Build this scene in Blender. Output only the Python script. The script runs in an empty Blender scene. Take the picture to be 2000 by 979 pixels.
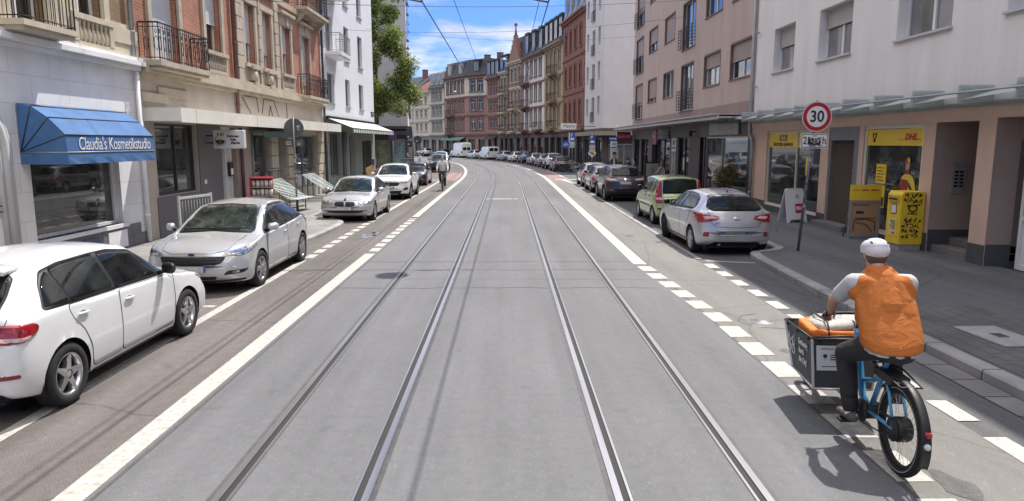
import bpy, bmesh, math, random
import numpy as np
from mathutils import Vector, Matrix
from mathutils.bvhtree import BVHTree
R = math.radians
random.seed(7)
scene = bpy.context.scene
COL = scene.collection

# ------------------------------------------------------------------ materials
MATS = {}
def nmat(name):
    m = bpy.data.materials.new(name); m.use_nodes = True
    nt = m.node_tree
    b = nt.nodes['Principled BSDF']
    return m, nt, b
def rgb(c): return (c[0], c[1], c[2], 1)
def mat(name, col, rough=.6, metal=0., var=.0, scale=3., bump=0., bscale=60., spec=.5, coat=0., stretch=None, col2=None, detail=4., flake=0.):
    """plain procedural material: base colour varied by noise (dirt, wear, grain), optional bump"""
    if name in MATS: return MATS[name]
    m, nt, b = nmat(name)
    N = nt.nodes.new; Lk = nt.links.new
    b.inputs['Roughness'].default_value = rough
    b.inputs['Metallic'].default_value = metal
    b.inputs['Specular IOR Level'].default_value = spec
    b.inputs['Coat Weight'].default_value = coat
    b.inputs['Coat Roughness'].default_value = .04
    b.inputs['Base Color'].default_value = rgb(col)
    if var > 0 or bump > 0 or col2:
        tc = N('ShaderNodeTexCoord'); mp = N('ShaderNodeMapping')
        Lk(tc.outputs['Object'], mp.inputs['Vector'])
        if stretch: mp.inputs['Scale'].default_value = stretch
    if var > 0 or col2:
        n = N('ShaderNodeTexNoise'); n.inputs['Scale'].default_value = scale; n.inputs['Detail'].default_value = detail
        n.inputs['Roughness'].default_value = .65
        Lk(mp.outputs[0], n.inputs['Vector'])
        r = N('ShaderNodeValToRGB')
        r.color_ramp.elements[0].position = .3; r.color_ramp.elements[1].position = .72
        a = col2 if col2 else tuple(max(0, c * (1 - var)) for c in col)
        d = col if col2 else tuple(min(1, c * (1 + var * .6)) for c in col)
        r.color_ramp.elements[0].color = rgb(a); r.color_ramp.elements[1].color = rgb(d)
        Lk(n.outputs['Fac'], r.inputs['Fac']); Lk(r.outputs['Color'], b.inputs['Base Color'])
    if bump > 0:
        n2 = N('ShaderNodeTexNoise'); n2.inputs['Scale'].default_value = bscale; n2.inputs['Detail'].default_value = 3
        Lk(mp.outputs[0], n2.inputs['Vector'])
        bp = N('ShaderNodeBump'); bp.inputs['Strength'].default_value = bump; bp.inputs['Distance'].default_value = .01
        Lk(n2.outputs['Fac'], bp.inputs['Height']); Lk(bp.outputs['Normal'], b.inputs['Normal'])
    MATS[name] = m
    return m
def brickmat(name, c1, c2, mortar, bw=.25, bh=.075, ms=.012, rough=.85, axis='xz', off=.5, var=.25):
    """masonry, pavers, tiles: real courses in object space (walls use x and z, floors x and y)"""
    if name in MATS: return MATS[name]
    m, nt, b = nmat(name); N = nt.nodes.new; Lk = nt.links.new
    tc = N('ShaderNodeTexCoord'); mp = N('ShaderNodeSeparateXYZ'); cb = N('ShaderNodeCombineXYZ')
    Lk(tc.outputs['Object'], mp.inputs[0])
    add = N('ShaderNodeMath'); add.operation = 'ADD'
    if axis == 'xz':
        Lk(mp.outputs[0], add.inputs[0]); Lk(mp.outputs[1], add.inputs[1]); Lk(add.outputs[0], cb.inputs[0]); Lk(mp.outputs[2], cb.inputs[1])
    elif axis == 'yx':
        Lk(mp.outputs[1], cb.inputs[0]); Lk(mp.outputs[0], cb.inputs[1])
    else:
        Lk(mp.outputs[0], cb.inputs[0]); Lk(mp.outputs[1], cb.inputs[1])
    t = N('ShaderNodeTexBrick'); t.offset = off
    t.inputs['Scale'].default_value = 1; t.inputs['Brick Width'].default_value = bw; t.inputs['Row Height'].default_value = bh
    t.inputs['Mortar Size'].default_value = ms; t.inputs['Mortar Smooth'].default_value = .1; t.inputs['Bias'].default_value = 0
    t.inputs['Color1'].default_value = rgb(c1); t.inputs['Color2'].default_value = rgb(c2); t.inputs['Mortar'].default_value = rgb(mortar)
    Lk(cb.outputs[0], t.inputs['Vector'])
    n = N('ShaderNodeTexNoise'); n.inputs['Scale'].default_value = 1.3; n.inputs['Detail'].default_value = 6
    Lk(tc.outputs['Object'], n.inputs['Vector'])
    mr = N('ShaderNodeMapRange'); mr.inputs[1].default_value = .3; mr.inputs[2].default_value = .7
    mr.inputs[3].default_value = 1 - var; mr.inputs[4].default_value = 1 + var * .5
    Lk(n.outputs['Fac'], mr.inputs[0])
    mx = N('ShaderNodeMix'); mx.data_type = 'RGBA'; mx.blend_type = 'MULTIPLY'; mx.inputs[0].default_value = 1
    Lk(t.outputs['Color'], mx.inputs[6]); Lk(mr.outputs[0], mx.inputs[7]); Lk(mx.outputs[2], b.inputs['Base Color'])
    bp = N('ShaderNodeBump'); bp.inputs['Strength'].default_value = .4; bp.inputs['Distance'].default_value = .006; bp.invert = True
    Lk(t.outputs['Fac'], bp.inputs['Height']); Lk(bp.outputs['Normal'], b.inputs['Normal'])
    b.inputs['Roughness'].default_value = rough
    MATS[name] = m
    return m
def asphalt(name, c, var=.16, speck=.35, crack=.0, rough=.82, tint=None):
    """asphalt: aggregate grain + large wear patches + a few dark cracks"""
    if name in MATS: return MATS[name]
    m, nt, b = nmat(name); N = nt.nodes.new; Lk = nt.links.new
    tc = N('ShaderNodeTexCoord')
    def noise(s, d=4, r=.6, st=None):
        n = N('ShaderNodeTexNoise'); n.inputs['Scale'].default_value = s; n.inputs['Detail'].default_value = d; n.inputs['Roughness'].default_value = r
        if st:
            mp = N('ShaderNodeMapping'); mp.inputs['Scale'].default_value = st
            Lk(tc.outputs['Object'], mp.inputs['Vector']); Lk(mp.outputs[0], n.inputs['Vector'])
        else: Lk(tc.outputs['Object'], n.inputs['Vector'])
        return n
    def rng(src, a, b_, lo, hi):
        r = N('ShaderNodeMapRange'); r.inputs[1].default_value = a; r.inputs[2].default_value = b_; r.inputs[3].default_value = lo; r.inputs[4].default_value = hi
        Lk(src, r.inputs[0]); return r.outputs[0]
    def mul(a, b_):
        q = N('ShaderNodeMath'); q.operation = 'MULTIPLY'; Lk(a, q.inputs[0]); Lk(b_, q.inputs[1]); return q.outputs[0]
    f = rng(noise(.55, 5, .6, (1, .35, 1)).outputs['Fac'], .3, .7, 1 - var, 1 + var * .7)
    g = rng(noise(110, 2, .7).outputs['Fac'], .3, .7, 1 - speck, 1 + speck)
    h = rng(noise(9, 4, .7).outputs['Fac'], .3, .7, 1 - var * .5, 1 + var * .5)
    k = mul(mul(f, g), h)
    k = mul(k, rng(noise(1.6, 4, .6, (1.5, .06, 1)).outputs['Fac'], .3, .7, 1 - var * .9, 1 + var * .5))        # wear along the lanes
    k = mul(k, rng(noise(2.3, 3, .5).outputs['Fac'], .66, .74, 1., 1 - var * 1.1))                       # stains
    # bright aggregate chips
    vo = N('ShaderNodeTexVoronoi'); vo.inputs['Scale'].default_value = 45; Lk(tc.outputs['Object'], vo.inputs['Vector'])
    wn = N('ShaderNodeTexWhiteNoise'); Lk(vo.outputs['Color'], wn.inputs['Vector'])
    k = mul(k, rng(wn.outputs['Value'], .92, 1., 1., 1.18))
    if crack > 0:
        v2 = N('ShaderNodeTexVoronoi'); v2.feature = 'DISTANCE_TO_EDGE'; v2.inputs['Scale'].default_value = .33
        n2 = noise(1.2, 5, .7); mxv = N('ShaderNodeMix'); mxv.data_type = 'VECTOR'; mxv.inputs[0].default_value = .22
        Lk(tc.outputs['Object'], mxv.inputs[4]); Lk(n2.outputs['Color'], mxv.inputs[5]); Lk(mxv.outputs[1], v2.inputs['Vector'])
        k = mul(k, rng(v2.outputs['Distance'], .0, .006, 1 - crack, 1.))
    mx = N('ShaderNodeMix'); mx.data_type = 'RGBA'; mx.blend_type = 'MULTIPLY'; mx.inputs[0].default_value = 1
    mx.inputs[6].default_value = rgb(c); Lk(k, mx.inputs[7]); Lk(mx.outputs[2], b.inputs['Base Color'])
    bp = N('ShaderNodeBump'); bp.inputs['Strength'].default_value = .35; bp.inputs['Distance'].default_value = .006
    Lk(noise(140, 2, .6).outputs['Fac'], bp.inputs['Height']); Lk(bp.outputs['Normal'], b.inputs['Normal'])
    b.inputs['Roughness'].default_value = rough; b.inputs['Specular IOR Level'].default_value = .35
    MATS[name] = m
    return m
def glassmat(name, col=(.012, .014, .015), rough=.03, spec=.8, var=0.):
    return mat(name, col, rough, 0, var=var, scale=.9, spec=spec, coat=.6)

# ------------------------------------------------------------------ mesh builder
class MB:
    def __init__(s): s.v = []; s.f = []; s.mi = []; s.sm = []
    def add(s, vs, fs, m=0, smooth=False):
        o = len(s.v); s.v += [tuple(p) for p in vs]
        for f in fs: s.f.append([i + o for i in f]); s.mi.append(m); s.sm.append(smooth)
        return s
    def box(s, x0, x1, y0, y1, z0, z1, m=0):
        v = [(x0, y0, z0), (x1, y0, z0), (x1, y1, z0), (x0, y1, z0), (x0, y0, z1), (x1, y0, z1), (x1, y1, z1), (x0, y1, z1)]
        return s.add(v, [(0, 3, 2, 1), (4, 5, 6, 7), (0, 1, 5, 4), (1, 2, 6, 5), (2, 3, 7, 6), (3, 0, 4, 7)], m)
    def cbox(s, c, d, m=0, M=None):
        x, y, z = (q / 2 for q in d)
        v = [Vector(p) for p in [(-x, -y, -z), (x, -y, -z), (x, y, -z), (-x, y, -z), (-x, -y, z), (x, -y, z), (x, y, z), (-x, y, z)]]
        if M is not None: v = [M @ p for p in v]
        c = Vector(c)
        return s.add([p + c for p in v], [(0, 3, 2, 1), (4, 5, 6, 7), (0, 1, 5, 4), (1, 2, 6, 5), (2, 3, 7, 6), (3, 0, 4, 7)], m)
    def quad(s, a, b, c, d, m=0): return s.add([a, b, c, d], [(0, 1, 2, 3)], m)
    def poly(s, pts, m=0): return s.add(pts, [tuple(range(len(pts)))], m)
    def tube(s, pts, r, n=8, m=0, caps=True, closed=False, smooth=True):
        pts = [Vector(p) for p in pts]; K = len(pts)
        rs = r if isinstance(r, (list, tuple)) else [r] * K
        vs = []; up = None
        for i, p in enumerate(pts):
            if closed: t = pts[(i + 1) % K] - pts[i - 1]
            else: t = pts[min(i + 1, K - 1)] - pts[max(i - 1, 0)]
            t.normalize()
            if up is None:
                up = Vector((0, 0, 1)) if abs(t.z) < .9 else Vector((1, 0, 0))
            u = up - t * up.dot(t)
            if u.length < 1e-5: u = Vector((1, 0, 0)) - t * t.x
            u.normalize(); up = u; w = t.cross(u)
            for k in range(n):
                a = 2 * math.pi * k / n; vs.append(p + (u * math.cos(a) + w * math.sin(a)) * rs[i])
        fs = []
        for i in range(K if closed else K - 1):
            j = (i + 1) % K
            for k in range(n): fs.append((i * n + k, i * n + (k + 1) % n, j * n + (k + 1) % n, j * n + k))
        s.add(vs, fs, m, smooth)
        if caps and not closed:
            s.add(vs[:n], [tuple(range(n))[::-1]], m); s.add(vs[-n:], [tuple(range(n))], m)
        return s
    def loft(s, rings, m=0, caps=True, smooth=True, closed=True):
        n = len(rings[0]); vs = [p for r_ in rings for p in r_]; fs = []
        for i in range(len(rings) - 1):
            for k in range(n if closed else n - 1):
                fs.append((i * n + k, i * n + (k + 1) % n, (i + 1) * n + (k + 1) % n, (i + 1) * n + k))
        s.add(vs, fs, m, smooth)
        if caps and closed:
            s.add(rings[0], [tuple(range(n))[::-1]], m); s.add(rings[-1], [tuple(range(n))], m)
        return s
    def lathe(s, prof, c=(0, 0, 0), ax='z', n=24, m=0, smooth=True, a0=0, a1=2 * math.pi):
        full = abs(a1 - a0 - 2 * math.pi) < 1e-6; K = n if full else n + 1; rings = []
        for (r, h) in prof:
            ring = []
            for k in range(K):
                a = a0 + (a1 - a0) * k / n; q = (r * math.cos(a), r * math.sin(a), h)
                if ax == 'x': q = (h, q[0], q[1])
                elif ax == 'y': q = (q[0], h, q[1])
                ring.append((q[0] + c[0], q[1] + c[1], q[2] + c[2]))
            rings.append(ring)
        return s.loft(rings, m, caps=False, smooth=smooth, closed=full)
    def sphere(s, c, r, n=12, m=0, sc=(1, 1, 1)):
        prof = [(r * math.sin(math.pi * i / n), -r * math.cos(math.pi * i / n)) for i in range(n + 1)]
        o = len(s.v); s.lathe(prof, (0, 0, 0), 'z', n * 2, m)
        for i in range(o, len(s.v)): q = s.v[i]; s.v[i] = (q[0] * sc[0] + c[0], q[1] * sc[1] + c[1], q[2] * sc[2] + c[2])
        return s
    def prism(s, poly, y0, y1, m=0, ax='y', smooth=False):
        """2-d outline extruded along an axis: ax y -> (x,z) outline, x -> (y,z), z -> (x,y)"""
        f = {'y': lambda p, h: (p[0], h, p[1]), 'x': lambda p, h: (h, p[0], p[1]), 'z': lambda p, h: (p[0], p[1], h)}[ax]
        n = len(poly); a = [f(p, y0) for p in poly]; b = [f(p, y1) for p in poly]
        s.add(a + b, [(i, (i + 1) % n, n + (i + 1) % n, n + i) for i in range(n)], m, smooth)
        s.add(a, [tuple(range(n))[::-1]], m); s.add(b, [tuple(range(n))], m)
        return s
    def xf(s, M, start=0):
        for i in range(start, len(s.v)): s.v[i] = tuple(M @ Vector(s.v[i]))
        return s
    def mesh(s, name, mats):
        me = bpy.data.meshes.new(name)
        me.from_pydata(s.v, [], s.f)
        if not isinstance(mats, (list, tuple)): mats = [mats]
        for m in mats: me.materials.append(m)
        me.polygons.foreach_set('material_index', s.mi); me.polygons.foreach_set('use_smooth', s.sm)
        me.update()
        bm = bmesh.new(); bm.from_mesh(me)
        bmesh.ops.remove_doubles(bm, verts=bm.verts, dist=1e-5)
        bmesh.ops.recalc_face_normals(bm, faces=bm.faces)
        bm.to_mesh(me); bm.free()
        return me
    def cut(s): s.cuts = getattr(s, 'cuts', []) + [(len(s.v), len(s.f))]; return s
    def build_each(s, name, mats, parent=None):
        """one object per group of shapes closed with cut()"""
        c = [(0, 0)] + getattr(s, 'cuts', []); out = []
        if c[-1][1] != len(s.f): c.append((len(s.v), len(s.f)))
        for (v0, f0), (v1, f1) in zip(c, c[1:]):
            q = MB(); q.v = s.v[v0:v1]; q.f = [[i - v0 for i in f] for f in s.f[f0:f1]]; q.mi = s.mi[f0:f1]; q.sm = s.sm[f0:f1]
            if q.f: out.append(q.build(name, mats, parent))
        return out
    def build(s, name, mats, parent=None, loc=None, rz=None):
        return link(name, s.mesh(name, mats), parent, loc, rz)
def link(name, me, parent=None, loc=None, rz=None):
    o = bpy.data.objects.new(name, me); COL.objects.link(o)
    if parent is not None: o.parent = parent
    if loc is not None: o.location = loc
    if rz is not None: o.rotation_euler = (0, 0, rz)
    return o
def bevel(o, w=.01, seg=2, ang=40):
    md = o.modifiers.new('Bevel', 'BEVEL'); md.width = w; md.segments = seg; md.limit_method = 'ANGLE'; md.angle_limit = R(ang)
    return o
def thing(name, label, cat, loc=(0, 0, 0), rz=0, group=None):
    o = bpy.data.objects.new(name, None); COL.objects.link(o); o.empty_display_size = .2
    o.location = loc; o.rotation_euler = (0, 0, rz)
    return tag(o, label, cat, group)
def tag(o, label, cat, group=None):
    o['label'] = label; o['category'] = cat
    if group: o['group'] = group
    return o
def struct(o): o['kind'] = 'structure'; return o
def kids(o): return [c for c in bpy.data.objects if c.parent is o]
def tree_of(o):
    t = []
    def rec(q, d):
        for c in kids(q): t.append((c, q)); rec(c, d + 1)
    rec(o, 0); return t
def dup(root, loc, rz, label, group=None, tree=None):
    tree = tree_of(root) if tree is None else tree
    r = root.copy(); COL.objects.link(r); r.location = loc; r.rotation_euler = (0, 0, rz); r['label'] = label
    if group: r['group'] = group
    mp = {root: r}
    for c, p in tree:
        k = c.copy(); COL.objects.link(k); k.parent = mp[p]; mp[c] = k
    return r
def text(name, body, size, m, parent, loc, rot=(math.pi / 2, 0, 0), sx=1., shear=0., ext=.002, align='CENTER', spacing=1., bold=0.):
    cu = bpy.data.curves.new(name, 'FONT'); cu.body = body; cu.size = size; cu.extrude = ext; cu.align_x = align; cu.align_y = 'CENTER'
    cu.shear = shear; cu.space_character = spacing; cu.resolution_u = 3; cu.offset = bold
    cu.materials.append(m)
    t = bpy.data.objects.new(name, cu); me = bpy.data.meshes.new_from_object(t); me.name = name
    if not me.materials: me.materials.append(m)
    bpy.data.objects.remove(t); bpy.data.curves.remove(cu)
    o = link(name, me, parent, loc); o.rotation_euler = rot; o.scale = (sx, 1, 1)
    return o
def chaikin(pts, it=2, closed=True):
    for _ in range(it):
        q = []; n = len(pts)
        for i in range(n if closed else n - 1):
            a = pts[i]; b = pts[(i + 1) % n]
            q.append(tuple(.75 * x + .25 * y for x, y in zip(a, b))); q.append(tuple(.25 * x + .75 * y for x, y in zip(a, b)))
        if not closed: q = [pts[0]] + q + [pts[-1]]
        pts = q
    return pts
def roundpoly(pts, r=.03, seg=3):
    """round every corner of a closed 2-d outline"""
    out = []; n = len(pts)
    for i in range(n):
        p = np.array(pts[i], float); a = np.array(pts[i - 1], float) - p; b = np.array(pts[(i + 1) % n], float) - p
        la, lb = np.linalg.norm(a), np.linalg.norm(b); d = min(r, .45 * la, .45 * lb)
        A = p + a / la * d; B = p + b / lb * d
        for k in range(seg + 1):
            t = k / seg; out.append(tuple((1 - t) ** 2 * A + 2 * t * (1 - t) * p + t * t * B))
    return out
def circle(r, n=24, c=(0, 0), a0=0.):
    return [(c[0] + r * math.cos(a0 + 2 * math.pi * k / n), c[1] + r * math.sin(a0 + 2 * math.pi * k / n)) for k in range(n)]

# ------------------------------------------------------------------ shared materials
PAINT_WHITE = mat('white_paint', (.78, .78, .78), .45, var=.08, scale=5)
METAL_GREY = mat('galvanised_steel', (.36, .38, .39), .45, .6, var=.15, scale=9)
DARK_METAL = mat('dark_iron', (.03, .03, .032), .5, .4, var=.2, scale=20)
BLACK = mat('black_plastic', (.012, .012, .013), .5, var=.3, scale=30)
RUBBER = mat('tyre_rubber', (.018, .018, .019), .85, var=.35, scale=25, bump=.2, bscale=150)
GLASS = glassmat('window_glass')
GLASS_TINT = mat('window_glass_curtain', (.20, .205, .21), .06, var=.5, scale=2.2, spec=.8, coat=.6, stretch=(4, 1, .4))
SHOPGLASS = mat('shop_glass', (.055, .058, .055), .02, var=.85, scale=1.8, spec=.7, coat=.4)
STEEL = mat('bright_steel', (.6, .6, .6), .22, 1., var=.1, scale=12)
WHITE_PLASTIC = mat('white_window_frame', (.74, .75, .76), .4, var=.06, scale=6)
# ------------------------------------------------------------------ street centre line: straight, then bending left
S0, S1 = 45., 32.
_P = []
def _mkpath():
    x, y, h, s, ds = 0., S0, 0., 0., .25
    while s < 190:
        _P.append((x, y, h)); k = 1 / 260 if s < S1 else (1 / 110 if h < 1.2 else 0)
        h += k * ds; x -= math.sin(h) * ds; y += math.cos(h) * ds; s += ds
_mkpath()
def path(s):
    """s metres along the street (equals y while straight) -> x, y, heading (left positive)"""
    if s <= S0: return 0., s, 0.
    i = min(int((s - S0) / .25), len(_P) - 1); return _P[i]
def at(o, s, z=0.):
    x, y, h = path(s); return Vector((x + o * math.cos(h), y + o * math.sin(h), z))
def stations(a, b, step=1.5):
    if b <= S0: return [a, b]
    r = [a] if a < S0 else []
    s = max(a, S0)
    while s < b: r.append(s); s += step
    r.append(b); return r
def ofs(o, s): return o(s) if callable(o) else o
def strip(name, o0, o1, a, b, z, m, kerb=0., step=1.5, extra=None):
    """a sheet of ground between two offsets from the centre line; kerb > 0 gives it real height"""
    mb = MB(); st = stations(a, b, step)
    if extra: st = sorted(set(st + extra))
    L = [at(ofs(o0, s), s, z) for s in st]; Q = [at(ofs(o1, s), s, z) for s in st]
    n = len(st)
    if kerb:
        L0 = [p - Vector((0, 0, kerb)) for p in L]; Q0 = [p - Vector((0, 0, kerb)) for p in Q]
        mb.add(L + Q + L0 + Q0, [f for i in range(n - 1) for f in ((i, n + i, n + i + 1, i + 1), (i, i + 1, 2 * n + i + 1, 2 * n + i), (n + i, 3 * n + i, 3 * n + i + 1, n + i + 1))])
        mb.add([L[0], Q[0], Q0[0], L0[0]], [(0, 1, 2, 3)]); mb.add([L[-1], Q[-1], Q0[-1], L0[-1]], [(0, 1, 2, 3)])
    else:
        mb.add(L + Q, [(i, n + i, n + i + 1, i + 1) for i in range(n - 1)])
    o = struct(mb.build(name, m)); o.name = name
    return o

ASPH = asphalt('tram_bed_asphalt', (.144, .146, .151), .16, .34, .06)
ASPH_FAR = asphalt('far_asphalt', (.135, .133, .137), .12, .25)
ASPH_LEFT = asphalt('worn_brown_asphalt', (.14, .125, .117), .24, .6, .35)
ASPH_RIGHT = asphalt('beige_grey_asphalt', (.185, .177, .166), .16, .35, .3)
ASPH_BAY = asphalt('dark_bay_asphalt', (.11, .11, .112), .2, .4, .3)
PAVE_R = asphalt('footway_asphalt', (.125, .125, .128), .2, .4, .35)
PAVE_L = brickmat('footway_slabs', (.25, .24, .23), (.22, .212, .205), (.13, .125, .12), .4, .4, .008, .85, 'xy', .5, .25)
PAVERS = brickmat('block_pavers', (.125, .123, .121), (.112, .11, .108), (.08, .079, .077), .26, .2, .012, .85, 'yx', .5, .3)
KERB = brickmat('granite_kerb', (.36, .35, .34), (.29, .285, .28), (.08, .08, .08), 1.0, 4., .012, .8, 'yx', 0., .3)
RED = asphalt('red_cycle_asphalt', (.30, .19, .185), .2, .25)
PAINT = mat('road_paint', (.47, .455, .41), .7, var=.4, scale=16, bump=.2, bscale=120, detail=8)
TAR = mat('tar_sealing', (.085, .083, .084), .65, var=.3, scale=10)
GROUND = asphalt('ground_grey', (.16, .16, .16), .2, .3)

g = MB(); g.quad((-900, -300, -.03), (900, -300, -.03), (900, 900, -.03), (-900, 900, -.03))
struct(g.build('ground', GROUND))
strip('road', -3.14, lambda s: 2.84, -14, 31.2, 0, ASPH)
strip('road', -3.14, 2.84, 31.2, 175, 0, ASPH_FAR)
strip('cycle_lane', -6.4, -3.14, -14, 175, 0, ASPH_LEFT)
strip('cycle_lane', 2.84, 4.0, -14, 175, 0, ASPH_RIGHT)
strip('gutter_lane', 4.0, 6.3, -14, 175, -.004, ASPH_BAY)
# side streets
g = MB(); g.quad((-70, 46.6, -.002), (-6.3, 46.6, -.002), (-6.3, 58, -.002), (-70, 58, -.002)); struct(g.build('side_street', ASPH_BAY))
g = MB(); g.quad((6.2, 51.8, -.002), (70, 51.8, -.002), (70, 62, -.002), (6.2, 62, -.002)); struct(g.build('side_street', ASPH_BAY))

# footways with granite kerbs
def footway(name, pts, z, m, kerb_edge=None):
    mb = MB(); n = len(pts)
    mb.add([(x, y, z) for x, y in pts] + [(x, y, z - .16) for x, y in pts],
           [tuple(range(n))] + [(i, n + i, n + (i + 1) % n, (i + 1) % n) for i in range(n)])
    return struct(mb.build(name, m))
def kerb_line(pts, w, z, name='kerb'):
    """kerb stones along a polyline, to the left of the direction of travel"""
    mb = MB(); P = [Vector((x, y, 0)) for x, y in pts]; K = len(P); off = []
    for i in range(K):
        t = (P[min(i + 1, K - 1)] - P[max(i - 1, 0)]).normalized(); off.append(P[i] + Vector((-t.y, t.x, 0)) * w)
    for i in range(K - 1):
        a, b, c, d = P[i], P[i + 1], off[i + 1], off[i]; up = Vector((0, 0, z)); dn = Vector((0, 0, -.05)); bt = (b - a).normalized() * .012 + Vector((0, 0, 0))
        v = [a + dn, b + dn, c + dn, d + dn, a + up - Vector((0, 0, .02)), b + up - Vector((0, 0, .02)), c + up, d + up]
        e = (d - a).normalized() * .02; v += [a + up + e, b + up + e]
        mb.add(v, [(0, 1, 5, 4), (4, 5, 9, 8), (8, 9, 6, 7), (2, 3, 7, 6), (0, 4, 8, 7, 3), (1, 2, 6, 9, 5)])
    return struct(mb.build(name, KERB))
bul = [(-6.4, -14), (-6.4, 15.2), (-6.1, 15.9), (-5.3, 16.3), (-4.95, 16.8), (-4.85, 18.5), (-4.82, 20.6), (-5.0, 21.4), (-5.5, 21.9), (-6.1, 22.3), (-6.4, 23.2), (-6.4, 45.0), (-6.9, 46.2)]
bulc = [bul[0]] + chaikin(bul[1:], 2, False)
def subdiv(pts, L=1.1):
    o = []
    for a, b in zip(pts, pts[1:]):
        k = max(1, int(math.dist(a, b) / L))
        for i in range(k): o.append((a[0] + (b[0] - a[0]) * i / k, a[1] + (b[1] - a[1]) * i / k))
    return o + [pts[-1]]
kerb_line(subdiv(bulc), .16, .10)
footway('pavement', [(-9.2, -14)] + [(x - .13, y) for x, y in bulc] + [(-9.2, 46.2)], .098, PAVE_L)
kr = [(4.98, -14), (4.95, 9), (5.06, 12.5), (5.16, 14.6), (5.3, 15.1), (5.85, 15.35), (6.2, 15.9), (6.2, 50.5), (6.8, 51.6)]
krc = [kr[0], kr[1]] + chaikin(kr[2:], 2, False)
kk = subdiv(krc)[::-1]; kerb_line(kk, .2, .11)
strip('gutter_stones', 4.62, 4.95, -14, 9, .002, brickmat('gutter_slabs', (.2, .195, .19), (.17, .165, .16), (.04, .04, .04), .5, .33, .012, .85, 'yx', 0, .3))
footway('pavement', [(x + .17, y) for x, y in krc] + [(9.4, 51.6), (9.4, -14)], .108, PAVE_R)
footway('pavers', [(5.2, -8), (5.2, 9.6), (5.9, 9.9), (6.75, 9.9), (6.75, -8)], .112, PAVERS)
strip('kerb', 3.98, 4.12, 14.6, 50, .012, KERB, kerb=.05)
for a, b, side in ((58, 175, -1), (62, 175, 1)):
    strip('pavement', -9.6 if side < 0 else 6.3, -6.4 if side < 0 else 9.6, a, b, .1, PAVE_R, kerb=.14)

# painted markings
def block_row(a, b, o0, o1, L=.5, gap=.26, name='road_marking'):
    mb = MB(); s = a; rnd = random.Random(int(a * 10 + abs(o0 if not callable(o0) else 3) * 7))
    while s < b:
        q = s + L; j = rnd.uniform(-.012, .012)
        p = [at(ofs(o0, s) + j, s, .004), at(ofs(o1, s) + j, s, .004), at(ofs(o1, q) + j, q, .004), at(ofs(o0, q) + j, q, .004)]
        mb.poly(p); s += L + gap
    return struct(mb.build(name, PAINT))
strip('road_marking', -3.15, -2.93, -14, 15.4, .004, PAINT)
block_row(15.75, 22.6, -3.15, -2.93)
strip('road_marking', -3.15, -2.93, 22.8, 120, .004, PAINT)
strip('road_marking', -4.33, -4.19, -14, 14.5, .004, PAINT)
block_row(14.8, 22.3, -4.36, -4.16)
strip('road_marking', -4.36, -4.2, 22.4, 45, .004, PAINT)
rr = lambda s: 2.84 + max(0, min(1, (14 - s) / 4.5)) * .28
rl = lambda s: rr(s) - .27
strip('road_marking', lambda s: 2.57, lambda s: 2.84, 14, 120, .004, PAINT)
block_row(-6, 13.75, rl, rr, .52, .25)
block_row(-6, 14.3, 4.0, 4.2, .5, .35)
def mark(pts, m=PAINT, name='road_marking', z=.004):
    mb = MB(); mb.poly([(x, y, z) for x, y in pts]); return struct(mb.build(name, m))
mark([(-6.2, 10.3), (-4.4, 10.3), (-4.4, 10.42), (-6.2, 10.42)])
mark([(-6.1, 22.9), (-4.4, 22.9), (-4.4, 23.02), (-6.1, 23.02)])
mark([(-6.1, 28.2), (-4.4, 28.2), (-4.4, 28.32), (-6.1, 28.32)])
mark([(-6.1, 36.), (-4.4, 36.), (-4.4, 36.12), (-6.1, 36.12)])
mark([(4.15, 14.35), (5.1, 14.1), (5.1, 14.2), (4.15, 14.47)])
mark([(3.2, 46.5), (6.1, 46.5), (6.1, 47.2), (3.2, 47.2)])
mark([(4.3, 38.5), (4.6, 38.5), (3.9, 46.5), (3.5, 46.5)])
mark([(-6.2, 45.8), (-4.2, 45.8), (-4.2, 46.2), (-6.2, 46.2)])
strip('red_cycle_crossing', -4.3, -3.3, 46.3, 57, .003, RED)
strip('red_cycle_crossing', 2.95, 4.0, 47.4, 60, .003, RED)
strip('road_marking', 4.0, 4.16, 47.5, 62, .004, PAINT)
# faint blue survey spray on the left lane
mk = MB(); rnd = random.Random(3)
for k in range(9):
    x = -3.72 + rnd.uniform(-.2, .2); y = 18.6 + rnd.uniform(-.5, .5); mk.poly([(x + a * rnd.uniform(.7, 1.2), y + b * 2.2, .003) for a, b in circle(.06, 8)])
struct(mk.build('spray_marking', mat('blue_spray', (.2, .25, .38), .8)))

# grooved tram rails set in tar
for o in (-2.0, -1.0, .79, 1.8):
    sgn = 1 if o in (-2.0, .79) else -1          # flange groove lies on the inner side of each rail
    strip('rail_sealing', o - .085, o + .085, -14, 150, .002, TAR)
    mb = MB(); st = stations(-14, 150, .75); prof = [(-.036, .003), (-.032, .012), (.020, .012), (.024, .0035), (.066, .0035), (.070, .011), (.088, .011), (.091, .003)]
    rings = [[at(o + sgn * (a - .01), s, z) for a, z in prof] for s in st]; n = len(prof)
    for k in range(n - 1):
        mb.add([p for r_ in rings for p in (r_[k], r_[k + 1])], [(2 * i, 2 * i + 1, 2 * i + 3, 2 * i + 2) for i in range(len(st) - 1)], 1 if k in (2, 3, 4) else 0)
    struct(mb.build('tram_rail', [mat('polished_rail', (.46, .46, .47), .34, .9, var=.25, scale=.8, stretch=(3, .25, 1)), mat('rail_groove_dirt', (.025, .024, .023), .8)]))
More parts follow.
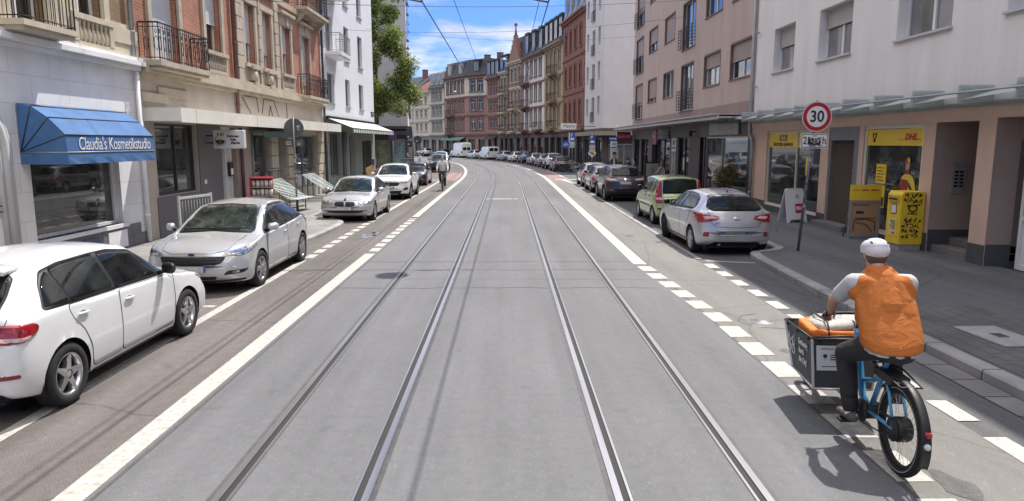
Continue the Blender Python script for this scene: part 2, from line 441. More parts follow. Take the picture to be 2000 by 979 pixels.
# tar seams, rail joint plate, covers
def seam(pts, w=.018, name='tar_seam'):
    mb = MB(); P = [Vector((x, y, .0035)) for x, y in pts]; K = len(P); L = []; Q = []; rnd = random.Random(len(pts))
    for i in range(K):
        t = (P[min(i + 1, K - 1)] - P[max(i - 1, 0)]).normalized(); nn = Vector((-t.y, t.x, 0)) * w * rnd.uniform(.6, 1.3); L.append(P[i] + nn); Q.append(P[i] - nn)
    mb.add(L + Q, [(i, i + 1, K + i + 1, K + i) for i in range(K - 1)]); return struct(mb.build(name, TAR))
rnd = random.Random(11)
for y in (13.4, 14.35, 11.7, 31.2, 27.):
    pts = [(x, y + rnd.uniform(-.035, .035)) for x in np.arange(-2.9, 2.6, .3)]; seam([p for p in pts], .012)
seam([(2.86, y) for y in np.arange(-4, 31, .6)], .02); seam([(-2.88, y) for y in np.arange(-4, 31, .6)], .015)
seam([(-6.3, 13.2), (-5.2, 13.35), (-4.3, 13.2), (-3.2, 13.5)], .012)
mb = MB(); mb.box(-.92, .45, 30.4, 30.75, 0, .008); mb.box(-.75, -.65, 30.5, 30.62, 0, .014, 1); mb.box(.2, .3, 30.5, 30.62, 0, .014, 1); struct(mb.build('rail_joint_plate', [mat('pale_concrete', (.4, .4, .4), .8, var=.15), TAR]))
mb = MB(); mb.lathe([(0, .012), (.1, .012), (.105, .004), (.17, .004), (.175, 0)], (3.55, 9.44, 0), n=28); struct(mb.build('valve_cover', mat('worn_cast_iron', (.2, .2, .2), .55, .5, var=.4, scale=30)))
seam([(3.3, 9.2), (3.2, 9.45), (3.35, 9.75), (3.6, 9.85)], .015); seam([(3.4, 9.1), (3.7, 9.02), (3.85, 9.3)], .012)
cv = thing('pavement_cover', 'square concrete inspection cover with small dark grate set in the right pavement', 'cover', (6.0, 8.25, .112), R(3))
bevel(MB().box(-.27, .27, -.44, .44, -.02, .012).build('slab', mat('cover_concrete', (.33, .33, .33), .8, var=.2, scale=6), cv), .006)
mb = MB()
for i in range(4): mb.box(-.07, .07, -.09 + i * .05, -.065 + i * .05, .012, .016)
mb.build('grate', BLACK, cv); 
mb = MB(); mb.box(-.3, .3, -.47, -.445, -.01, .006); mb.box(-.3, .3, .445, .47, -.01, .006); mb.box(-.3, -.275, -.445, .445, -.01, .006); mb.box(.275, .3, -.445, .445, -.01, .006)
mb.build('frame', mat('worn_cast_iron'  , (.2, .2, .2)), cv)
# oil stains and darker worn spots, each a shape of its own
rnd = random.Random(31); STAIN = asphalt('oil_stain', (.122, .119, .118), .25, .35); mb = MB()
for k in range(34):
    x, y = (rnd.uniform(-5.9, -3.4), rnd.uniform(4, 40)) if k % 3 == 0 else ((rnd.uniform(3.1, 4.6), rnd.uniform(4, 40)) if k % 3 == 1 else (rnd.uniform(4.3, 6.), rnd.uniform(15, 42)))
    r_ = rnd.uniform(.03, .13); ph = rnd.uniform(0, 6); mb.poly([(x + r_ * (1 + .3 * math.sin(3 * a + ph) + .15 * math.sin(5 * a)) * math.cos(a), y + r_ * 1.6 * (1 + .3 * math.cos(2 * a + ph)) * math.sin(a), .0031) for a in np.linspace(0, 6.28, 19)[:-1]])
struct(mb.build('road_stain', STAIN))
# ------------------------------------------------------------------ cars
def pchip(xs, ys, x):
    xs = np.array(xs, float); ys = np.array(ys, float)
    if xs[0] > xs[-1]: xs, ys = xs[::-1], ys[::-1]
    k = np.concatenate([[True], np.diff(xs) > 1e-6]); xs, ys = xs[k], ys[k]
    h = np.diff(xs); d = np.diff(ys) / h; m = np.zeros(len(xs))
    for i in range(1, len(xs) - 1):
        if d[i - 1] * d[i] > 0:
            w1 = 2 * h[i] + h[i - 1]; w2 = h[i] + 2 * h[i - 1]; m[i] = (w1 + w2) / (w1 / d[i - 1] + w2 / d[i])
    m[0], m[-1] = d[0], d[-1]
    x = np.clip(x, xs[0], xs[-1]); i = np.clip(np.searchsorted(xs, x) - 1, 0, len(xs) - 2); t = (x - xs[i]) / h[i]
    return (ys[i] * (1 + 2 * t) * (1 - t) ** 2 + h[i] * m[i] * t * (1 - t) ** 2 + ys[i + 1] * t * t * (3 - 2 * t) + h[i] * m[i + 1] * t * t * (t - 1))
def carpaint(name, col, metal=0., rough=.3):
    return mat(name, col, rough, metal, var=.05, scale=2.5, spec=.5, coat=1.)
CHROME = mat('chrome', (.75, .75, .76), .12, 1.)
LAMP_GLASS = mat('headlamp_glass', (.34, .34, .34), .1, .15, var=.8, scale=16, coat=.25, detail=2)
RED_LAMP = mat('red_lamp_lens', (.36, .012, .02), .1, 0, var=.6, scale=14, coat=1., detail=1)
CLEAR_LAMP = mat('pale_lamp_lens', (.62, .45, .45), .1, 0, var=.3, scale=20, coat=1.)
DARK_TRIM = mat('dark_trim', (.011, .011, .012), .5, spec=.3)
SEAM = mat('panel_gap', (.01, .01, .01), .9)
CARGLASS = mat('car_glass', (.016, .019, .019), .05, 0, var=.9, scale=2.3, spec=.22)
SCREEN = mat('windscreen_glass', (.03, .042, .037), .02, 0, var=.95, scale=3.2, spec=.55)
ALLOY = mat('alloy_wheel', (.52, .52, .53), .3, .8, var=.1, scale=20)
ALLOY_DARK = mat('dark_alloy', (.07, .07, .072), .4, .6)
HUBCAP = mat('grey_hubcap', (.42, .42, .43), .45, .3, var=.15, scale=20)
PLATE = mat('blank_number_plate', (.5, .5, .51), .5, var=.25, scale=14, detail=1)
EU_BLUE = mat('plate_blue', (.05, .09, .3), .5)

CARS = .945
class Car:
    def __init__(c, sp):
        c.sp = sp; c.W = sp['W'] / 2; c.H = sp['H']; c.wb = sp['wb']; c.xf = sp['wb'] / 2 + sp['fo']; c.xb = -(sp['wb'] / 2 + sp['ro']); c.r = sp.get('r', .315)
        c.shell()
    def shell(c):
        sp = c.sp; W, xf, xb = c.W, c.xf, c.xb
        xs = set(np.linspace(xb, xf, 60).round(4))
        for e, sg in ((xf, -1), (xb, 1)):
            for t in np.linspace(0, 1, 22) ** 2: xs.add(round(e + sg * t * .5, 4))
        for cx in (c.wb / 2, -c.wb / 2):
            for t in np.linspace(-1, 1, 37): xs.add(round(cx + t * (c.r + .085), 4))
        xs = np.array(sorted(x for x in xs if xb <= x <= xf))
        f = lambda k: pchip([p[0] for p in sp[k]], [p[1] for p in sp[k]], xs)
        zt, zs, wm, wr, wb, zb, cr = f('top'), f('bot'), f('wm'), f('wr'), f('wbelt'), f('belt'), f('crown')
        zb = np.minimum(zb, zt - cr - .03); zb = np.maximum(zb, zs + (zt - zs) * .45)
        sw = sp.get('waist', .62)
        rings = []
        for i, x in enumerate(xs):
            w = wm[i]; zm = min(sw, zs[i] + (zb[i] - zs[i]) * .66); zl = zs[i]
            hr = min(wr[i], w * .99); hb = min(wb[i], w * .995)
            P = [(0, zt[i]), (hr * .45, zt[i] - cr[i] * .13), (hr * .86, zt[i] - cr[i] * .62), (hr, zt[i] - cr[i]), (hr + (hb - hr) * .5 + .012, (zt[i] - cr[i] + zb[i]) / 2),
                 (hb, zb[i] + .012), (hb + (w - hb) * .55, zb[i] - .03), (w, zm), (w * .992, zm - (zm - zl) * .45), (w * .965, zl + .05), (w * .9, zl), (w * .5, zl - .005), (0, zl - .005)]
            rings.append(chaikin(P, 2, False))
        half = np.array(rings); n = half.shape[1]
        full = np.zeros((len(xs), 2 * n - 2, 3))
        full[:, :n, 1] = half[:, :, 0]; full[:, :n, 2] = half[:, :, 1]
        full[:, n:, 1] = -half[:, n - 2:0:-1, 0]; full[:, n:, 2] = half[:, n - 2:0:-1, 1]
        full[:, :, 0] = xs[:, None]
        # rounded nose and tail in plan
        for e, bow in ((1, sp.get('bowf', .22)), (-1, sp.get('bowr', .14))):
            end = xf if e > 0 else xb
            wgt = np.clip(1 - np.abs(full[:, :, 0] - end) / .75, 0, 1) ** 1.3
            full[:, :, 0] -= e * bow * wgt * np.abs(full[:, :, 1] / W) ** 2.6
        c.V = full.reshape(-1, 3); K = full.shape[1]; c.F = []
        for i in range(len(xs) - 1):
            for k in range(K): c.F.append((i * K + k, i * K + (k + 1) % K, (i + 1) * K + (k + 1) % K, (i + 1) * K + k))
        c.F.append(tuple(range(K))); c.F.append(tuple(range((len(xs) - 1) * K, len(xs) * K))[::-1])
        c.bvh = BVHTree.FromPolygons([Vector(v) for v in c.V], c.F)
    def hit(c, dirn, u, z, tilt=0):
        """shoot from outside along -dirn; u is measured along the horizontal perpendicular of dirn"""
        d = Vector((math.cos(dirn), math.sin(dirn), 0)); p = Vector((-math.sin(dirn), math.cos(dirn), 0))
        o = p * u + d * 5 + Vector((0, 0, z))
        h = c.bvh.ray_cast(o, -d)
        return (h[0], h[1]) if h[0] is not None else (None, None)
    def patch(c, pts, ang, m, off=.004, rim=.006, nu=26, nv=8, rnd=.03, seg=3, rimmat=None, crown=0.):
        """an outline (u,z) seen from direction ang (deg), laid on the body with a rim: glass, lamps, doors, trims"""
        a = R(ang); P = roundpoly(pts, rnd, seg) if rnd else list(pts)
        us = sorted(set([round(p[0], 5) for p in P] + list(np.linspace(min(p[0] for p in P), max(p[0] for p in P), nu))))
        us = [u for i, u in enumerate(us) if i == 0 or u - us[i - 1] > 1e-4]
        n = len(P); cols = []
        for u in us:
            zsx = []
            for i in range(n):
                (u0, z0), (u1, z1) = P[i], P[(i + 1) % n]
                if min(u0, u1) - 2e-5 <= u <= max(u0, u1) + 2e-5:
                    if abs(u1 - u0) < 4e-5: zsx += [z0, z1]
                    else: zsx.append(z0 + (z1 - z0) * min(1, max(0, (u - u0) / (u1 - u0))))
            cols.append((min(zsx), max(zsx)))
        top = []; base = []
        d = Vector((math.cos(a), math.sin(a), 0)); last = None
        for u, (lo, hi) in zip(us, cols):
            ca, cb = [], []
            for j in range(nv + 1):
                z = lo + (hi - lo) * j / nv
                h, nn = c.hit(a, u, z)
                if h is None:
                    h = last if last is not None else Vector((0, 0, z)); nn = d
                    h = Vector((h.x, h.y, z))
                if nn.dot(d) < 0: nn = -nn
                last = h
                ca.append(h + nn * off); cb.append(h - nn * rim)
            top.append(ca); base.append(cb)
        mb = MB(); C = nv + 1; vs = [p for q in top for p in q]; nU = len(us)
        mb.add(vs, [(i * C + j, (i + 1) * C + j, (i + 1) * C + j + 1, i * C + j + 1) for i in range(nU - 1) for j in range(nv)], 0, True)
        loop = [(i, 0) for i in range(nU)] + [(nU - 1, j) for j in range(1, C)] + [(i, nv) for i in range(nU - 2, -1, -1)] + [(0, j) for j in range(nv - 1, 0, -1)]
        A = [top[i][j] for i, j in loop]; B = [base[i][j] for i, j in loop]; L = len(loop)
        mb.add(A + B, [(k, (k + 1) % L, L + (k + 1) % L, L + k) for k in range(L)], 1 if rimmat else 0, False)
        return mb, ([m, rimmat] if rimmat else [m])
    def put(c, name, pts, ang, m, both=False, **kw):
        o = []
        for s in ((1, -1) if both else (1,)):
            mb, ms = c.patch(pts, ang, m, **kw)
            if s < 0:
                mb.v = [(x, -y, z) for x, y, z in mb.v]
            o.append(mb.build(name, ms, c.root))
        return o
    def line(c, pts, ang, m, w=.006, name='trim', both=False, off=.002):
        """a thin strip drawn on the body along (u,z) points"""
        a = R(ang); d = Vector((math.cos(a), math.sin(a), 0)); P = []
        for (u0, z0), (u1, z1) in zip(pts, pts[1:]):
            k = max(1, int(math.dist((u0, z0), (u1, z1)) / .04))
            for i in range(k): P.append((u0 + (u1 - u0) * i / k, z0 + (z1 - z0) * i / k))
        P.append(pts[-1]); Q = []
        for u, z in P:
            h, nn = c.hit(a, u, z)
            if h is not None: Q.append(h + nn * off * (1 if nn.dot(d) > 0 else -1))
        res = []
        for s in ((1, -1) if both else (1,)):
            mb = MB(); mb.tube([Vector((q.x, q.y * s, q.z)) for q in Q], w, 5, 0); res.append(mb.build(name, m, c.root))
        return res
    def body(c, paint, lower=None, arch=None):
        V = c.V.copy(); rr = c.r + .045; zw = c.r; ok = []
        inside = np.zeros(len(V), bool)
        for cx in (c.wb / 2, -c.wb / 2):
            dx = V[:, 0] - cx; dz = V[:, 2] - zw; q = np.hypot(dx, dz)
            inside |= (q < rr) & (np.abs(V[:, 1]) > c.W * .55)
        for f in c.F: ok.append(not all(inside[i] for i in f))
        for i in np.where(inside)[0]:
            for cx in (c.wb / 2, -c.wb / 2):
                dx = V[i, 0] - cx; dz = V[i, 2] - zw; q = math.hypot(dx, dz)
                if q < rr:
                    if dz > 0: V[i, 0] = cx + dx / max(q, 1e-6) * rr; V[i, 2] = zw + dz / max(q, 1e-6) * rr
                    else: V[i, 0] = cx + math.copysign(math.sqrt(max(1e-6, rr * rr - dz * dz)), dx)
        mb = MB(); mb.v = [tuple(v) for v in V]
        for f, k in zip(c.F, ok):
            if k:
                mb.f.append(list(f)); mb.sm.append(len(f) == 4)
                mi = 0
                if lower is not None:
                    zc = sum(V[i][2] for i in f) / len(f)
                    if zc < lower: mi = 1
                mb.mi.append(mi)
        o = mb.build('body', [paint, DARK_TRIM], c.root)
        mb = MB()
        mb.box(c.xb + .25, c.xf - .3, -c.W * .62, c.W * .62, .17, .62)
        for cx in (c.wb / 2, -c.wb / 2):
            for s in (1, -1):
                y0, y1 = sorted((s * c.W * .55, s * c.W * .955))
                mb.lathe([(rr + .012, y0), (rr + .012, y1)], (cx, 0, zw), 'y', 28, 0, True, R(-15), R(195))
                mb.lathe([(.02, s * c.W * .56), (rr + .012, s * c.W * .56)], (cx, 0, zw), 'y', 28, 0, True)
        mb.build('wheel_well', BLACK, c.root)
        if arch:
            for cx in (c.wb / 2, -c.wb / 2):
                for s in (1, -1):
                    mb = MB(); ring = []
                    for k in range(29):
                        a_ = R(-12) + R(204) * k / 28
                        h, nn = c.hit(math.pi / 2, cx * -1 if False else 0, 0) if False else (None, None)
                        x = cx + (rr + .03) * math.cos(a_); z = zw + (rr + .03) * math.sin(a_)
                        hh = c.bvh.ray_cast(Vector((x, 5, max(z, .25))), Vector((0, -1, 0)))[0]
                        y = hh.y if hh is not None else c.W * .97
                        ring.append((x, s * (y + .004), z))
                    mb.tube(ring, .034, 6, 0); mb.build('wheel_arch_trim', DARK_TRIM, c.root)
    def wheel(c, rimmat=ALLOY, spokes=5, style='star', width=.205):
        r = c.r; hw = width / 2; tb = MB()
        tb.lathe([(r * .66, -hw * .9), (r * .78, -hw), (r * .93, -hw * .98), (r * .985, -hw * .8), (r, -hw * .5), (r, hw * .5), (r * .985, hw * .8), (r * .93, hw * .98), (r * .78, hw), (r * .66, hw * .9), (r * .66, -hw * .9)], (0, 0, 0), 'y', 40)
        for k in range(40):                       # tread blocks
            a = 2 * math.pi * k / 40
            M = Matrix.Rotation(-a, 3, 'Y')
            for yy in (-hw * .45, hw * .45): tb.cbox(M @ Vector((r, yy, 0)), (.008, hw * .6, r * .1), 0, M)
        tyre = tb.mesh('tyre', RUBBER)
        ri = r * .675; rb = MB()
        rb.lathe([(ri * .86, hw * .2), (ri * .9, hw * .78), (ri * .97, hw * .92), (ri * 1.02, hw * .9), (ri * 1.02, hw * .75)], (0, 0, 0), 'y', 40)
        rb.lathe([(.0, hw * .35), (ri * .95, hw * .1)], (0, 0, 0), 'y', 32, 1)
        rb.lathe([(.0, hw * .88), (.03, hw * .86), (.06, hw * .75), (.065, hw * .4)], (0, 0, 0), 'y', 20)
        if style == 'cap':
            rb.lathe([(.05, hw * .8), (ri * .5, hw * .86), (ri * .88, hw * .7)], (0, 0, 0), 'y', 32)
            for k in range(spokes):
                a = 2 * math.pi * k / spokes; M = Matrix.Rotation(-a, 3, 'Y')
                rb.cbox(M @ Vector((ri * .72, hw * .76, 0)), (ri * .2, .02, ri * .13), 1, M)
        else:
            for k in range(spokes):
                for dv in ((0,) if style != 'twin' else (-.16, .16)):
                    a = 2 * math.pi * k / spokes + dv + .3; M = Matrix.Rotation(-a, 3, 'Y')
                    w0, w1 = (ri * .2, ri * .075) if style == 'star' else ((ri * .1, ri * .14) if style == 'five' else (ri * .06, ri * .08))
                    y0, y1 = hw * .78, hw * .86
                    pts = [(.045, -w0), (ri * .93, -w1), (ri * .93, w1), (.045, w0)]
                    fr = [M @ Vector((x, y0 if x < .1 else y1, z)) for x, z in pts]; bk = [M @ Vector((x, hw * .35, z * 1.1)) for x, z in pts]
                    mid0 = M @ Vector((.045, y0 + .012, 0)); mid1 = M @ Vector((ri * .93, y1 + .006, 0))
                    rb.add(fr + bk + [mid0, mid1], [(0, 1, 9, 8), (8, 9, 2, 3), (0, 4, 5, 1), (3, 2, 6, 7)])
            for k in range(5):
                a = 2 * math.pi * k / 5; rb.lathe([(0, hw * .84), (.008, hw * .83), (.009, hw * .6)], (.032 * math.cos(a), 0, .032 * math.sin(a)), 'y', 8, 1)
        rim = rb.mesh('rim', [rimmat, ALLOY_DARK if rimmat is not ALLOY_DARK else BLACK])
        hub = MB(); hub.lathe([(0, -hw * .8), (r * .5, -hw * .8), (r * .5, hw * .08), (0, hw * .08)], (0, 0, 0), 'y', 24); hubm = hub.mesh('hub', BLACK)
        for cx in (c.wb / 2, -c.wb / 2):
            for s in (1, -1):
                w_ = link('wheel', hubm, c.root, (cx, s * (c.W - hw - .012), c.r))
                w_.rotation_euler = (0, random.uniform(0, 6), 0 if s > 0 else math.pi)
                if cx > 0 and c.sp.get('steer'): w_.rotation_euler.z += R(c.sp['steer'])
                link('tyre', tyre, w_); link('rim', rim, w_)
    def mirrors(c, m, x, z, w=.11):
        for s in (1, -1):
            h = c.bvh.ray_cast(Vector((x, 5, z)), Vector((0, -1, 0)))[0]; y = h.y if h else c.W * .8
            mb = MB(); pr = [(x - .06, z - .02), (x + .06, z - .02), (x + .05, z + .02), (x - .05, z + .02)]
            mb.loft([[(px, s * (y - .02), pz) for px, pz in pr], [(px - .02, s * (y + .09), pz + .03) for px, pz in pr]], 1)
            rg = []
            for yy, sc, dx in ((.05, .55, .0), (.075, .92, .0), (.13, 1., -.015), (.19, .93, -.035), (.225, .6, -.06)):
                rg.append([(x - .01 + dx + .085 * sc * math.cos(a) * (1.0 if math.cos(a) > 0 else .45), s * (y + yy), z + .06 + .072 * sc * math.sin(a)) for a in np.linspace(0, 2 * math.pi, 15)[:-1]])
            mb.loft(rg, 0); o = mb.build('wing_mirror', [m, DARK_TRIM], c.root)
            gb = MB(); gb.poly([(x - .052 - .02 * (k > .5), s * (y + yy), z + zz) for k, yy, zz in ((0, .065, .015), (1, .2, .02), (1, .2, .105), (0, .065, .11))]); gb.build('mirror_glass', GLASS, o)
    def handles(c, spots, m):
        out = []
        for x, z in spots:
            for s in (1, -1):
                h = c.bvh.ray_cast(Vector((x, 5, z)), Vector((0, -1, 0)))[0]
                mb = MB(); rg = []
                for t in np.linspace(-1, 1, 7):
                    k = math.sqrt(max(0, 1 - t ** 4)) * .8 + .2
                    rg.append([(x + t * .1, s * (h.y + .018 + .016 * k * math.cos(a) + .004), z + .015 * k * math.sin(a) + t * -.004) for a in np.linspace(0, 2 * math.pi, 9)[:-1]])
                mb.loft(rg, 0)
                cup = [(x + .07 * math.cos(a), s * (h.y + .0025), z - .004 + .028 * math.sin(a)) for a in np.linspace(0, 2 * math.pi, 17)[:-1]]
                mb.poly(cup, 1); out.append((s, x, mb.mesh('handle', [m, SEAM])))
        return out
    def plate(c, front, z, y=0., w=.52):
        a = 0 if front else math.pi
        h, nn = c.hit(a, y * (1 if front else -1), z)
        x = h.x + (.012 if front else -.012); sg = 1 if front else -1
        mb = MB(); mb.box(min(x, x + sg * .008), max(x, x + sg * .008), y - w / 2, y + w / 2, z - .055, z + .055)
        x2 = x + sg * .0095; e = w / 2 * sg
        mb.quad((x2, y + e, z - .05), (x2, y + e * .86, z - .05), (x2, y + e * .86, z + .05), (x2, y + e, z + .05), 1)
        return bevel(mb.build('number_plate', [PLATE, EU_BLUE], c.root), .003, 1)
    def wipers(c, front=True, x=None, z=None, base=None):
        mb = MB()
        for pts in base:
            Q = []
            for i in range(7):
                t = i / 6; u = pts[0][0] + (pts[1][0] - pts[0][0]) * t; zz = pts[0][1] + (pts[1][1] - pts[0][1]) * t
                h, nn = c.hit(0 if front else math.pi, u, zz)
                if h is not None: Q.append(h + Vector((1 if front else -1, 0, .6)).normalized() * .02)
            if len(Q) > 1: mb.tube(Q, .008, 5)
        mb.build('wiper', BLACK, c.root)
    def antenna(c, x, L=.2, m=None):
        h = c.bvh.ray_cast(Vector((x, 0, 5)), Vector((0, 0, -1)))[0]
        mb = MB(); mb.lathe([(.028, h.z - .01), (.022, h.z + .012), (.01, h.z + .025), (0, h.z + .026)], (x, 0, 0), 'z', 12); mb.tube([(x, 0, h.z + .02), (x - L * .75, 0, h.z + L * .7)], .0045, 6); mb.build('antenna', BLACK, c.root)

def profile(L, W, H, wb, fo, nose=.70, cowl=(.98, .72), scr=(.12, 1.43), roofrear=(-1.25, 1.40), glassbot=(-1.78, 1.0), tailtop=.92, r=.315, belt=(.9, .98), roofw=.60, **kw):
    """body tables of a hatchback from its main dimensions"""
    w = W / 2; xf = wb / 2 + fo; xb = xf - L; ro = -xb - wb / 2
    cz, cx = cowl
    sp = dict(L=L, W=W, H=H, wb=wb, fo=fo, ro=ro, r=r)
    gb = glassbot
    sp['top'] = [(xf, .53), (xf - .012, .58), (xf - .04, .635), (xf - .11, nose), (xf - .45, nose + (cz - nose) * .52), (cx + .25, cz - .05), (cx + .04, cz), (cx - .06, cz + .045), ((cx + scr[0]) / 2, (cz + scr[1]) / 2 + .035), (scr[0], scr[1]), (scr[0] - .35, H - .008), (-.35, H), (-.8, H - .012),
                 roofrear, ((roofrear[0] + gb[0]) / 2, (roofrear[1] + gb[1]) / 2 + .03), gb, (gb[0] - .035, gb[1] - .1), (xb + .07, tailtop - .1), (xb + .03, .74), (xb + .008, .62), (xb, .56)]
    sp['top'] = sorted(sp['top'], key=lambda p: -p[0])
    sp['bot'] = [(xf, .47), (xf - .01, .40), (xf - .035, .31), (xf - .09, .24), (xf - .2, .2), (xf - .5, .185), (0, .175), (xb + .5, .2), (xb + .15, .25), (xb + .05, .3), (xb + .015, .38), (xb, .50)]
    sp['wm'] = [(xf, w * .72), (xf - .012, w * .82), (xf - .05, w * .915), (xf - .15, w * .965), (xf - .5, w * .99), (wb * .2, w * .985), (0, w * .985), (-wb / 2, w), (xb + .4, w * .985), (xb + .12, w * .945), (xb + .03, w * .9), (xb, w * .8)]
    sp['wr'] = [(xf, w * .5), (xf - .1, w * .66), (xf - .5, w * .8), (cx + .1, w * .83), (cx - .15, w * .80), (scr[0] + .1, roofw + .075), (scr[0] - .15, roofw + .02), (-.4, roofw), (roofrear[0], roofw - .03), (gb[0] + .12, roofw + .03), (gb[0], roofw + .1), (xb, w * .72)]
    sp['wbelt'] = [(xf, w * .62), (xf - .1, w * .8), (xf - .5, w * .93), (cx, w * .945), (0, w * .945), (-wb / 2, w * .945), (gb[0] + .2, w * .9), (gb[0] - .05, w * .86), (xb, w * .74)]
    sp['belt'] = [(xf, .55), (xf - .1, nose - .06), (xf - .5, nose + (cz - nose) * .3), (cx, belt[0]), (0, belt[0] + (belt[1] - belt[0]) * .45), (-wb / 2, belt[1]), (gb[0], belt[1] - .03), (xb + .05, .75), (xb, .57)]
    sp['crown'] = [(xf, .02), (xf - .3, .05), (cx, .055), (cx - .2, .05), (scr[0], .06), (-.5, .065), (roofrear[0], .07), (gb[0] + .1, .05), (gb[0], .03), (xb, .02)]
    sp.update(kw)
    return sp
def side_glass(c, surround, panes, m=None):
    """side panes: a dark surround, then each pane a few mm proud of it"""
    if surround: c.put('window_surround', S(surround), 90, DARK_TRIM, both=True, off=.003, rnd=.05, nu=44)
    for pts in panes: c.put('side_window', S(pts), 90, m or CARGLASS, both=True, off=.007, rnd=.03, nu=24)
def lamp(c, name, pts, ang, m, **kw):
    a = R(ang); kw.setdefault('rnd', .025); kw.setdefault('nu', 18)
    return c.put(name, [(-math.sin(a) * x + math.cos(a) * y, z) for x, y, z in pts], ang, m, both=True, **kw)
def screen(c, name, pts, front=True, m=None, **kw):
    kw.setdefault('nv', 10); kw.setdefault('nu', 30); kw.setdefault('off', .005); kw.setdefault('rnd', .05)
    P = pts + [(-y, z) for y, z in pts[::-1] if y > 1e-6]
    c.put('window_surround', grow(P, .022), 0 if front else 180, DARK_TRIM, **dict(kw, off=.002))
    return c.put(name, P, 0 if front else 180, m or (SCREEN if front else CARGLASS), **kw)
def oval(c, name, y, z, ry, rz, ang, m, off=.008, n=20, **kw):
    return c.put(name, [(y + ry * math.cos(2 * math.pi * k / n), z + rz * math.sin(2 * math.pi * k / n)) for k in range(n)], ang, m, off=off, rnd=0, nu=14, nv=4, **kw)
def start(sp, name, label, group=None, loc=(0, 0, 0), rz=0):
    c = Car(sp); c.root = thing(name, label, 'car', loc, rz, group); c.root.scale = (CARS,) * 3; return c
def doors(c, paint, outlines, handles, hm):
    hs = c.handles(handles, hm)
    for pts, hx in zip(outlines, [h[0] for h in handles]):
        gap = c.put('door_gap', [(-u, z) for u, z in grow(pts, .008)], 90, SEAM, both=True, off=.0012, rim=.001, rnd=.06, nu=30, nv=14)
        ds = c.put('door', [(-u, z) for u, z in pts], 90, paint, both=True, off=.0035, rim=.004, rnd=.06, nu=30, nv=14, rimmat=SEAM)
        for d, g_, s in zip(ds, gap, (1, -1)):
            g_.name = 'door_seal'; g_.parent = d
            for s2, x, me in hs:
                if s2 == s and x == hx: link('handle', me, d)
def grow(pts, e):
    cx = sum(p[0] for p in pts) / len(pts); cz = sum(p[1] for p in pts) / len(pts)
    return [(u + e * (1 if u > cx else -1), z + e * (1 if z > cz else -1)) for u, z in pts]
def S(pts): return [(-u, z) for u, z in pts]      # side outlines are written with x; the +y view has u = -x
CARGRP = 'cars parked along the street'
WHITE_CAR = carpaint('white_car_paint', (.68, .69, .70), 0, .3)
SILVER = carpaint('silver_car_paint', (.54, .55, .57), .42, .3)
SILVER_COOL = carpaint('silver_blue_paint', (.45, .46, .49), .48, .32)
PEARL = carpaint('pearl_white_paint', (.72, .72, .73), 0, .3)
NAVY = carpaint('dark_navy_paint', (.018, .02, .028), .2, .25)
AUBERG = carpaint('dark_purple_paint', (.03, .026, .034), .3, .3)
PALEGREEN = carpaint('pale_green_paint', (.36, .44, .21), .1, .35)
GREYGREEN = carpaint('faded_silver_green_paint', (.33, .37, .36), .4, .35)
GREYCAR = carpaint('grey_car_paint', (.28, .28, .29), .5, .3)
BLACKCAR = carpaint('black_car_paint', (.015, .015, .017), .1, .25)
REDCAR = carpaint('red_car_paint', (.25, .02, .02), .1, .3)
BLUECAR = carpaint('blue_car_paint', (.04, .07, .17), .3, .3)

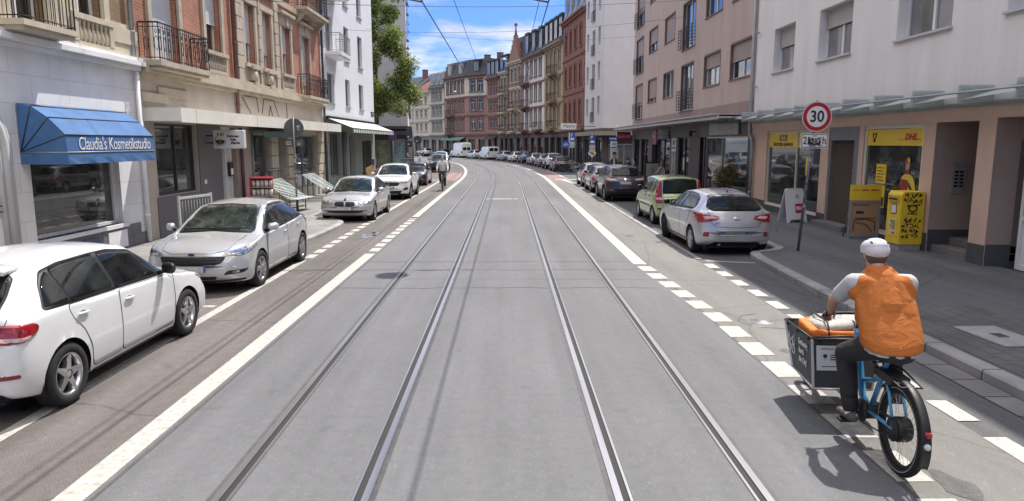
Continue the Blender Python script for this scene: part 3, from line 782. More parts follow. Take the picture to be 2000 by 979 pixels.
def white_hatch(label, loc, rz):
    c = start(profile(4.2, 1.79, 1.48, 2.575, .88, nose=.72, cowl=(1.0, .90), scr=(.18, 1.44), roofrear=(-1.42, 1.42), glassbot=(-1.93, .98), tailtop=.94, belt=(.92, .99), roofw=.585, bowr=.17), 'parked_car', label, CARGRP, loc, rz)
    p = WHITE_CAR; c.body(p)
    side_glass(c, [(.90, .94), (.29, 1.332), (-.05, 1.384), (-.4, 1.389), (-.9, 1.374), (-1.2, 1.335), (-1.345, 1.22), (-1.50, 1.025), (-1.48, 1.005), (-.3, .973)],
               [[(.85, .953), (.275, 1.32), (-.05, 1.373), (-.27, 1.377), (-.29, .985)], [(-.35, .988), (-.35, 1.377), (-.85, 1.364), (-1.08, 1.337), (-1.10, 1.01)], [(-1.125, 1.015), (-1.125, 1.325), (-1.22, 1.28), (-1.33, 1.20), (-1.47, 1.035)]])
    doors(c, p, [[(.90, .27), (.93, .55), (.90, .86), (.80, .925), (-.29, .958), (-.30, .27)], [(-.315, .27), (-.31, .96), (-1.20, .988), (-1.16, .86), (-1.0, .70), (-.90, .5), (-.88, .27)]], [(-.12, .83), (-1.0, .87)], p)
    screen(c, 'windscreen', [(.0, .97), (.62, .95), (.66, .98), (.53, 1.37), (0, 1.40)])
    screen(c, 'rear_window', [(.0, 1.0), (.56, 1.0), (.60, 1.05), (.53, 1.30), (.47, 1.335), (0, 1.345)], False, rnd=.06)
    lamp(c, 'taillight', [(-2.02, .50, .80), (-1.88, .84, .78), (-1.74, .89, .84), (-1.70, .89, .90), (-1.76, .88, .94), (-1.98, .5, .965), (-2.0, .46, .9)], 150, RED_LAMP, off=.012, rim=.01, rnd=.05)
    lamp(c, 'reverse_lamp', [(-2.02, .52, .815), (-1.88, .84, .795), (-1.80, .87, .815), (-1.80, .87, .835), (-1.88, .84, .83), (-2.02, .52, .85)], 150, CLEAR_LAMP, off=.016, rim=.004, rnd=.01)
    lamp(c, 'bumper_reflector', [(-2.02, .45, .455), (-1.90, .82, .47), (-1.90, .82, .505), (-2.02, .48, .495)], 155, mat('red_reflector', (.22, .03, .03), .3), off=.006)
    lamp(c, 'headlight', [(2.05, .50, .66), (1.75, .84, .70), (1.60, .86, .78), (1.95, .52, .76)], 35, LAMP_GLASS, off=.006)
    c.put('rear_diffuser', [(-.72, .24), (.72, .24), (.66, .33), (-.66, .33)], 180, DARK_TRIM, off=.004)
    lamp(c, 'spoiler', [(-1.4, .0, 1.0), (-1.4, .2, 1.0), (-1.4, .2, 1.01), (-1.4, .0, 1.01)], 180, p)
    c.line([(-.70, 1.0), (-.68, .80), (-.62, .62), (0, .60), (.62, .62), (.68, .80), (.70, 1.0)], 180, SEAM, .004, 'tailgate_gap')
    oval(c, 'fuel_flap', 1.46 + .0, .86, .088, .088, 90, p, off=.003, rimmat=SEAM)
    c.line(S([(.95, .36), (.96, .90), (.85, 1.0)]), 90, SEAM, .003, 'wing_gap', both=True)
    c.line(S([(.88, .215), (-.86, .215)]), 90, DARK_TRIM, .012, 'sill_trim', both=True)
    oval(c, 'emblem', 0, .86, .055, .055, 180, CHROME); c.plate(False, .70); c.plate(True, .42)
    c.wipers(False, base=[[(0, 1.0), (.42, 1.06)]]); c.mirrors(BLACK, .70, .97); c.antenna(-1.1)
    mb = MB(); mb.loft([[(-1.36 - i * .2, y, (1.44 - .03 * i) - .02 * (abs(y) / .5) ** 2 + dz) for y, dz in [(-.52, 0), (-.25, .012), (0, .016), (.25, .012), (.52, 0), (.52, -.035), (0, -.03), (-.52, -.035)]] for i in range(2)], 0); mb.build('roof_spoiler', p, c.root)
    c.wheel(mat('polished_star_alloy', (.6, .6, .61), .25, .9), 5, 'star', .21); return c
def silver_front_hatch(label, loc, rz):
    c = start(profile(4.36, 1.82, 1.47, 2.65, .93, nose=.74, cowl=(1.0, 1.02), scr=(.10, 1.43), roofrear=(-1.35, 1.39), glassbot=(-1.92, 1.02), tailtop=.96, belt=(.90, 1.0), roofw=.575, bowf=.30, r=.325, steer=-3), 'parked_car', label, CARGRP, loc, rz)
    p = SILVER; c.body(p)
    side_glass(c, [(1.02, .915), (.35, 1.31), (.0, 1.378), (-.4, 1.39), (-.9, 1.37), (-1.3, 1.30), (-1.68, 1.10), (-1.62, 1.035), (-.3, .965)],
               [[(.92, .945), (.32, 1.285), (.0, 1.352), (-.27, 1.363), (-.29, .985)], [(-.36, .99), (-.36, 1.363), (-.85, 1.35), (-1.10, 1.31), (-1.13, 1.03)], [(-1.18, 1.035), (-1.18, 1.29), (-1.32, 1.25), (-1.6, 1.085)]])
    doors(c, p, [[(.93, .27), (.96, .55), (.93, .84), (.85, .915), (-.29, .958), (-.31, .27)], [(-.325, .27), (-.31, .96), (-1.22, 1.0), (-1.18, .86), (-1.02, .70), (-.93, .5), (-.90, .27)]], [(-.13, .84), (-1.02, .885)], p)
    screen(c, 'windscreen', [(.0, 1.0), (.64, .965), (.67, 1.0), (.53, 1.36), (0, 1.39)])
    screen(c, 'rear_window', [(.0, 1.03), (.55, 1.03), (.58, 1.08), (.48, 1.29), (0, 1.32)], False)
    lamp(c, 'headlight', [(2.12, .48, .665), (1.9, .74, .665), (1.62, .87, .76), (1.45, .88, .815), (1.80, .78, .795), (2.05, .50, .725)], 38, LAMP_GLASS, off=.007, rnd=.03, rimmat=DARK_TRIM)
    lamp(c, 'headlight_bowl', [(1.98, .58, .69), (1.85, .74, .70), (1.78, .79, .76), (1.95, .60, .74)], 38, CHROME, off=.012, rim=.003)
    c.put('grille', [(-.56, .66), (.56, .66), (.50, .555), (.34, .51), (-.34, .51), (-.50, .555)], 0, BLACK, off=.006, rnd=.04)
    for z in (.56, .61): c.line([(-.44, z), (.44, z)], 0, DARK_TRIM, .008, 'grille_bar', off=.01)
    c.line([(-.57, .665), (0, .672), (.57, .665)], 0, CHROME, .005, 'grille_trim', off=.009)
    c.put('lower_intake', [(-.42, .33), (.42, .33), (.38, .27), (-.38, .27)], 0, BLACK, off=.005)
    lamp(c, 'fog_lamp_recess', [(2.12, .48, .35), (1.95, .78, .375), (1.86, .84, .44), (2.08, .54, .425)], 30, BLACK, off=.006, rnd=.04)
    lamp(c, 'fog_lamp', [(2.08, .62, .38), (2.0, .72, .385), (2.0, .72, .425), (2.08, .64, .415)], 30, LAMP_GLASS, off=.012)
    oval(c, 'emblem', 0, .70, .055, .022, 0, mat('emblem_blue', (.01, .02, .09), .35), off=.012); 
    c.plate(True, .46, -.0)
    c.line([(-.62, .92), (-.56, .76), (-.36, .715), (0, .722), (.36, .715), (.56, .76), (.62, .92)], 0, SEAM, .0035, 'bonnet_gap')
    c.line(S([(.97, .36), (.98, .88), (.88, .98)]), 90, SEAM, .003, 'wing_gap', both=True)
    lamp(c, 'bumper_lip', [(2.1, .0, .235), (1.95, .82, .25), (1.95, .82, .27), (2.1, .0, .255)], 20, DARK_TRIM, off=.02)
    lamp(c, 'taillight', [(-2.0, .60, .86), (-1.75, .88, .84), (-1.62, .89, .95), (-1.68, .87, 1.03), (-1.95, .6, .98)], 145, RED_LAMP, off=.008)
    c.wipers(True, base=[[(-.1, 1.0), (.52, 1.02)], [(-.62, 1.0), (-.05, 1.02)]]); c.mirrors(p, .82, .965); c.plate(False, .72); c.antenna(-1.15)
    c.line(S([(.9, .215), (-.9, .215)]), 90, DARK_TRIM, .012, 'sill_trim', both=True)
    c.wheel(ALLOY, 5, 'twin', .215); return c
def silver_kidney(label, loc, rz):
    c = start(profile(4.24, 1.75, 1.42, 2.66, .74, nose=.72, cowl=(.97, .72), scr=(-.05, 1.38), roofrear=(-1.45, 1.33), glassbot=(-1.98, .98), tailtop=.92, belt=(.88, .95), roofw=.56, bowf=.2), 'parked_car', label, CARGRP, loc, rz)
    p = SILVER; c.body(p)
    side_glass(c, [(.78, .90), (.12, 1.27), (-.2, 1.338), (-.6, 1.345), (-1.1, 1.32), (-1.45, 1.22), (-1.62, 1.03), (-1.5, .985), (-.5, .945)], [[(.68, .925), (.10, 1.25), (-.2, 1.315), (-.42, 1.32), (-.44, .955)], [(-.52, .96), (-.52, 1.32), (-1.0, 1.30), (-1.35, 1.21), (-1.5, 1.02)]])
    doors(c, p, [[(.82, .27), (.85, .6), (.78, .88), (.66, .905), (-.45, .935), (-.47, .27)]], [(-.28, .80)], p)
    screen(c, 'windscreen', [(.0, .96), (.61, .93), (.64, .97), (.50, 1.31), (0, 1.34)]); screen(c, 'rear_window', [(.0, 1.0), (.5, 1.0), (.46, 1.25), (0, 1.28)], False)
    for s in (1, -1):
        c.put('grille', [(s * .02, .52), (s * .31, .54), (s * .34, .60), (s * .30, .665), (s * .05, .675), (s * .02, .65)][::s], 0, BLACK, off=.012, rnd=.05, rimmat=CHROME)
    lamp(c, 'headlight', [(2.02, .42, .60), (1.9, .70, .585), (1.62, .84, .62), (1.58, .85, .70), (1.85, .68, .71), (2.0, .44, .68)], 30, LAMP_GLASS, off=.008, rnd=.05, rimmat=DARK_TRIM)
    for y in (.52, .67): oval(c, 'headlight_bowl', y, .645, .06, .055, 0, CHROME, off=.014); oval(c, 'headlight_bowl', -y, .645, .06, .055, 0, CHROME, off=.014)
    c.put('lower_intake', [(-.72, .40), (-.6, .33), (-.3, .305), (.3, .305), (.6, .33), (.72, .40), (.5, .395), (-.5, .395)], 0, BLACK, off=.006)
    lamp(c, 'fog_lamp', [(2.0, .56, .345), (1.93, .66, .35), (1.93, .66, .385), (2.0, .56, .385)], 15, LAMP_GLASS, off=.014)
    c.line([(-.84, .50), (-.4, .47), (.4, .47), (.84, .50)], 0, SEAM, .003, 'bumper_crease'); oval(c, 'emblem', 0, .735, .038, .032, 0, mat('emblem_blue', (.01, .02, .09)), off=.02)
    c.line([(-.6, .88), (-.52, .74), (-.25, .70), (.25, .70), (.52, .74), (.6, .88)], 0, SEAM, .0035, 'bonnet_gap'); c.plate(True, .455)
    lamp(c, 'taillight', [(-1.95, .55, .78), (-1.7, .85, .80), (-1.65, .85, .92), (-1.93, .55, .9)], 150, RED_LAMP); c.plate(False, .7)
    c.wipers(True, base=[[(0, .965), (.5, .985)], [(-.55, .96), (-.02, .985)]]); c.mirrors(p, .58, .93); c.wheel(ALLOY, 7, 'plain', .205); return c
def white_suv(label, loc, rz):
    c = start(profile(4.36, 1.84, 1.60, 2.63, .87, nose=.86, cowl=(1.12, .85), scr=(.12, 1.55), roofrear=(-1.45, 1.52), glassbot=(-1.95, 1.12), tailtop=1.05, belt=(1.02, 1.1), roofw=.59, r=.345, bowf=.2, waist=.7), 'parked_car', label, CARGRP, loc, rz)
    p = PEARL; c.body(p, .30, True)
    side_glass(c, [(.90, 1.04), (.30, 1.42), (0, 1.50), (-.5, 1.51), (-1.2, 1.47), (-1.6, 1.28), (-1.55, 1.14), (-.5, 1.08)], [[(.80, 1.065), (.28, 1.40), (0, 1.475), (-.26, 1.485), (-.28, 1.095)], [(-.36, 1.10), (-.36, 1.485), (-.9, 1.47), (-1.05, 1.45), (-1.07, 1.13)], [(-1.12, 1.14), (-1.12, 1.44), (-1.3, 1.38), (-1.5, 1.2)]])
    doors(c, p, [[(.88, .33), (.9, .6), (.86, .96), (.76, 1.04), (-.28, 1.075), (-.3, .33)], [(-.315, .33), (-.3, 1.075), (-1.15, 1.11), (-1.1, .95), (-.95, .75), (-.88, .5), (-.86, .33)]], [(-.1, .93), (-.98, .97)], p)
    screen(c, 'windscreen', [(.0, 1.13), (.64, 1.10), (.67, 1.13), (.54, 1.48), (0, 1.51)]); screen(c, 'rear_window', [(.0, 1.14), (.52, 1.14), (.5, 1.42), (0, 1.45)], False)
    c.put('grille', [(-.46, .80), (.46, .80), (.50, .74), (.40, .63), (-.40, .63), (-.50, .74)], 0, BLACK, off=.01, rnd=.04, rimmat=CHROME)
    for z in (.68, .73, .77): c.line([(-.42, z), (.42, z)], 0, DARK_TRIM, .007, 'grille_bar', off=.014)
    for k in (0,): c.line([(.04, .755), (-.02, .76), (-.035, .735), (.035, .715), (.02, .69), (-.04, .695)], 0, CHROME, .009, 'emblem', off=.02)
    lamp(c, 'headlight', [(2.08, .48, .76), (1.92, .74, .75), (1.65, .88, .83), (1.62, .87, .88), (1.85, .76, .865), (2.05, .50, .83)], 35, LAMP_GLASS, off=.008, rimmat=DARK_TRIM)
    c.put('lower_intake', [(-.62, .42), (.62, .42), (.52, .30), (-.52, .30)], 0, BLACK, off=.008)
    lamp(c, 'fog_lamp_recess', [(2.06, .60, .44), (1.92, .80, .46), (1.88, .82, .56), (2.0, .68, .57)], 30, BLACK, off=.008, rnd=.04)
    c.put('skid_plate', [(-.45, .29), (.45, .29), (.38, .235), (-.38, .235)], 0, ALLOY, off=.008); c.plate(True, .56)
    c.line([(-.66, 1.0), (-.6, .87), (-.3, .84), (.3, .84), (.6, .87), (.66, 1.0)], 0, SEAM, .0035, 'bonnet_gap'); lamp(c, 'taillight', [(-1.95, .55, .92), (-1.7, .88, .95), (-1.65, .88, 1.05), (-1.93, .55, 1.03)], 150, RED_LAMP); c.plate(False, .8)
    for s in (1, -1): mb = MB(); mb.tube([(.1, s * .60, 1.545), (-.1, s * .61, 1.585), (-1.2, s * .6, 1.57), (-1.4, s * .58, 1.535)], .018, 6); mb.build('roof_rail', DARK_TRIM, c.root)
    c.wipers(True, base=[[(0, 1.13), (.5, 1.15)], [(-.55, 1.12), (-.02, 1.15)]]); c.mirrors(p, .70, 1.07); c.wheel(ALLOY, 5, 'twin', .22); return c
def dark_mini(label, loc, rz):
    c = start(profile(3.7, 1.68, 1.40, 2.47, .60, nose=.76, cowl=(.97, .78), scr=(.30, 1.36), roofrear=(-1.35, 1.34), glassbot=(-1.62, .98), tailtop=.93, belt=(.90, .96), roofw=.60, r=.30, bowf=.22), 'parked_car', label, CARGRP, loc, rz)
    p = NAVY; c.body(p)
    side_glass(c, [(.84, .92), (.40, 1.29), (0, 1.33), (-1.0, 1.32), (-1.42, 1.25), (-1.5, .985), (-.4, .95)], [[(.74, .945), (.36, 1.275), (0, 1.31), (-.3, 1.31), (-.32, .965)], [(-.4, .97), (-.4, 1.31), (-1.1, 1.29), (-1.36, 1.22), (-1.42, 1.0)]], None)
    doors(c, p, [[(.80, .27), (.8, .86), (.7, .92), (-.36, .95), (-.38, .27)]], [(-.22, .82)], CHROME)
    screen(c, 'windscreen', [(.0, .98), (.62, .96), (.64, 1.0), (.56, 1.29), (0, 1.32)]); screen(c, 'rear_window', [(.0, 1.0), (.5, 1.0), (.5, 1.25), (0, 1.28)], False)
    c.put('grille', [(-.36, .66), (.36, .66), (.40, .58), (.33, .50), (-.33, .50), (-.40, .58)], 0, BLACK, off=.012, rnd=.05, rimmat=CHROME)
    a = R(24)
    for s in (1,):
        lamp(c, 'headlight', [(1.72 + .0 * k, .60 + .115 * math.cos(k), .72 + .115 * math.sin(k)) for k in np.linspace(0, 2 * math.pi, 17)[:-1]], 20, LAMP_GLASS, off=.016, rnd=0, rimmat=CHROME)
    lamp(c, 'fog_lamp', [(1.75, .58 + .06 * math.cos(k), .40 + .06 * math.sin(k)) for k in np.linspace(0, 2 * math.pi, 13)[:-1]], 15, LAMP_GLASS, off=.012, rnd=0, rimmat=CHROME)
    c.put('lower_intake', [(-.42, .37), (.42, .37), (.38, .29), (-.38, .29)], 0, BLACK, off=.006); c.plate(True, .45)
    lamp(c, 'taillight', [(-1.75, .6, .72), (-1.6, .76, .72), (-1.6, .76, .92), (-1.75, .6, .92)], 150, RED_LAMP); c.plate(False, .68)
    c.mirrors(p, .66, .95); c.wipers(True, base=[[(0, .985), (.45, 1.0)], [(-.5, .98), (-.02, 1.0)]]); c.wheel(ALLOY, 5, 'five', .2); return c
def silver_rear_hatch(label, loc, rz):
    c = start(profile(4.3, 1.78, 1.47, 2.65, .88, nose=.74, cowl=(.98, 1.0), scr=(.08, 1.42), roofrear=(-1.50, 1.385), glassbot=(-1.97, 1.02), tailtop=.97, belt=(.92, 1.02), roofw=.56, bowr=.2, steer=-22), 'parked_car', label, CARGRP, loc, rz)
    p = SILVER_COOL; c.body(p)
    side_glass(c, [(.98, .925), (.32, 1.30), (0, 1.368), (-.4, 1.385), (-.9, 1.36), (-1.2, 1.29), (-1.42, 1.12), (-1.35, 1.03), (-.3, .985)], [[(.88, .955), (.30, 1.28), (0, 1.345), (-.27, 1.36), (-.29, 1.0)], [(-.36, 1.0), (-.36, 1.36), (-.85, 1.34), (-1.12, 1.28), (-1.36, 1.12), (-1.3, 1.045)]])
    doors(c, p, [[(.92, .27), (.95, .55), (.92, .85), (.84, .925), (-.29, .975), (-.31, .27)], [(-.325, .27), (-.31, .978), (-1.20, 1.02), (-1.17, .86), (-1.02, .70), (-.93, .5), (-.90, .27)]], [(-.13, .85), (-1.02, .89)], p)
    screen(c, 'windscreen', [(.0, .99), (.62, .96), (.65, 1.0), (.52, 1.35), (0, 1.38)])
    screen(c, 'rear_window', [(.0, 1.05), (.50, 1.05), (.60, 1.09), (.62, 1.13), (.50, 1.32), (.45, 1.345), (0, 1.355)], False, rnd=.06)
    lamp(c, 'taillight', [(-2.03, .40, .855), (-1.98, .62, .79), (-1.82, .84, .76), (-1.66, .88, .86), (-1.52, .89, .97), (-1.70, .86, 1.0), (-1.90, .62, .95), (-2.0, .42, .915)], 140, RED_LAMP, off=.012, rim=.008, rnd=.04)
    lamp(c, 'reverse_lamp', [(-2.0, .46, .865), (-1.9, .66, .84), (-1.86, .72, .90), (-1.95, .55, .92)], 140, CLEAR_LAMP, off=.016, rim=.003)
    lamp(c, 'bumper_reflector', [(-2.0, .62, .45), (-1.92, .74, .46), (-1.94, .72, .56), (-2.0, .62, .56)], 160, mat('red_reflector', (.22, .03, .03), .3), off=.008)
    c.line([(-.64, 1.06), (-.58, .80), (-.50, .68), (0, .66), (.50, .68), (.58, .80), (.64, 1.06)], 180, SEAM, .0045, 'tailgate_gap')
    c.put('plate_recess', [(-.48, .60), (.48, .60), (.36, .47), (-.36, .47)], 180, mat('recess_shade_grey', (.3, .31, .33), .35, .5), off=-.0 + .002, rnd=.02); c.plate(False, .535)
    c.put('rear_diffuser', [(-.62, .245), (.62, .245), (.50, .335), (-.50, .335)], 180, DARK_TRIM, off=.006)
    o = oval(c, 'emblem', 0, .865, .082, .045, 180, CHROME, off=.01)[0]; oval(c, 'emblem_field', 0, .865, .066, .032, 180, SILVER_COOL, off=.013)
    c.line([(-.03, .885), (-.018, .845)], 180, CHROME, .006, 'emblem_bar', off=.016); c.line([(.03, .885), (.018, .845)], 180, CHROME, .006, 'emblem_bar', off=.016); c.line([(-.03, .86), (.03, .87)], 180, CHROME, .005, 'emblem_bar', off=.016)
    h = c.hit(math.pi, .46, .76)[0]
    text('lettering', 'i30', .085, CHROME, c.root, (h.x - .012, .46 * 1, .755), (math.pi / 2, 0, -math.pi / 2), 1.2)
    text('lettering', 'LPI', .05, CHROME, c.root, (c.hit(math.pi, -.5, .78)[0].x - .012, -.5, .78), (math.pi / 2, 0, -math.pi / 2), 1.2)
    mb = MB(); mb.tube([(-2.02, .38, .27), (-1.8, .38, .27)], .03, 12); mb.build('exhaust_pipe', CHROME, c.root)
    c.line([(-.45, 1.36), (0, 1.375), (.45, 1.36)], 180, DARK_TRIM, .008, 'brake_lamp', off=.004)
    c.wipers(False, base=[[(0, 1.05), (-.44, 1.10)]]); c.mirrors(BLACK, .80, .975); c.antenna(-1.25, .2)
    lamp(c, 'headlight', [(2.0, .50, .66), (1.75, .82, .70), (1.5, .86, .82), (1.9, .55, .76)], 35, LAMP_GLASS); c.plate(True, .42)
    c.line(S([(.9, .215), (-.9, .215)]), 90, DARK_TRIM, .012, 'sill_trim', both=True)
    c.wheel(ALLOY, 5, 'twin', .205); return c
def green_box_car(label, loc, rz):
    c = start(profile(3.54, 1.58, 1.54, 2.30, .68, nose=.80, cowl=(1.02, .82), scr=(.32, 1.48), roofrear=(-1.50, 1.50), glassbot=(-1.62, 1.0), tailtop=.99, belt=(.94, .98), roofw=.58, r=.285, bowr=.1, bowf=.18), 'parked_car', label, CARGRP, loc, rz)
    p = PALEGREEN; c.body(p, .27)
    side_glass(c, None, [[(.80, .98), (.40, 1.38), (.1, 1.43), (-.16, 1.435), (-.18, .99)], [(-.24, .99), (-.24, 1.435), (-.75, 1.43), (-.80, 1.0)], [(-.90, 1.0), (-.88, 1.42), (-1.2, 1.40), (-1.3, 1.32), (-1.24, 1.12), (-1.1, 1.01)]])
    doors(c, p, [[(.80, .28), (.82, .88), (.72, .96), (-.19, .965), (-.20, .28)], [(-.215, .28), (-.21, .968), (-.86, .975), (-.84, .60), (-.80, .28)]], [(-.05, .86), (-.7, .87)], BLACK)
    c.line(S([(.78, .56), (-.78, .56)]), 90, DARK_TRIM, .022, 'rubbing_strip', both=True)
    screen(c, 'windscreen', [(.0, 1.04), (.58, 1.03), (.6, 1.06), (.54, 1.41), (0, 1.44)])
    screen(c, 'rear_window', [(.0, 1.02), (.50, 1.02), (.53, 1.06), (.50, 1.41), (.46, 1.44), (0, 1.45)], False)
    lamp(c, 'taillight', [(-1.73, .555, .70), (-1.62, .77, .70), (-1.56, .77, 1.0), (-1.50, .66, 1.40), (-1.54, .575, 1.40), (-1.70, .60, 1.0)], 165, RED_LAMP, off=.012, rnd=.02, nv=16)
    lamp(c, 'reverse_lamp', [(-1.73, .57, .80), (-1.64, .75, .80), (-1.64, .75, .87), (-1.73, .58, .87)], 165, CLEAR_LAMP, off=.016, rnd=.01)
    c.put('rear_bumper_strip', [(-.70, .50), (.70, .50), (.70, .55), (-.70, .55)], 180, DARK_TRIM, off=.012); c.plate(False, .74); c.line([(-.52, 1.0), (-.52, .60), (.52, .60), (.52, 1.0)], 180, SEAM, .004, 'tailgate_gap')
    c.put('tailgate_recess', [(-.30, .83), (.30, .83), (.30, .67), (-.30, .67)], 180, DARK_TRIM, off=.003); c.wipers(False, base=[[(0, 1.03), (.4, 1.05)]])
    lamp(c, 'headlight', [(1.78, .45, .68), (1.6, .72, .70), (1.55, .73, .86), (1.75, .48, .84)], 30, LAMP_GLASS); c.plate(True, .45)
    c.mirrors(BLACK, .70, 1.02); c.antenna(-.9, .22); c.wheel(HUBCAP, 8, 'cap', .165); return c
def dark_suv(label, loc, rz, paint=AUBERG):
    c = start(profile(4.21, 1.77, 1.59, 2.60, .85, nose=.86, cowl=(1.08, .92), scr=(.15, 1.54), roofrear=(-1.50, 1.52), glassbot=(-1.85, 1.08), tailtop=1.02, belt=(1.02, 1.1), roofw=.58, r=.335, waist=.7, bowr=.17), 'parked_car', label, CARGRP, loc, rz)
    p = paint; c.body(p, .46, True)
    side_glass(c, [(.92, 1.03), (.33, 1.41), (0, 1.485), (-.5, 1.50), (-1.2, 1.46), (-1.5, 1.35), (-1.55, 1.14), (-.5, 1.075)], [[(.82, 1.06), (.3, 1.39), (0, 1.465), (-.26, 1.475), (-.28, 1.09)], [(-.36, 1.095), (-.36, 1.475), (-.9, 1.455), (-1.0, 1.44), (-1.02, 1.125)], [(-1.08, 1.13), (-1.08, 1.43), (-1.3, 1.38), (-1.46, 1.18)]])
    doors(c, p, [[(.88, .47), (.9, .7), (.86, .96), (.76, 1.03), (-.28, 1.07), (-.3, .47)], [(-.315, .47), (-.3, 1.07), (-1.15, 1.10), (-1.1, .95), (-.95, .78), (-.92, .6), (-.92, .47)]], [(-.1, .93), (-.98, .97)], p)
    screen(c, 'windscreen', [(.0, 1.1), (.62, 1.08), (.64, 1.12), (.53, 1.46), (0, 1.49)]); screen(c, 'rear_window', [(.0, 1.12), (.50, 1.12), (.58, 1.17), (.53, 1.40), (.48, 1.44), (0, 1.46)], False)
    lamp(c, 'taillight', [(-1.98, .45, .93), (-1.85, .78, .92), (-1.65, .86, .97), (-1.62, .85, 1.04), (-1.8, .78, 1.05), (-1.95, .48, .99)], 150, CLEAR_LAMP, off=.012, rimmat=RED_LAMP, rnd=.03)
    lamp(c, 'bumper_reflector', [(-1.98, .58, .50), (-1.9, .74, .50), (-1.9, .74, .53), (-1.98, .58, .53)], 160, RED_LAMP, off=.008); c.plate(False, .82); oval(c, 'emblem', 0, .98, .06, .06, 180, CHROME)
    c.line([(-.66, 1.1), (-.6, .85), (-.5, .66), (.5, .66), (.6, .85), (.66, 1.1)], 180, SEAM, .0045, 'tailgate_gap'); lamp(c, 'headlight', [(2.0, .50, .76), (1.75, .82, .80), (1.65, .86, .9), (1.9, .55, .86)], 35, LAMP_GLASS); c.plate(True, .5)
    c.line(S([(.95, 1.0), (.33, 1.42), (0, 1.5), (-.6, 1.51), (-1.25, 1.47)]), 90, CHROME, .007, 'roof_trim', both=True, off=.006); c.wipers(False, base=[[(0, 1.13), (.4, 1.17)]])
    c.mirrors(p, .74, 1.08); c.antenna(-1.3, .12); c.wheel(HUBCAP, 10, 'plain', .205); return c
def old_saloon(label, loc, rz, paint, name='parked_car', group=CARGRP):
    """square older hatch, seen from behind"""
    c = start(profile(4.02, 1.70, 1.42, 2.47, .83, nose=.72, cowl=(.94, .80), scr=(.12, 1.37), roofrear=(-1.42, 1.34), glassbot=(-1.78, .95), tailtop=.90, belt=(.88, .92), roofw=.575, r=.295, bowr=.1, bowf=.15), name, label, group, loc, rz)
    p = paint; c.body(p, .27)
    side_glass(c, [(.85, .90), (.27, 1.27), (0, 1.325), (-1.1, 1.31), (-1.35, 1.22), (-1.45, .95), (-.3, .92)], [[(.75, .925), (.25, 1.255), (0, 1.305), (-.25, 1.31), (-.27, .935)], [(-.34, .94), (-.34, 1.31), (-.9, 1.3), (-.94, .945)], [(-1.0, .95), (-1.0, 1.29), (-1.28, 1.2), (-1.36, .97)]])
    doors(c, p, [[(.84, .27), (.86, .84), (.76, .90), (-.28, .92), (-.3, .27)], [(-.315, .27), (-.3, .92), (-1.05, .935), (-.95, .75), (-.86, .5), (-.84, .27)]], [(-.12, .83), (-.9, .84)], BLACK)
    c.line(S([(.82, .52), (-.82, .52)]), 90, DARK_TRIM, .018, 'rubbing_strip', both=True)
    screen(c, 'windscreen', [(.0, .95), (.6, .94), (.62, .97), (.52, 1.29), (0, 1.32)]); screen(c, 'rear_window', [(.0, .98), (.52, .98), (.55, 1.02), (.5, 1.26), (0, 1.29)], False)
    lamp(c, 'taillight', [(-1.9, .50, .68), (-1.8, .80, .68), (-1.72, .82, .70), (-1.72, .82, .84), (-1.9, .50, .85)], 155, RED_LAMP, off=.01); c.plate(False, .76); c.plate(True, .42)
    c.put('rear_bumper_strip', [(-.78, .44), (.78, .44), (.78, .52), (-.78, .52)], 180, DARK_TRIM, off=.014); lamp(c, 'headlight', [(1.98, .45, .60), (1.8, .76, .60), (1.75, .78, .72), (1.96, .48, .72)], 25, LAMP_GLASS, off=.006)
    c.put('grille', [(-.4, .62), (.4, .62), (.4, .70), (-.4, .70)], 0, BLACK, off=.006); c.mirrors(BLACK, .64, .95); c.wheel(HUBCAP, 7, 'cap', .185); return c
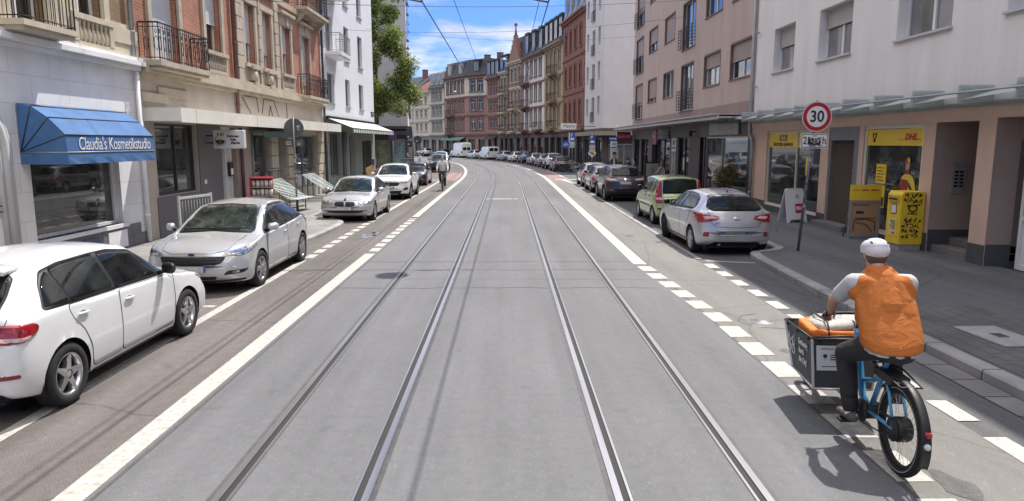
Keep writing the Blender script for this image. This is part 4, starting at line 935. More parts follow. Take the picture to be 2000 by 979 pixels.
def van(label, loc, rz, tall=False, paint=None):
    H = 2.55 if tall else 1.98; L = 5.5 if tall else 4.9; k = H - .08
    sp = profile(L, 1.98, H, L * .61, .95, nose=1.0, cowl=(1.28, 1.62 if tall else 1.5), scr=(.95, H - .25), roofrear=(-(L * .39) + .05, H - .06), glassbot=(-(L - L * .305 - .95) + .06, 1.2), tailtop=1.1, belt=(1.2, 1.22), roofw=.86, r=.34, bowr=.03, bowf=.25, waist=.8)
    c = start(sp, 'delivery_van', label, 'delivery vans parked at the far bend', loc, rz); c.root['category'] = 'van'
    xb = c.xb; sp['top'] = [q for q in sp['top'] if q[0] > -.5] + [(-.9, H), (xb + .25, H - .02), (xb + .1, H - .05), (xb + .04, H - .25), (xb + .03, 1.3), (xb + .015, .8), (xb, .62)]
    for k_, v in (('wr', [(1.0, .86), (.4, .84), (xb + .1, .84), (xb, .80)]),):
        sp[k_] = [q for q in sp[k_] if q[0] > 1.05] + v
    sp['wbelt'] = [q for q in sp['wbelt'] if q[0] > 0] + [(-.2, .955), (xb + .08, .95), (xb, .85)]; sp['crown'] = [q for q in sp['crown'] if q[0] > 1.05] + [(.8, .1), (xb + .1, .1), (xb, .05)]; sp['belt'] = [q for q in sp['belt'] if q[0] > 0] + [(-.5, 1.22), (xb + .05, 1.2), (xb, .7)]
    c.shell(); p = paint or WHITE_CAR; c.body(p, .34)
    side_glass(c, None, [[(1.5, 1.3), (1.15, H * .78), (.75, H * .8), (.72, 1.3)]])
    screen(c, 'windscreen', [(.0, 1.33), (.74, 1.32), (.78, 1.36), (.72, H - .42), (0, H - .38)])
    for s in (1, -1): c.put('rear_window', [(s * .06, 1.28), (s * .66, 1.28), (s * .64, 1.75), (s * .06, 1.75)][::s], 180, CARGLASS, off=.006)
    c.line([(0, .5), (0, H - .12)], 180, SEAM, .006, 'door_gap')
    lamp(c, 'taillight', [(xb, .80, .75), (xb + .1, .97, .75), (xb + .1, .95, 1.15), (xb, .80, 1.15)], 165, RED_LAMP, off=.01); lamp(c, 'headlight', [(c.xf, .5, .75), (c.xf - .35, .9, .8), (c.xf - .45, .92, .98), (c.xf - .1, .55, .95)], 30, LAMP_GLASS)
    c.put('grille', [(-.45, .62), (.45, .62), (.5, .78), (-.5, .78)], 0, BLACK, off=.006); c.plate(False, .62, 0); c.plate(True, .45); c.mirrors(BLACK, 1.3, 1.3)
    doors(c, p, [[(1.45, .36), (1.5, .9), (1.45, 1.25), (.55, 1.25), (.55, .36)]], [(.68, 1.1)], BLACK); c.wheel(HUBCAP, 8, 'cap', .2); return c
# ------------------------------------------------------------------ buildings: local frame per facade, +x along the wall, -y out to the street
def building(name, label, A, B, cat='building', group=None):
    a = math.atan2(B[1] - A[1], B[0] - A[0])
    r = thing(name, label, cat, (A[0], A[1], 0), a, group); r['len'] = math.dist(A, B)
    del r['len']
    return r, math.dist(A, B)
def facade(root, W, z0, z1, holes, m, depth=.25, name='wall', D=None, y=0., cap=True, x0=0.):
    """a wall with real openings and reveals; D gives the building its body behind"""
    xs = sorted(set([x0, W] + [round(v, 4) for h in holes for v in h[:2]])); zs = sorted(set([z0, z1] + [round(v, 4) for h in holes for v in h[2:4]]))
    xs = [x for x in xs if x0 - 1e-6 <= x <= W + 1e-6]; zs = [z for z in zs if z0 - 1e-6 <= z <= z1 + 1e-6]
    mb = MB()
    for i in range(len(xs) - 1):
        for k in range(len(zs) - 1):
            cx, cz = (xs[i] + xs[i + 1]) / 2, (zs[k] + zs[k + 1]) / 2
            if any(h[0] < cx < h[1] and h[2] < cz < h[3] for h in holes): continue
            mb.quad((xs[i], y, zs[k]), (xs[i + 1], y, zs[k]), (xs[i + 1], y, zs[k + 1]), (xs[i], y, zs[k + 1]))
    for h in holes:
        a, b, c, d = h[:4]; dp = h[4] if len(h) > 4 else depth
        mb.quad((a, y, c), (a, y, d), (a, y + dp, d), (a, y + dp, c)); mb.quad((b, y, c), (b, y + dp, c), (b, y + dp, d), (b, y, d))
        mb.quad((a, y, d), (b, y, d), (b, y + dp, d), (a, y + dp, d)); mb.quad((a, y, c), (a, y + dp, c), (b, y + dp, c), (b, y, c))
    if D:
        mb.quad((x0, y, z0), (x0, D, z0), (x0, D, z1), (x0, y, z1)); mb.quad((W, y, z0), (W, y, z1), (W, D, z1), (W, D, z0)); mb.quad((x0, D, z0), (W, D, z0), (W, D, z1), (x0, D, z1))
        if cap: mb.quad((x0, y, z1), (W, y, z1), (W, D, z1), (x0, D, z1))
    return mb.build(name, m, root)
_WC = {}
def window(root, s0, s1, z0, z1, y=.2, style='double', shutter=0., sill=None, frame=None, sh_mat=None, glass=None, name='window', fw=.06, tr=.68):
    w, h = round(s1 - s0, 3), round(z1 - z0, 3); frame = frame or WHITE_PLASTIC
    sh_mat = sh_mat or SHUTTER_GREY
    key = (w, h, style, frame.name)
    if key not in _WC:
        mb = MB(); f = fw; a = w / 2
        mb.box(-a, -a + f, -.03, .04, 0, h); mb.box(a - f, a, -.03, .04, 0, h); mb.box(-a + f, a - f, -.03, .04, 0, f); mb.box(-a + f, a - f, -.03, .04, h - f, h)
        top = h - f
        if style in ('T', 'old'):
            t = h * tr; mb.box(-a + f, a - f, -.035, .035, t - f * .5, t + f * .5); mb.box(-f * .45, f * .45, -.025, .03, f, t - f * .5)
            if style == 'old' and w > 1.3: pass
        elif style == 'double': mb.box(-f * .75, f * .75, -.036, .035, f, top)
        elif style == 'triple':
            for k in (-1, 1): mb.box(k * w / 6 - f * .6, k * w / 6 + f * .6, -.036, .035, f, top)
        elif style == 'arch':
            t = h * tr; mb.box(-a + f, a - f, -.035, .035, t - f * .5, t + f * .5); mb.box(-f * .45, f * .45, -.025, .03, f, t - f * .5)
        g = MB(); g.box(-a + f * .5, a - f * .5, .005, .012, f * .5, h - f * .5)
        _WC[key] = (mb.mesh('frame', frame), {})
    fr, gl = _WC[key]; gm = glass or (GLASS if random.random() < .62 else GLASS_TINT)
    if gm.name not in gl:
        a = w / 2; g = MB(); g.box(-a + fw * .5, a - fw * .5, .005, .012, fw * .5, h - fw * .5); gl[gm.name] = g.mesh('pane', gm)
    o = link(name, fr, root, ((s0 + s1) / 2, y, z0)); link('pane', gl[gm.name], o)
    if shutter > 0:
        k = ('sh', w, round(h * shutter, 3), sh_mat.name)
        if k not in _WC:
            mb = MB(); a = w / 2 - .02; hh = h * shutter; n = max(2, int(hh / .055))
            for i in range(n):
                z = h - hh + hh * i / n; mb.box(-a, a, -.075, -.06, z + .004, z + hh / n * .86); mb.box(-a, a, -.068, -.05, z + hh / n * .84, z + hh / n + .006)
            mb.box(-a, a, -.08, -.05, h - hh - .03, h - hh); _WC[k] = mb.mesh('roller_shutter', sh_mat)
        link('roller_shutter', _WC[k], o)
    if sill:
        k = ('sill', w, sill[0], sill[1].name, y)
        if k not in _WC:
            mb = MB(); a = w / 2 + .05; mb.box(-a, a, -y - sill[0], -.03, -.05, -.002); _WC[k] = mb.mesh('sill', sill[1])
        link('sill', _WC[k], o)
    return o
def railing(root, x0, x1, y0, z0, z1, m, name='railing', fancy=False, gap=.11, ret=0.):
    """wrought iron balcony railing: front run and two returns to the wall"""
    mb = MB()
    runs = [((x0, y0), (x1, y0)), ((x0, y0), (x0, 0.)), ((x1, y0), (x1, 0.))] if y0 < -.2 else [((x0, y0), (x1, y0))]
    for (ax, ay), (bx, by) in runs:
        L = math.dist((ax, ay), (bx, by)); n = max(2, int(L / gap)); P = lambda t, z: (ax + (bx - ax) * t, ay + (by - ay) * t, z)
        for z, r in ((z1, .02), (z1 - .1, .01), (z0 + .06, .012)): mb.tube([P(0, z), P(1, z)], r, 6, smooth=False)
        for i in range(n + 1):
            t = i / n; mb.tube([P(t, z0), P(t, z1 - .02)], .014 if i in (0, n) else .008, 5, smooth=False)
            if fancy and i < n and i % 2 == 0:
                zc = z0 + (z1 - z0) * .45
                q = [P(t + .5 / n + .42 / n * math.cos(a), zc + .16 * math.sin(a)) for a in np.linspace(0, 2 * math.pi, 13)[:-1]]; mb.tube(q, .008, 4, closed=True)
                q = [P(t + .5 / n + .2 / n * math.cos(a), z1 - .2 + .05 * math.sin(a)) for a in np.linspace(0, 2 * math.pi, 9)[:-1]]; mb.tube(q, .007, 4, closed=True)
    return mb.build(name, m, root)
def balcony(root, x0, x1, z, d=.8, m=None, rail=None, slab=.16, fancy=True, brackets=True, h=.95, gap=.11):
    mb = MB(); mb.box(x0, x1, -d, 0, z - slab, z)
    mb.box(x0 + .06, x1 - .06, -d + .06, 0, z - slab - .07, z - slab)
    if brackets:
        for x in (x0 + .25, x1 - .25): mb.prism([(0, z - slab - .5), (-d * .2, z - slab - .45), (-d * .75, z - slab - .07), (0, z - slab - .07)], x - .09, x + .09, ax='x')
    o = mb.build('balcony', m, root); railing(o, x0 + .05, x1 - .05, -d + .05, z, z + h, rail or DARK_METAL, fancy=fancy, gap=gap); return o
def surround(root, s0, s1, z0, z1, m, w=.16, p=.06, head='flat', name='window_surround', sill=True):
    mb = MB(); mb.box(s0 - w, s0, -p, .02, z0, z1); mb.box(s1, s1 + w, -p, .02, z0, z1); mb.box(s0 - w - .03, s1 + w + .03, -p - .015, .02, z1, z1 + w * 1.1)
    if head in ('cornice', 'gable'):
        mb.box(s0 - w - .08, s1 + w + .08, -p - .14, .02, z1 + w * 1.1 + .22, z1 + w * 1.1 + .32); mb.box(s0 - w, s1 + w, -p, .02, z1 + w * 1.1, z1 + w * 1.1 + .22)
        c = (s0 + s1) / 2; mb.box(c - .1, c + .1, -p - .07, .02, z1 + .02, z1 + w * 1.1 + .2)
        if head == 'gable': mb.prism([(s0 - w - .08, z1 + w * 1.1 + .32), (s1 + w + .08, z1 + w * 1.1 + .32), (c, z1 + w * 1.1 + .72)], -p - .1, .02)
    if sill: mb.box(s0 - w - .05, s1 + w + .05, -p - .1, .02, z0 - .12, z0)
    return mb.build(name, m, root)
def downpipe(root, x, z0, z1, m, y=-.09, r=.045, kink=None, name='downpipe'):
    mb = MB(); pts = [(x, y, z1), (x, y, z0)] if not kink else kink
    mb.tube(pts, r, 10)
    z = z0 + .6
    while z < z1: mb.lathe([(r, z), (r + .012, z + .005), (r + .012, z + .05), (r, z + .055)], (x if not kink else pts[-1][0], y if not kink else pts[-1][1], 0), 'z', 10); z += 1.9
    return mb.build(name, m, root)
STUCCO_WHITE = mat('white_stucco', (.77, .745, .73), .85, var=.1, scale=1.1, bump=.15, bscale=90, stretch=(1.6, 1, .22), detail=7)
PEACH = mat('peach_stucco', (.60, .43, .34), .85, var=.08, scale=1.5, bump=.2, bscale=90)
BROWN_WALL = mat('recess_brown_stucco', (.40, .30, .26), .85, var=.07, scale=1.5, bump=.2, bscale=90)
PLINTH = mat('dark_plinth', (.075, .077, .085), .7, var=.2, scale=3)
PINKISH = mat('pinkish_brown_stucco', (.49, .385, .345), .9, var=.14, scale=.9, bump=.2, bscale=70, detail=7, stretch=(1, 1, .35))
PINK_BAND = mat('brown_stucco_band', (.32, .235, .215), .9, var=.15, scale=1.5)
SHUTTER_GREY = mat('grey_shutter', (.42, .40, .385), .5, var=.08, scale=4)
SHUTTER_BEIGE = mat('beige_shutter', (.34, .265, .235), .5, var=.1, scale=4)
SHUTTER_WHITE = mat('white_shutter', (.66, .68, .70), .5, var=.06, scale=4)
SILL_METAL = mat('pale_sill', (.58, .59, .6), .4, .3, var=.1, scale=8)
BROWN_FRAME = mat('brown_sill', (.16, .11, .095), .6)
CANOPY_GREY = mat('canopy_sheet_metal', (.27, .29, .285), .45, .35, var=.15, scale=2.5)
SANDSTONE = mat('sandstone', (.46, .40, .315), .85, var=.24, scale=2.2, bump=.35, bscale=30, detail=7)
SAND_PALE = mat('pale_sandstone', (.55, .485, .37), .85, var=.2, scale=2.5, bump=.3, bscale=30, detail=7)
REDSTONE = mat('red_sandstone', (.185, .105, .088), .9, var=.25, scale=2, bump=.3, bscale=20)
BEIGE_STONE = mat('beige_painted_stone', (.47, .415, .355), .85, var=.16, scale=1.6, bump=.25, bscale=30, detail=7)
RED_BRICK = brickmat('orange_red_brick', (.48, .17, .09), (.40, .125, .065), (.36, .27, .21), .25, .072, .012)
BROWN_BRICK = brickmat('yellow_brown_brick', (.33, .21, .10), (.25, .15, .075), (.22, .17, .12), .25, .072, .012)
ZINC = mat('zinc', (.33, .35, .37), .5, .4, var=.15, scale=3)
SLATE = brickmat('slate_roof', (.055, .058, .068), (.04, .043, .05), (.02, .02, .022), .22, .14, .006, .6)
TILE = brickmat('red_roof_tiles', (.22, .085, .06), (.17, .065, .045), (.06, .03, .025), .22, .18, .012, .8)

# ============ right: white house over a peach ground floor
rt, Wd = building('apartment_house', 'white rendered apartment house over a peach shop floor with a grey metal canopy', (9.1, 26.3), (9.1, -16))
S_ = lambda y: 26.3 - y
up = [(22.85, 24.6), (19.1, 21.1), (14.82, 16.9), (11.1, 13.2), (7., 9.), (3., 5.), (-2, 0), (-7, -5), (-12, -10)]
holes = [(S_(b), S_(a), 4.8 + r * 3.05, 6.22 + r * 3.05) for r in range(4) for a, b in up]
facade(rt, Wd, 3.2, 14.7, [h for h in holes if h[3] < 14.5], STUCCO_WHITE, .28, 'wall', D=11); holes = [h for h in holes if h[3] < 14.5]
for i, h in enumerate(holes):
    k = i % len(up)
    st = 'double'; shut = 0
    if i == 0: st, shut = 'single', .42
    elif i == 1: shut = .36
    elif i > 3: shut = random.choice([0, 0, .3, .5])
    gm = glassmat('net_curtain_glass', (.20, .20, .20), .08, var=.4) if i < 3 else None
    window(rt, h[0], h[1], h[2], h[3], .28, st, shut, (.07, SILL_METAL), sh_mat=SHUTTER_GREY, glass=gm)
mb = MB(); mb.box(-.05, Wd, -.5, .0, 14.7, 14.9); mb.box(0, Wd, 0, 11, 14.7, 14.8); mb.build('eaves', STUCCO_WHITE, rt)
g = [(S_(24.78), S_(20.5), .3, 2.82), (S_(20.0), S_(18.28), .1, 2.86), (S_(18.05), S_(15.45), .24, 2.86), (S_(15.03), S_(13.66), .1, 2.86, .02), (S_(13.17), S_(9.4), .1, 2.9, .02), (S_(8.4), S_(5.4), .3, 2.82), (S_(4.4), S_(.4), .3, 2.82)]
facade(rt, Wd, .1, 3.2, g, PEACH, .14, 'shop_floor_wall', y=.004)
mb = MB()
for a, b in ((26.3, 20.0), (18.28, 15.03), (13.66, 13.17), (9.4, -16)):
    hi = .5 if a != 26.3 else .42
    segs = [(a, b)]
    if a == 26.3: segs = [(26.3, 24.78), (20.5, 20.0)]; mb.box(S_(24.78), S_(20.5), -.012, .003, .1, .3)
    if a == 18.28: segs = [(18.28, 18.05), (15.45, 15.03)]; mb.box(S_(18.05), S_(15.45), -.012, .003, .1, .24)
    for p, q in segs: mb.box(S_(p), S_(q), -.012, .003, .1, hi); mb.cut()
mb.build_each('plinth', PLINTH, rt)
# entrance recess with steps and side walls
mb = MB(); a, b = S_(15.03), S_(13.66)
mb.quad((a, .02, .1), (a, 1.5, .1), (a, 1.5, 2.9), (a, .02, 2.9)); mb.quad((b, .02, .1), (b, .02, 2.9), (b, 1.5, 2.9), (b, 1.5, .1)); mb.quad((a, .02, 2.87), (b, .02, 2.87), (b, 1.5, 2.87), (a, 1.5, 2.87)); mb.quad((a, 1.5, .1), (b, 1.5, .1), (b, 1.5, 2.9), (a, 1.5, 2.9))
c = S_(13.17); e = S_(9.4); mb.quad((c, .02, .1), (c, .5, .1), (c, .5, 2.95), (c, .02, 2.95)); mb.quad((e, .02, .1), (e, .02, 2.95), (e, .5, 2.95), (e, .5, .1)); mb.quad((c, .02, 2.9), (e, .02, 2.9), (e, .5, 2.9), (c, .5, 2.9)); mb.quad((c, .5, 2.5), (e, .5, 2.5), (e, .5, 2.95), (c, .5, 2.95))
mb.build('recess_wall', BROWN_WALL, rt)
mb = MB(); mb.box(a, b, .12, 1.5, .1, .26); mb.box(a, b, .5, 1.5, .26, .42); bevel(mb.build('doorstep', mat('step_stone', (.16, .155, .15), .8, var=.2), rt), .01)
mb = MB(); mb.box(a + .002, a + .01, .02, 1.5, .1, .58); mb.cut(); mb.box(b - .01, b - .002, .02, 1.5, .1, .58); mb.cut(); mb.box(c + .002, c + .012, .02, .5, .1, .52); mb.build_each('plinth', PLINTH, rt)
mb = MB(); mb.box(a + .2, b - .15, 1.44, 1.5, .42, 2.5); mb.box(a + .3, b - .5, 1.43, 1.445, .7, 2.3, 1); mb.build('door', [mat('dark_door', (.09, .07, .065), .4), GLASS], rt)
mb = MB(); mb.box(a + .003, a + .035, .42, .72, 1.36, 2.0); ic = mb.build('intercom_panel', mat('brushed_panel', (.55, .55, .56), .35, .6, var=.1), rt)
mb = MB()
for k in range(5):
    for j in range(2): mb.box(a + .035, a + .042, .47 + j * .11, .55 + j * .11, 1.5 + k * .075, 1.545 + k * .075)
mb.build('bell_button', DARK_TRIM, ic)
# white glazed door right of the pillar
mb = MB(); x0 = S_(12.9)
for i in range(3):
    q = x0 + i * 1.15; mb.box(q, q + .07, .42, .49, .1, 2.5); mb.box(q + 1.08, q + 1.15, .42, .49, .1, 2.5); mb.box(q + .07, q + 1.08, .42, .49, .1, .2); mb.box(q + .07, q + 1.08, .42, .49, 2.42, 2.5); mb.box(q + .07, q + 1.08, .42, .49, 1.02, 1.1); mb.box(q + .07, q + 1.08, .455, .465, .2, 1.02); mb.box(q + .07, q + 1.08, .455, .465, 1.1, 2.42, 1)
mb.build('glazed_door', [WHITE_PLASTIC, GLASS], rt)
# shop windows and lattice door
CREAM_FRAME = mat('cream_window_frame', (.66, .62, .52), .45, var=.06)
POST_YELLOW = mat('yellow_sheet', (.78, .53, .03), .5, var=.06, scale=4)
INK = mat('black_ink', (.02, .018, .02), .6); INK_RED = mat('dark_red_ink', (.42, .02, .03), .5); WHITE_INK = mat('white_lettering', (.75, .75, .75), .5)
def shopwin(root, a, b, z0, z1, y, splits, frame, glass=None, fw=.07, name='shop_window', transom=None):
    mb = MB(); mb.box(a, a + fw, y - .04, y + .04, z0, z1); mb.box(b - fw, b, y - .04, y + .04, z0, z1); mb.box(a + fw, b - fw, y - .04, y + .04, z0, z0 + fw); mb.box(a + fw, b - fw, y - .04, y + .04, z1 - fw, z1)
    for s in splits: mb.box(s - fw * .4, s + fw * .4, y - .035, y + .035, z0 + fw, z1 - fw)
    if transom: mb.box(a + fw, b - fw, y - .033, y + .033, transom - .03, transom + .03)
    o = mb.build(name, frame, root); mb = MB(); mb.box(a + fw * .5, b - fw * .5, y + .008, y + .014, z0 + fw * .5, z1 - fw * .5); mb.build('pane', glass or SHOPGLASS, o); return o
sw = shopwin(rt, S_(24.78), S_(20.5), .3, 2.82, .1, [S_(22.35)], CREAM_FRAME)
mb = MB(); mb.box(S_(24.7), S_(22.42), .085, .102, 2.28, 2.74); mb.box(S_(22.28), S_(20.58), .085, .102, 2.28, 2.74); sg = mb.build('shop_sign', POST_YELLOW, sw)
mb = MB(); mb.box(S_(23.85), S_(23.2), .08, .086, 2.5, 2.68); mb.build('sign_field', mat('brown_red_field', (.25, .06, .05), .5), sg)
text('lettering', 'Mietha', .15, WHITE_INK, sg, (S_(23.52), .078, 2.59)); text('lettering', 'Zeitschriften Spielwaren', .2, INK, sg, (S_(23.55), .082, 2.39), sx=.86, bold=.003); text('lettering', 'Schreibwaren', .2, INK, sg, (S_(21.45), .082, 2.39), sx=.9, bold=.003)
mb = MB(); rnd = random.Random(5)
for k in range(5): mb.box(S_(24.3), S_(21), .2, .5, .6 + k * .4, .62 + k * .4)
for k in range(26):
    x = rnd.uniform(S_(24.5), S_(20.8)); z = .62 + .4 * rnd.randint(0, 4); mb.box(x, x + rnd.uniform(.08, .2), .13, .16, z, z + rnd.uniform(.15, .3), rnd.randint(1, 3))
mb.box(S_(21.65), S_(21.5), .09, .1, 1.45, 2.0, 4)
o = mb.build('window_display', [DARK_TRIM, mat('display_grey', (.25, .25, .26), .6), mat('display_blue', (.1, .14, .22), .6), mat('display_pale', (.5, .49, .45), .6), POST_YELLOW], sw)
dr = S_(20.0); dl = S_(18.28)
mb = MB(); mb.box(dr, dl, .02, .1, 2.5, 2.86); mb.box(dr, dr + .1, .04, .12, .12, 2.5); mb.box(dl - .3, dl, .03, .12, .12, 2.5); dd = mb.build('lattice_door', mat('grey_door_frame', (.17, .175, .19), .5, var=.1), rt)
mb = MB(); mb.box(dr + .06, dl - .26, .128, .15, .11, 2.52); mb.build('door_leaf', mat('dark_brown_glass', (.03, .022, .02), .2), dd)
mb = MB(); x0, x1 = dr + .1, dl - .3; n = 26
def clipline(x, z, dx, dz, X0, X1, Z0, Z1):
    t0, t1 = -99, 99
    for p, d_, lo, hi in ((x, dx, X0, X1), (z, dz, Z0, Z1)):
        a_, b_ = (lo - p) / d_, (hi - p) / d_; t0 = max(t0, min(a_, b_)); t1 = min(t1, max(a_, b_))
    return t0, t1
for sgn in (1, -1):
    for k in range(-34, 34):
        t0, t1 = clipline((x0 + x1) / 2 + k * .1, 1.3, sgn * .75, 1, x0, x1, .12, 2.5)
        if t1 - t0 > .02: mb.tube([((x0 + x1) / 2 + k * .1 + sgn * .75 * t, .1 + (.004 * sgn), 1.3 + t) for t in (t0, t1)], .008, 4, smooth=False)
mb.build('lattice', mat('brown_lattice', (.14, .10, .085), .5, .3), dd)
mb = MB(); mb.box(dr - .1, dl + .02, -.32, .1, .1, .25); bevel(mb.build('doorstep', mat('step_stone', (.16, .155, .15)), rt), .01)
sw = shopwin(rt, S_(18.05), S_(15.45), .24, 2.86, .08, [], CREAM_FRAME, fw=.09)
X0, X1 = S_(17.96), S_(15.54)
mb = MB(); mb.box(X0, X1, .062, .086, 2.37, 2.76); sg = mb.build('shop_sign', POST_YELLOW, sw)
text('lettering', 'DHL', .2, INK_RED, sg, (S_(16.05), .058, 2.565), sx=1.25, shear=.35, bold=.008)
mb = MB(); mb.box(S_(16.52), S_(16.33), .057, .061, 2.50, 2.515); mb.box(S_(15.8), S_(15.62), .057, .061, 2.50, 2.515); mb.build('sign_stripe', INK_RED, sg)
mb = MB(); cx = S_(17.62)
mb.tube([(cx + .075 * math.cos(t), .056, 2.60 + .06 * math.sin(t)) for t in np.linspace(0, 2 * math.pi, 17)[:-1]], .012, 5, closed=True); mb.prism([(cx - .05, 2.53), (cx + .05, 2.53), (cx + .02, 2.47), (cx - .02, 2.47)], .05, .06); mb.tube([(cx - .07, .056, 2.62), (cx - .09, .056, 2.68)], .012, 5); mb.tube([(cx + .07, .056, 2.62), (cx + .09, .056, 2.68)], .012, 5); mb.prism([(cx - .07, 2.455), (cx + .07, 2.455), (cx + .04, 2.485), (cx - .04, 2.485)], .05, .06); mb.build('horn_emblem', INK, sg)
# posters and a printed courier figure stuck in the window
mb = MB()
for (y0, y1, z0, z1, m_) in ((17.45, 17.0, 1.45, 1.92, 0), (17.45, 17.0, .86, 1.40, 0), (17.2, 17.02, .9, 1.12, 1), (17.75, 17.5, 1.1, 1.35, 0), (16.75, 16.45, .3, .95, 2), (16.75, 16.3, .3, .52, 0)): mb.box(S_(y0), S_(y1), .07 - .002 * m_, .085, z0, z1, m_)
for r_ in range(5): mb.box(S_(17.4), S_(17.08 + .06 * (r_ % 2)), .066, .07, 1.52 + r_ * .075, 1.54 + r_ * .075, 1)
for r_ in range(3): mb.box(S_(17.4), S_(17.28), .066, .07, .92 + r_ * .15, 1.0 + r_ * .15, 1)
for k in range(8): mb.box(S_(16.72 - .035 * k), S_(16.70 - .035 * k), .064, .066, .6 + .04 * (k % 3), .8 + .03 * (k % 4), 1)
mb.build('poster', [POST_YELLOW, INK, mat('poster_grey', (.4, .41, .41), .6)], sw)
fx = S_(16.12); mb = MB(); P = lambda pts: [(fx + x, z) for x, z in pts]
mb.prism(P(roundpoly([(-.20, .95), (.22, .95), (.30, 1.1), (.34, 1.05), (.40, 1.35), (.30, 1.62), (.12, 1.74), (-.06, 1.74), (-.2, 1.64), (-.27, 1.3), (-.26, 1.05)], .06)), .072, .084, 0)
mb.prism(P(roundpoly([(-.22, 1.32), (.08, 1.28), (.10, 1.58), (-.02, 1.60), (-.2, 1.6)], .03)), .068, .071, 1); mb.prism(P([(.12, 1.55), (.34, 1.32), (.36, 1.1), (.32, 1.1), (.28, 1.28), (.1, 1.46)]), .068, .071, 2); mb.prism(P([(-.24, 1.58), (-.2, 1.3), (-.25, 1.12), (-.28, 1.3)]), .068, .071, 2)
mb.prism(P([(-.04, 1.72), (.12, 1.72), (.09, 1.83), (-.02, 1.83)]), .07, .083, 1); mb.prism(P(roundpoly([(-.06, 1.83), (.03, 1.77), (.10, 1.84), (.115, 2.0), (-.05, 2.0)], .04)), .072, .084, 3)
mb.prism(P(roundpoly([(-.10, 1.98), (.13, 1.98), (.125, 2.07), (.06, 2.12), (-.04, 2.10)], .03)), .066, .07, 1); mb.prism(P([(.02, 2.0), (.12, 2.0), (.12, 2.07), (.05, 2.11)]), .0655, .066, 0)
mb.build('printed_figure', [mat('printed_yellow', (.72, .52, .06), .5), mat('printed_dark_red', (.28, .03, .03), .5), mat('printed_brown', (.05, .03, .03), .5), mat('printed_skin', (.45, .26, .19), .6)], sw)
# canopy: fins, stepped sheets, front tube
FROST, nt_, b_ = nmat('frosted_canopy_sheet'); b_.inputs['Base Color'].default_value = rgb((.30, .325, .32)); b_.inputs['Roughness'].default_value = .4; tr_ = nt_.nodes.new('ShaderNodeBsdfTranslucent'); tr_.inputs[0].default_value = rgb((.8, .83, .82)); mx_ = nt_.nodes.new('ShaderNodeMixShader'); mx_.inputs[0].default_value = .8; nt_.links.new(b_.outputs[0], mx_.inputs[1]); nt_.links.new(tr_.outputs[0], mx_.inputs[2]); nt_.links.new(mx_.outputs[0], nt_.nodes['Material Output'].inputs[0])
cn = MB(); zt_, zb_ = 3.44, 3.18
cn.box(0, Wd, -.06, -.012, 3.13, 3.22); y = 26.6; k = 0
x = -2.2
while x < Wd:
    x1 = min(x + 1.52, Wd)
    cn.add([(x, -.05, zt_ - .02), (x1, -.05, zt_ - .02), (x1, -.66, zt_ - .02), (x, -.66, zb_ + .06), (x, -.05, zt_ - .035), (x1, -.05, zt_ - .035), (x1, -.66, zt_ - .035), (x, -.66, zb_ + .045)], [(0, 1, 2, 3), (7, 6, 5, 4), (0, 3, 7, 4), (1, 5, 6, 2), (3, 2, 6, 7)])
    cn.prism([(-.03, 3.2), (-.03, zt_ + .07), (-.69, zt_ + .07), (-.69, zb_)], x - .02, x + .02, ax='x'); x += 1.52
cn.tube([(-2.2, -.7, 3.36), (Wd, -.7, 3.36)], .022, 8, 1)
cn.build('canopy', [FROST, mat('pale_canopy_tube', (.55, .57, .57), .35, .5)], rt)
PIPE_GREY = mat('grey_drainpipe', (.35, .345, .35), .4, .3, var=.12, scale=5)
downpipe(rt, 0, 0, 14.5, PIPE_GREY, kink=[(-.06, -.1, 14.6), (-.06, -.1, 2.95), (-.02, -.1, 2.75), (.28, -.1, 2.55), (.32, -.1, 2.35), (.32, -.1, .12)], r=.06)

# ============ right: pinkish house with french balconies
rp, Wd = building('apartment_house', 'pinkish brown rendered apartment house with french windows and dark grey shops below', (9.1, 51.6), (9.1, 26.32))
S_ = lambda y: 51.6 - y
cols = [(48.0, 50.6, 'f'), (43.62, 46.2, 'w'), (39.2, 41.7, 'w'), (35.0, 37.5, 'f'), (30.7, 33.2, 'w'), (26.62, 29.33, 'w')]
holes = []; info = []
for r_ in range(3):
    for k, (a, b, t) in enumerate(cols):
        z0 = (4.05 if t == 'f' else 4.95) + 3.07 * r_; holes.append((S_(b), S_(a), z0, 6.36 + 3.07 * r_)); info.append((r_, k, t))
facade(rp, Wd, 4.0, 14.6, holes, PINKISH, .16, 'wall', D=11)
SHP = {(0, 0): .62, (0, 1): .8, (0, 2): 0, (0, 3): 0, (0, 4): .42, (0, 5): .5, (1, 0): .5, (1, 1): .6, (1, 2): 1., (1, 3): 0, (1, 4): 0}
for h, (r_, k, t) in zip(holes, info):
    sh = SHP.get((r_, k), random.choice([0, .3, .6]))
    window(rp, h[0], h[1], h[2], h[3], .16, 'double', min(sh, .985), (.05, BROWN_FRAME), sh_mat=SHUTTER_BEIGE, glass=glassmat('bright_reflecting_glass', (.05, .06, .07), .02) if sh == 0 else None)
    mb = MB(); a, b, c, d = h; mb.box(a - .03, a + .05, -.012, .13, c, d); mb.box(b - .05, b + .03, -.012, .13, c, d); mb.box(a + .05, b - .05, -.012, .13, d - .05, d + .03); mb.build('window_reveal_trim', BROWN_FRAME, rp)
    if t == 'f':
        mb = MB(); n = 7
        for i in range(n): z = c + .06 + i * .155; mb.tube([(a - .04, -.03, z), (a - .04, -.2, z), (b + .04, -.2, z), (b + .04, -.03, z)], .014, 5, smooth=False)
        for x in np.linspace(a - .04, b + .04, 6): mb.tube([(x, -.2, c), (x, -.2, c + 1.02)], .016, 5, smooth=False)
        mb.build('railing', DARK_METAL, rp)
mb = MB(); mb.box(0, Wd, -.5, 0, 14.6, 14.8); mb.build('eaves', PINKISH, rp)
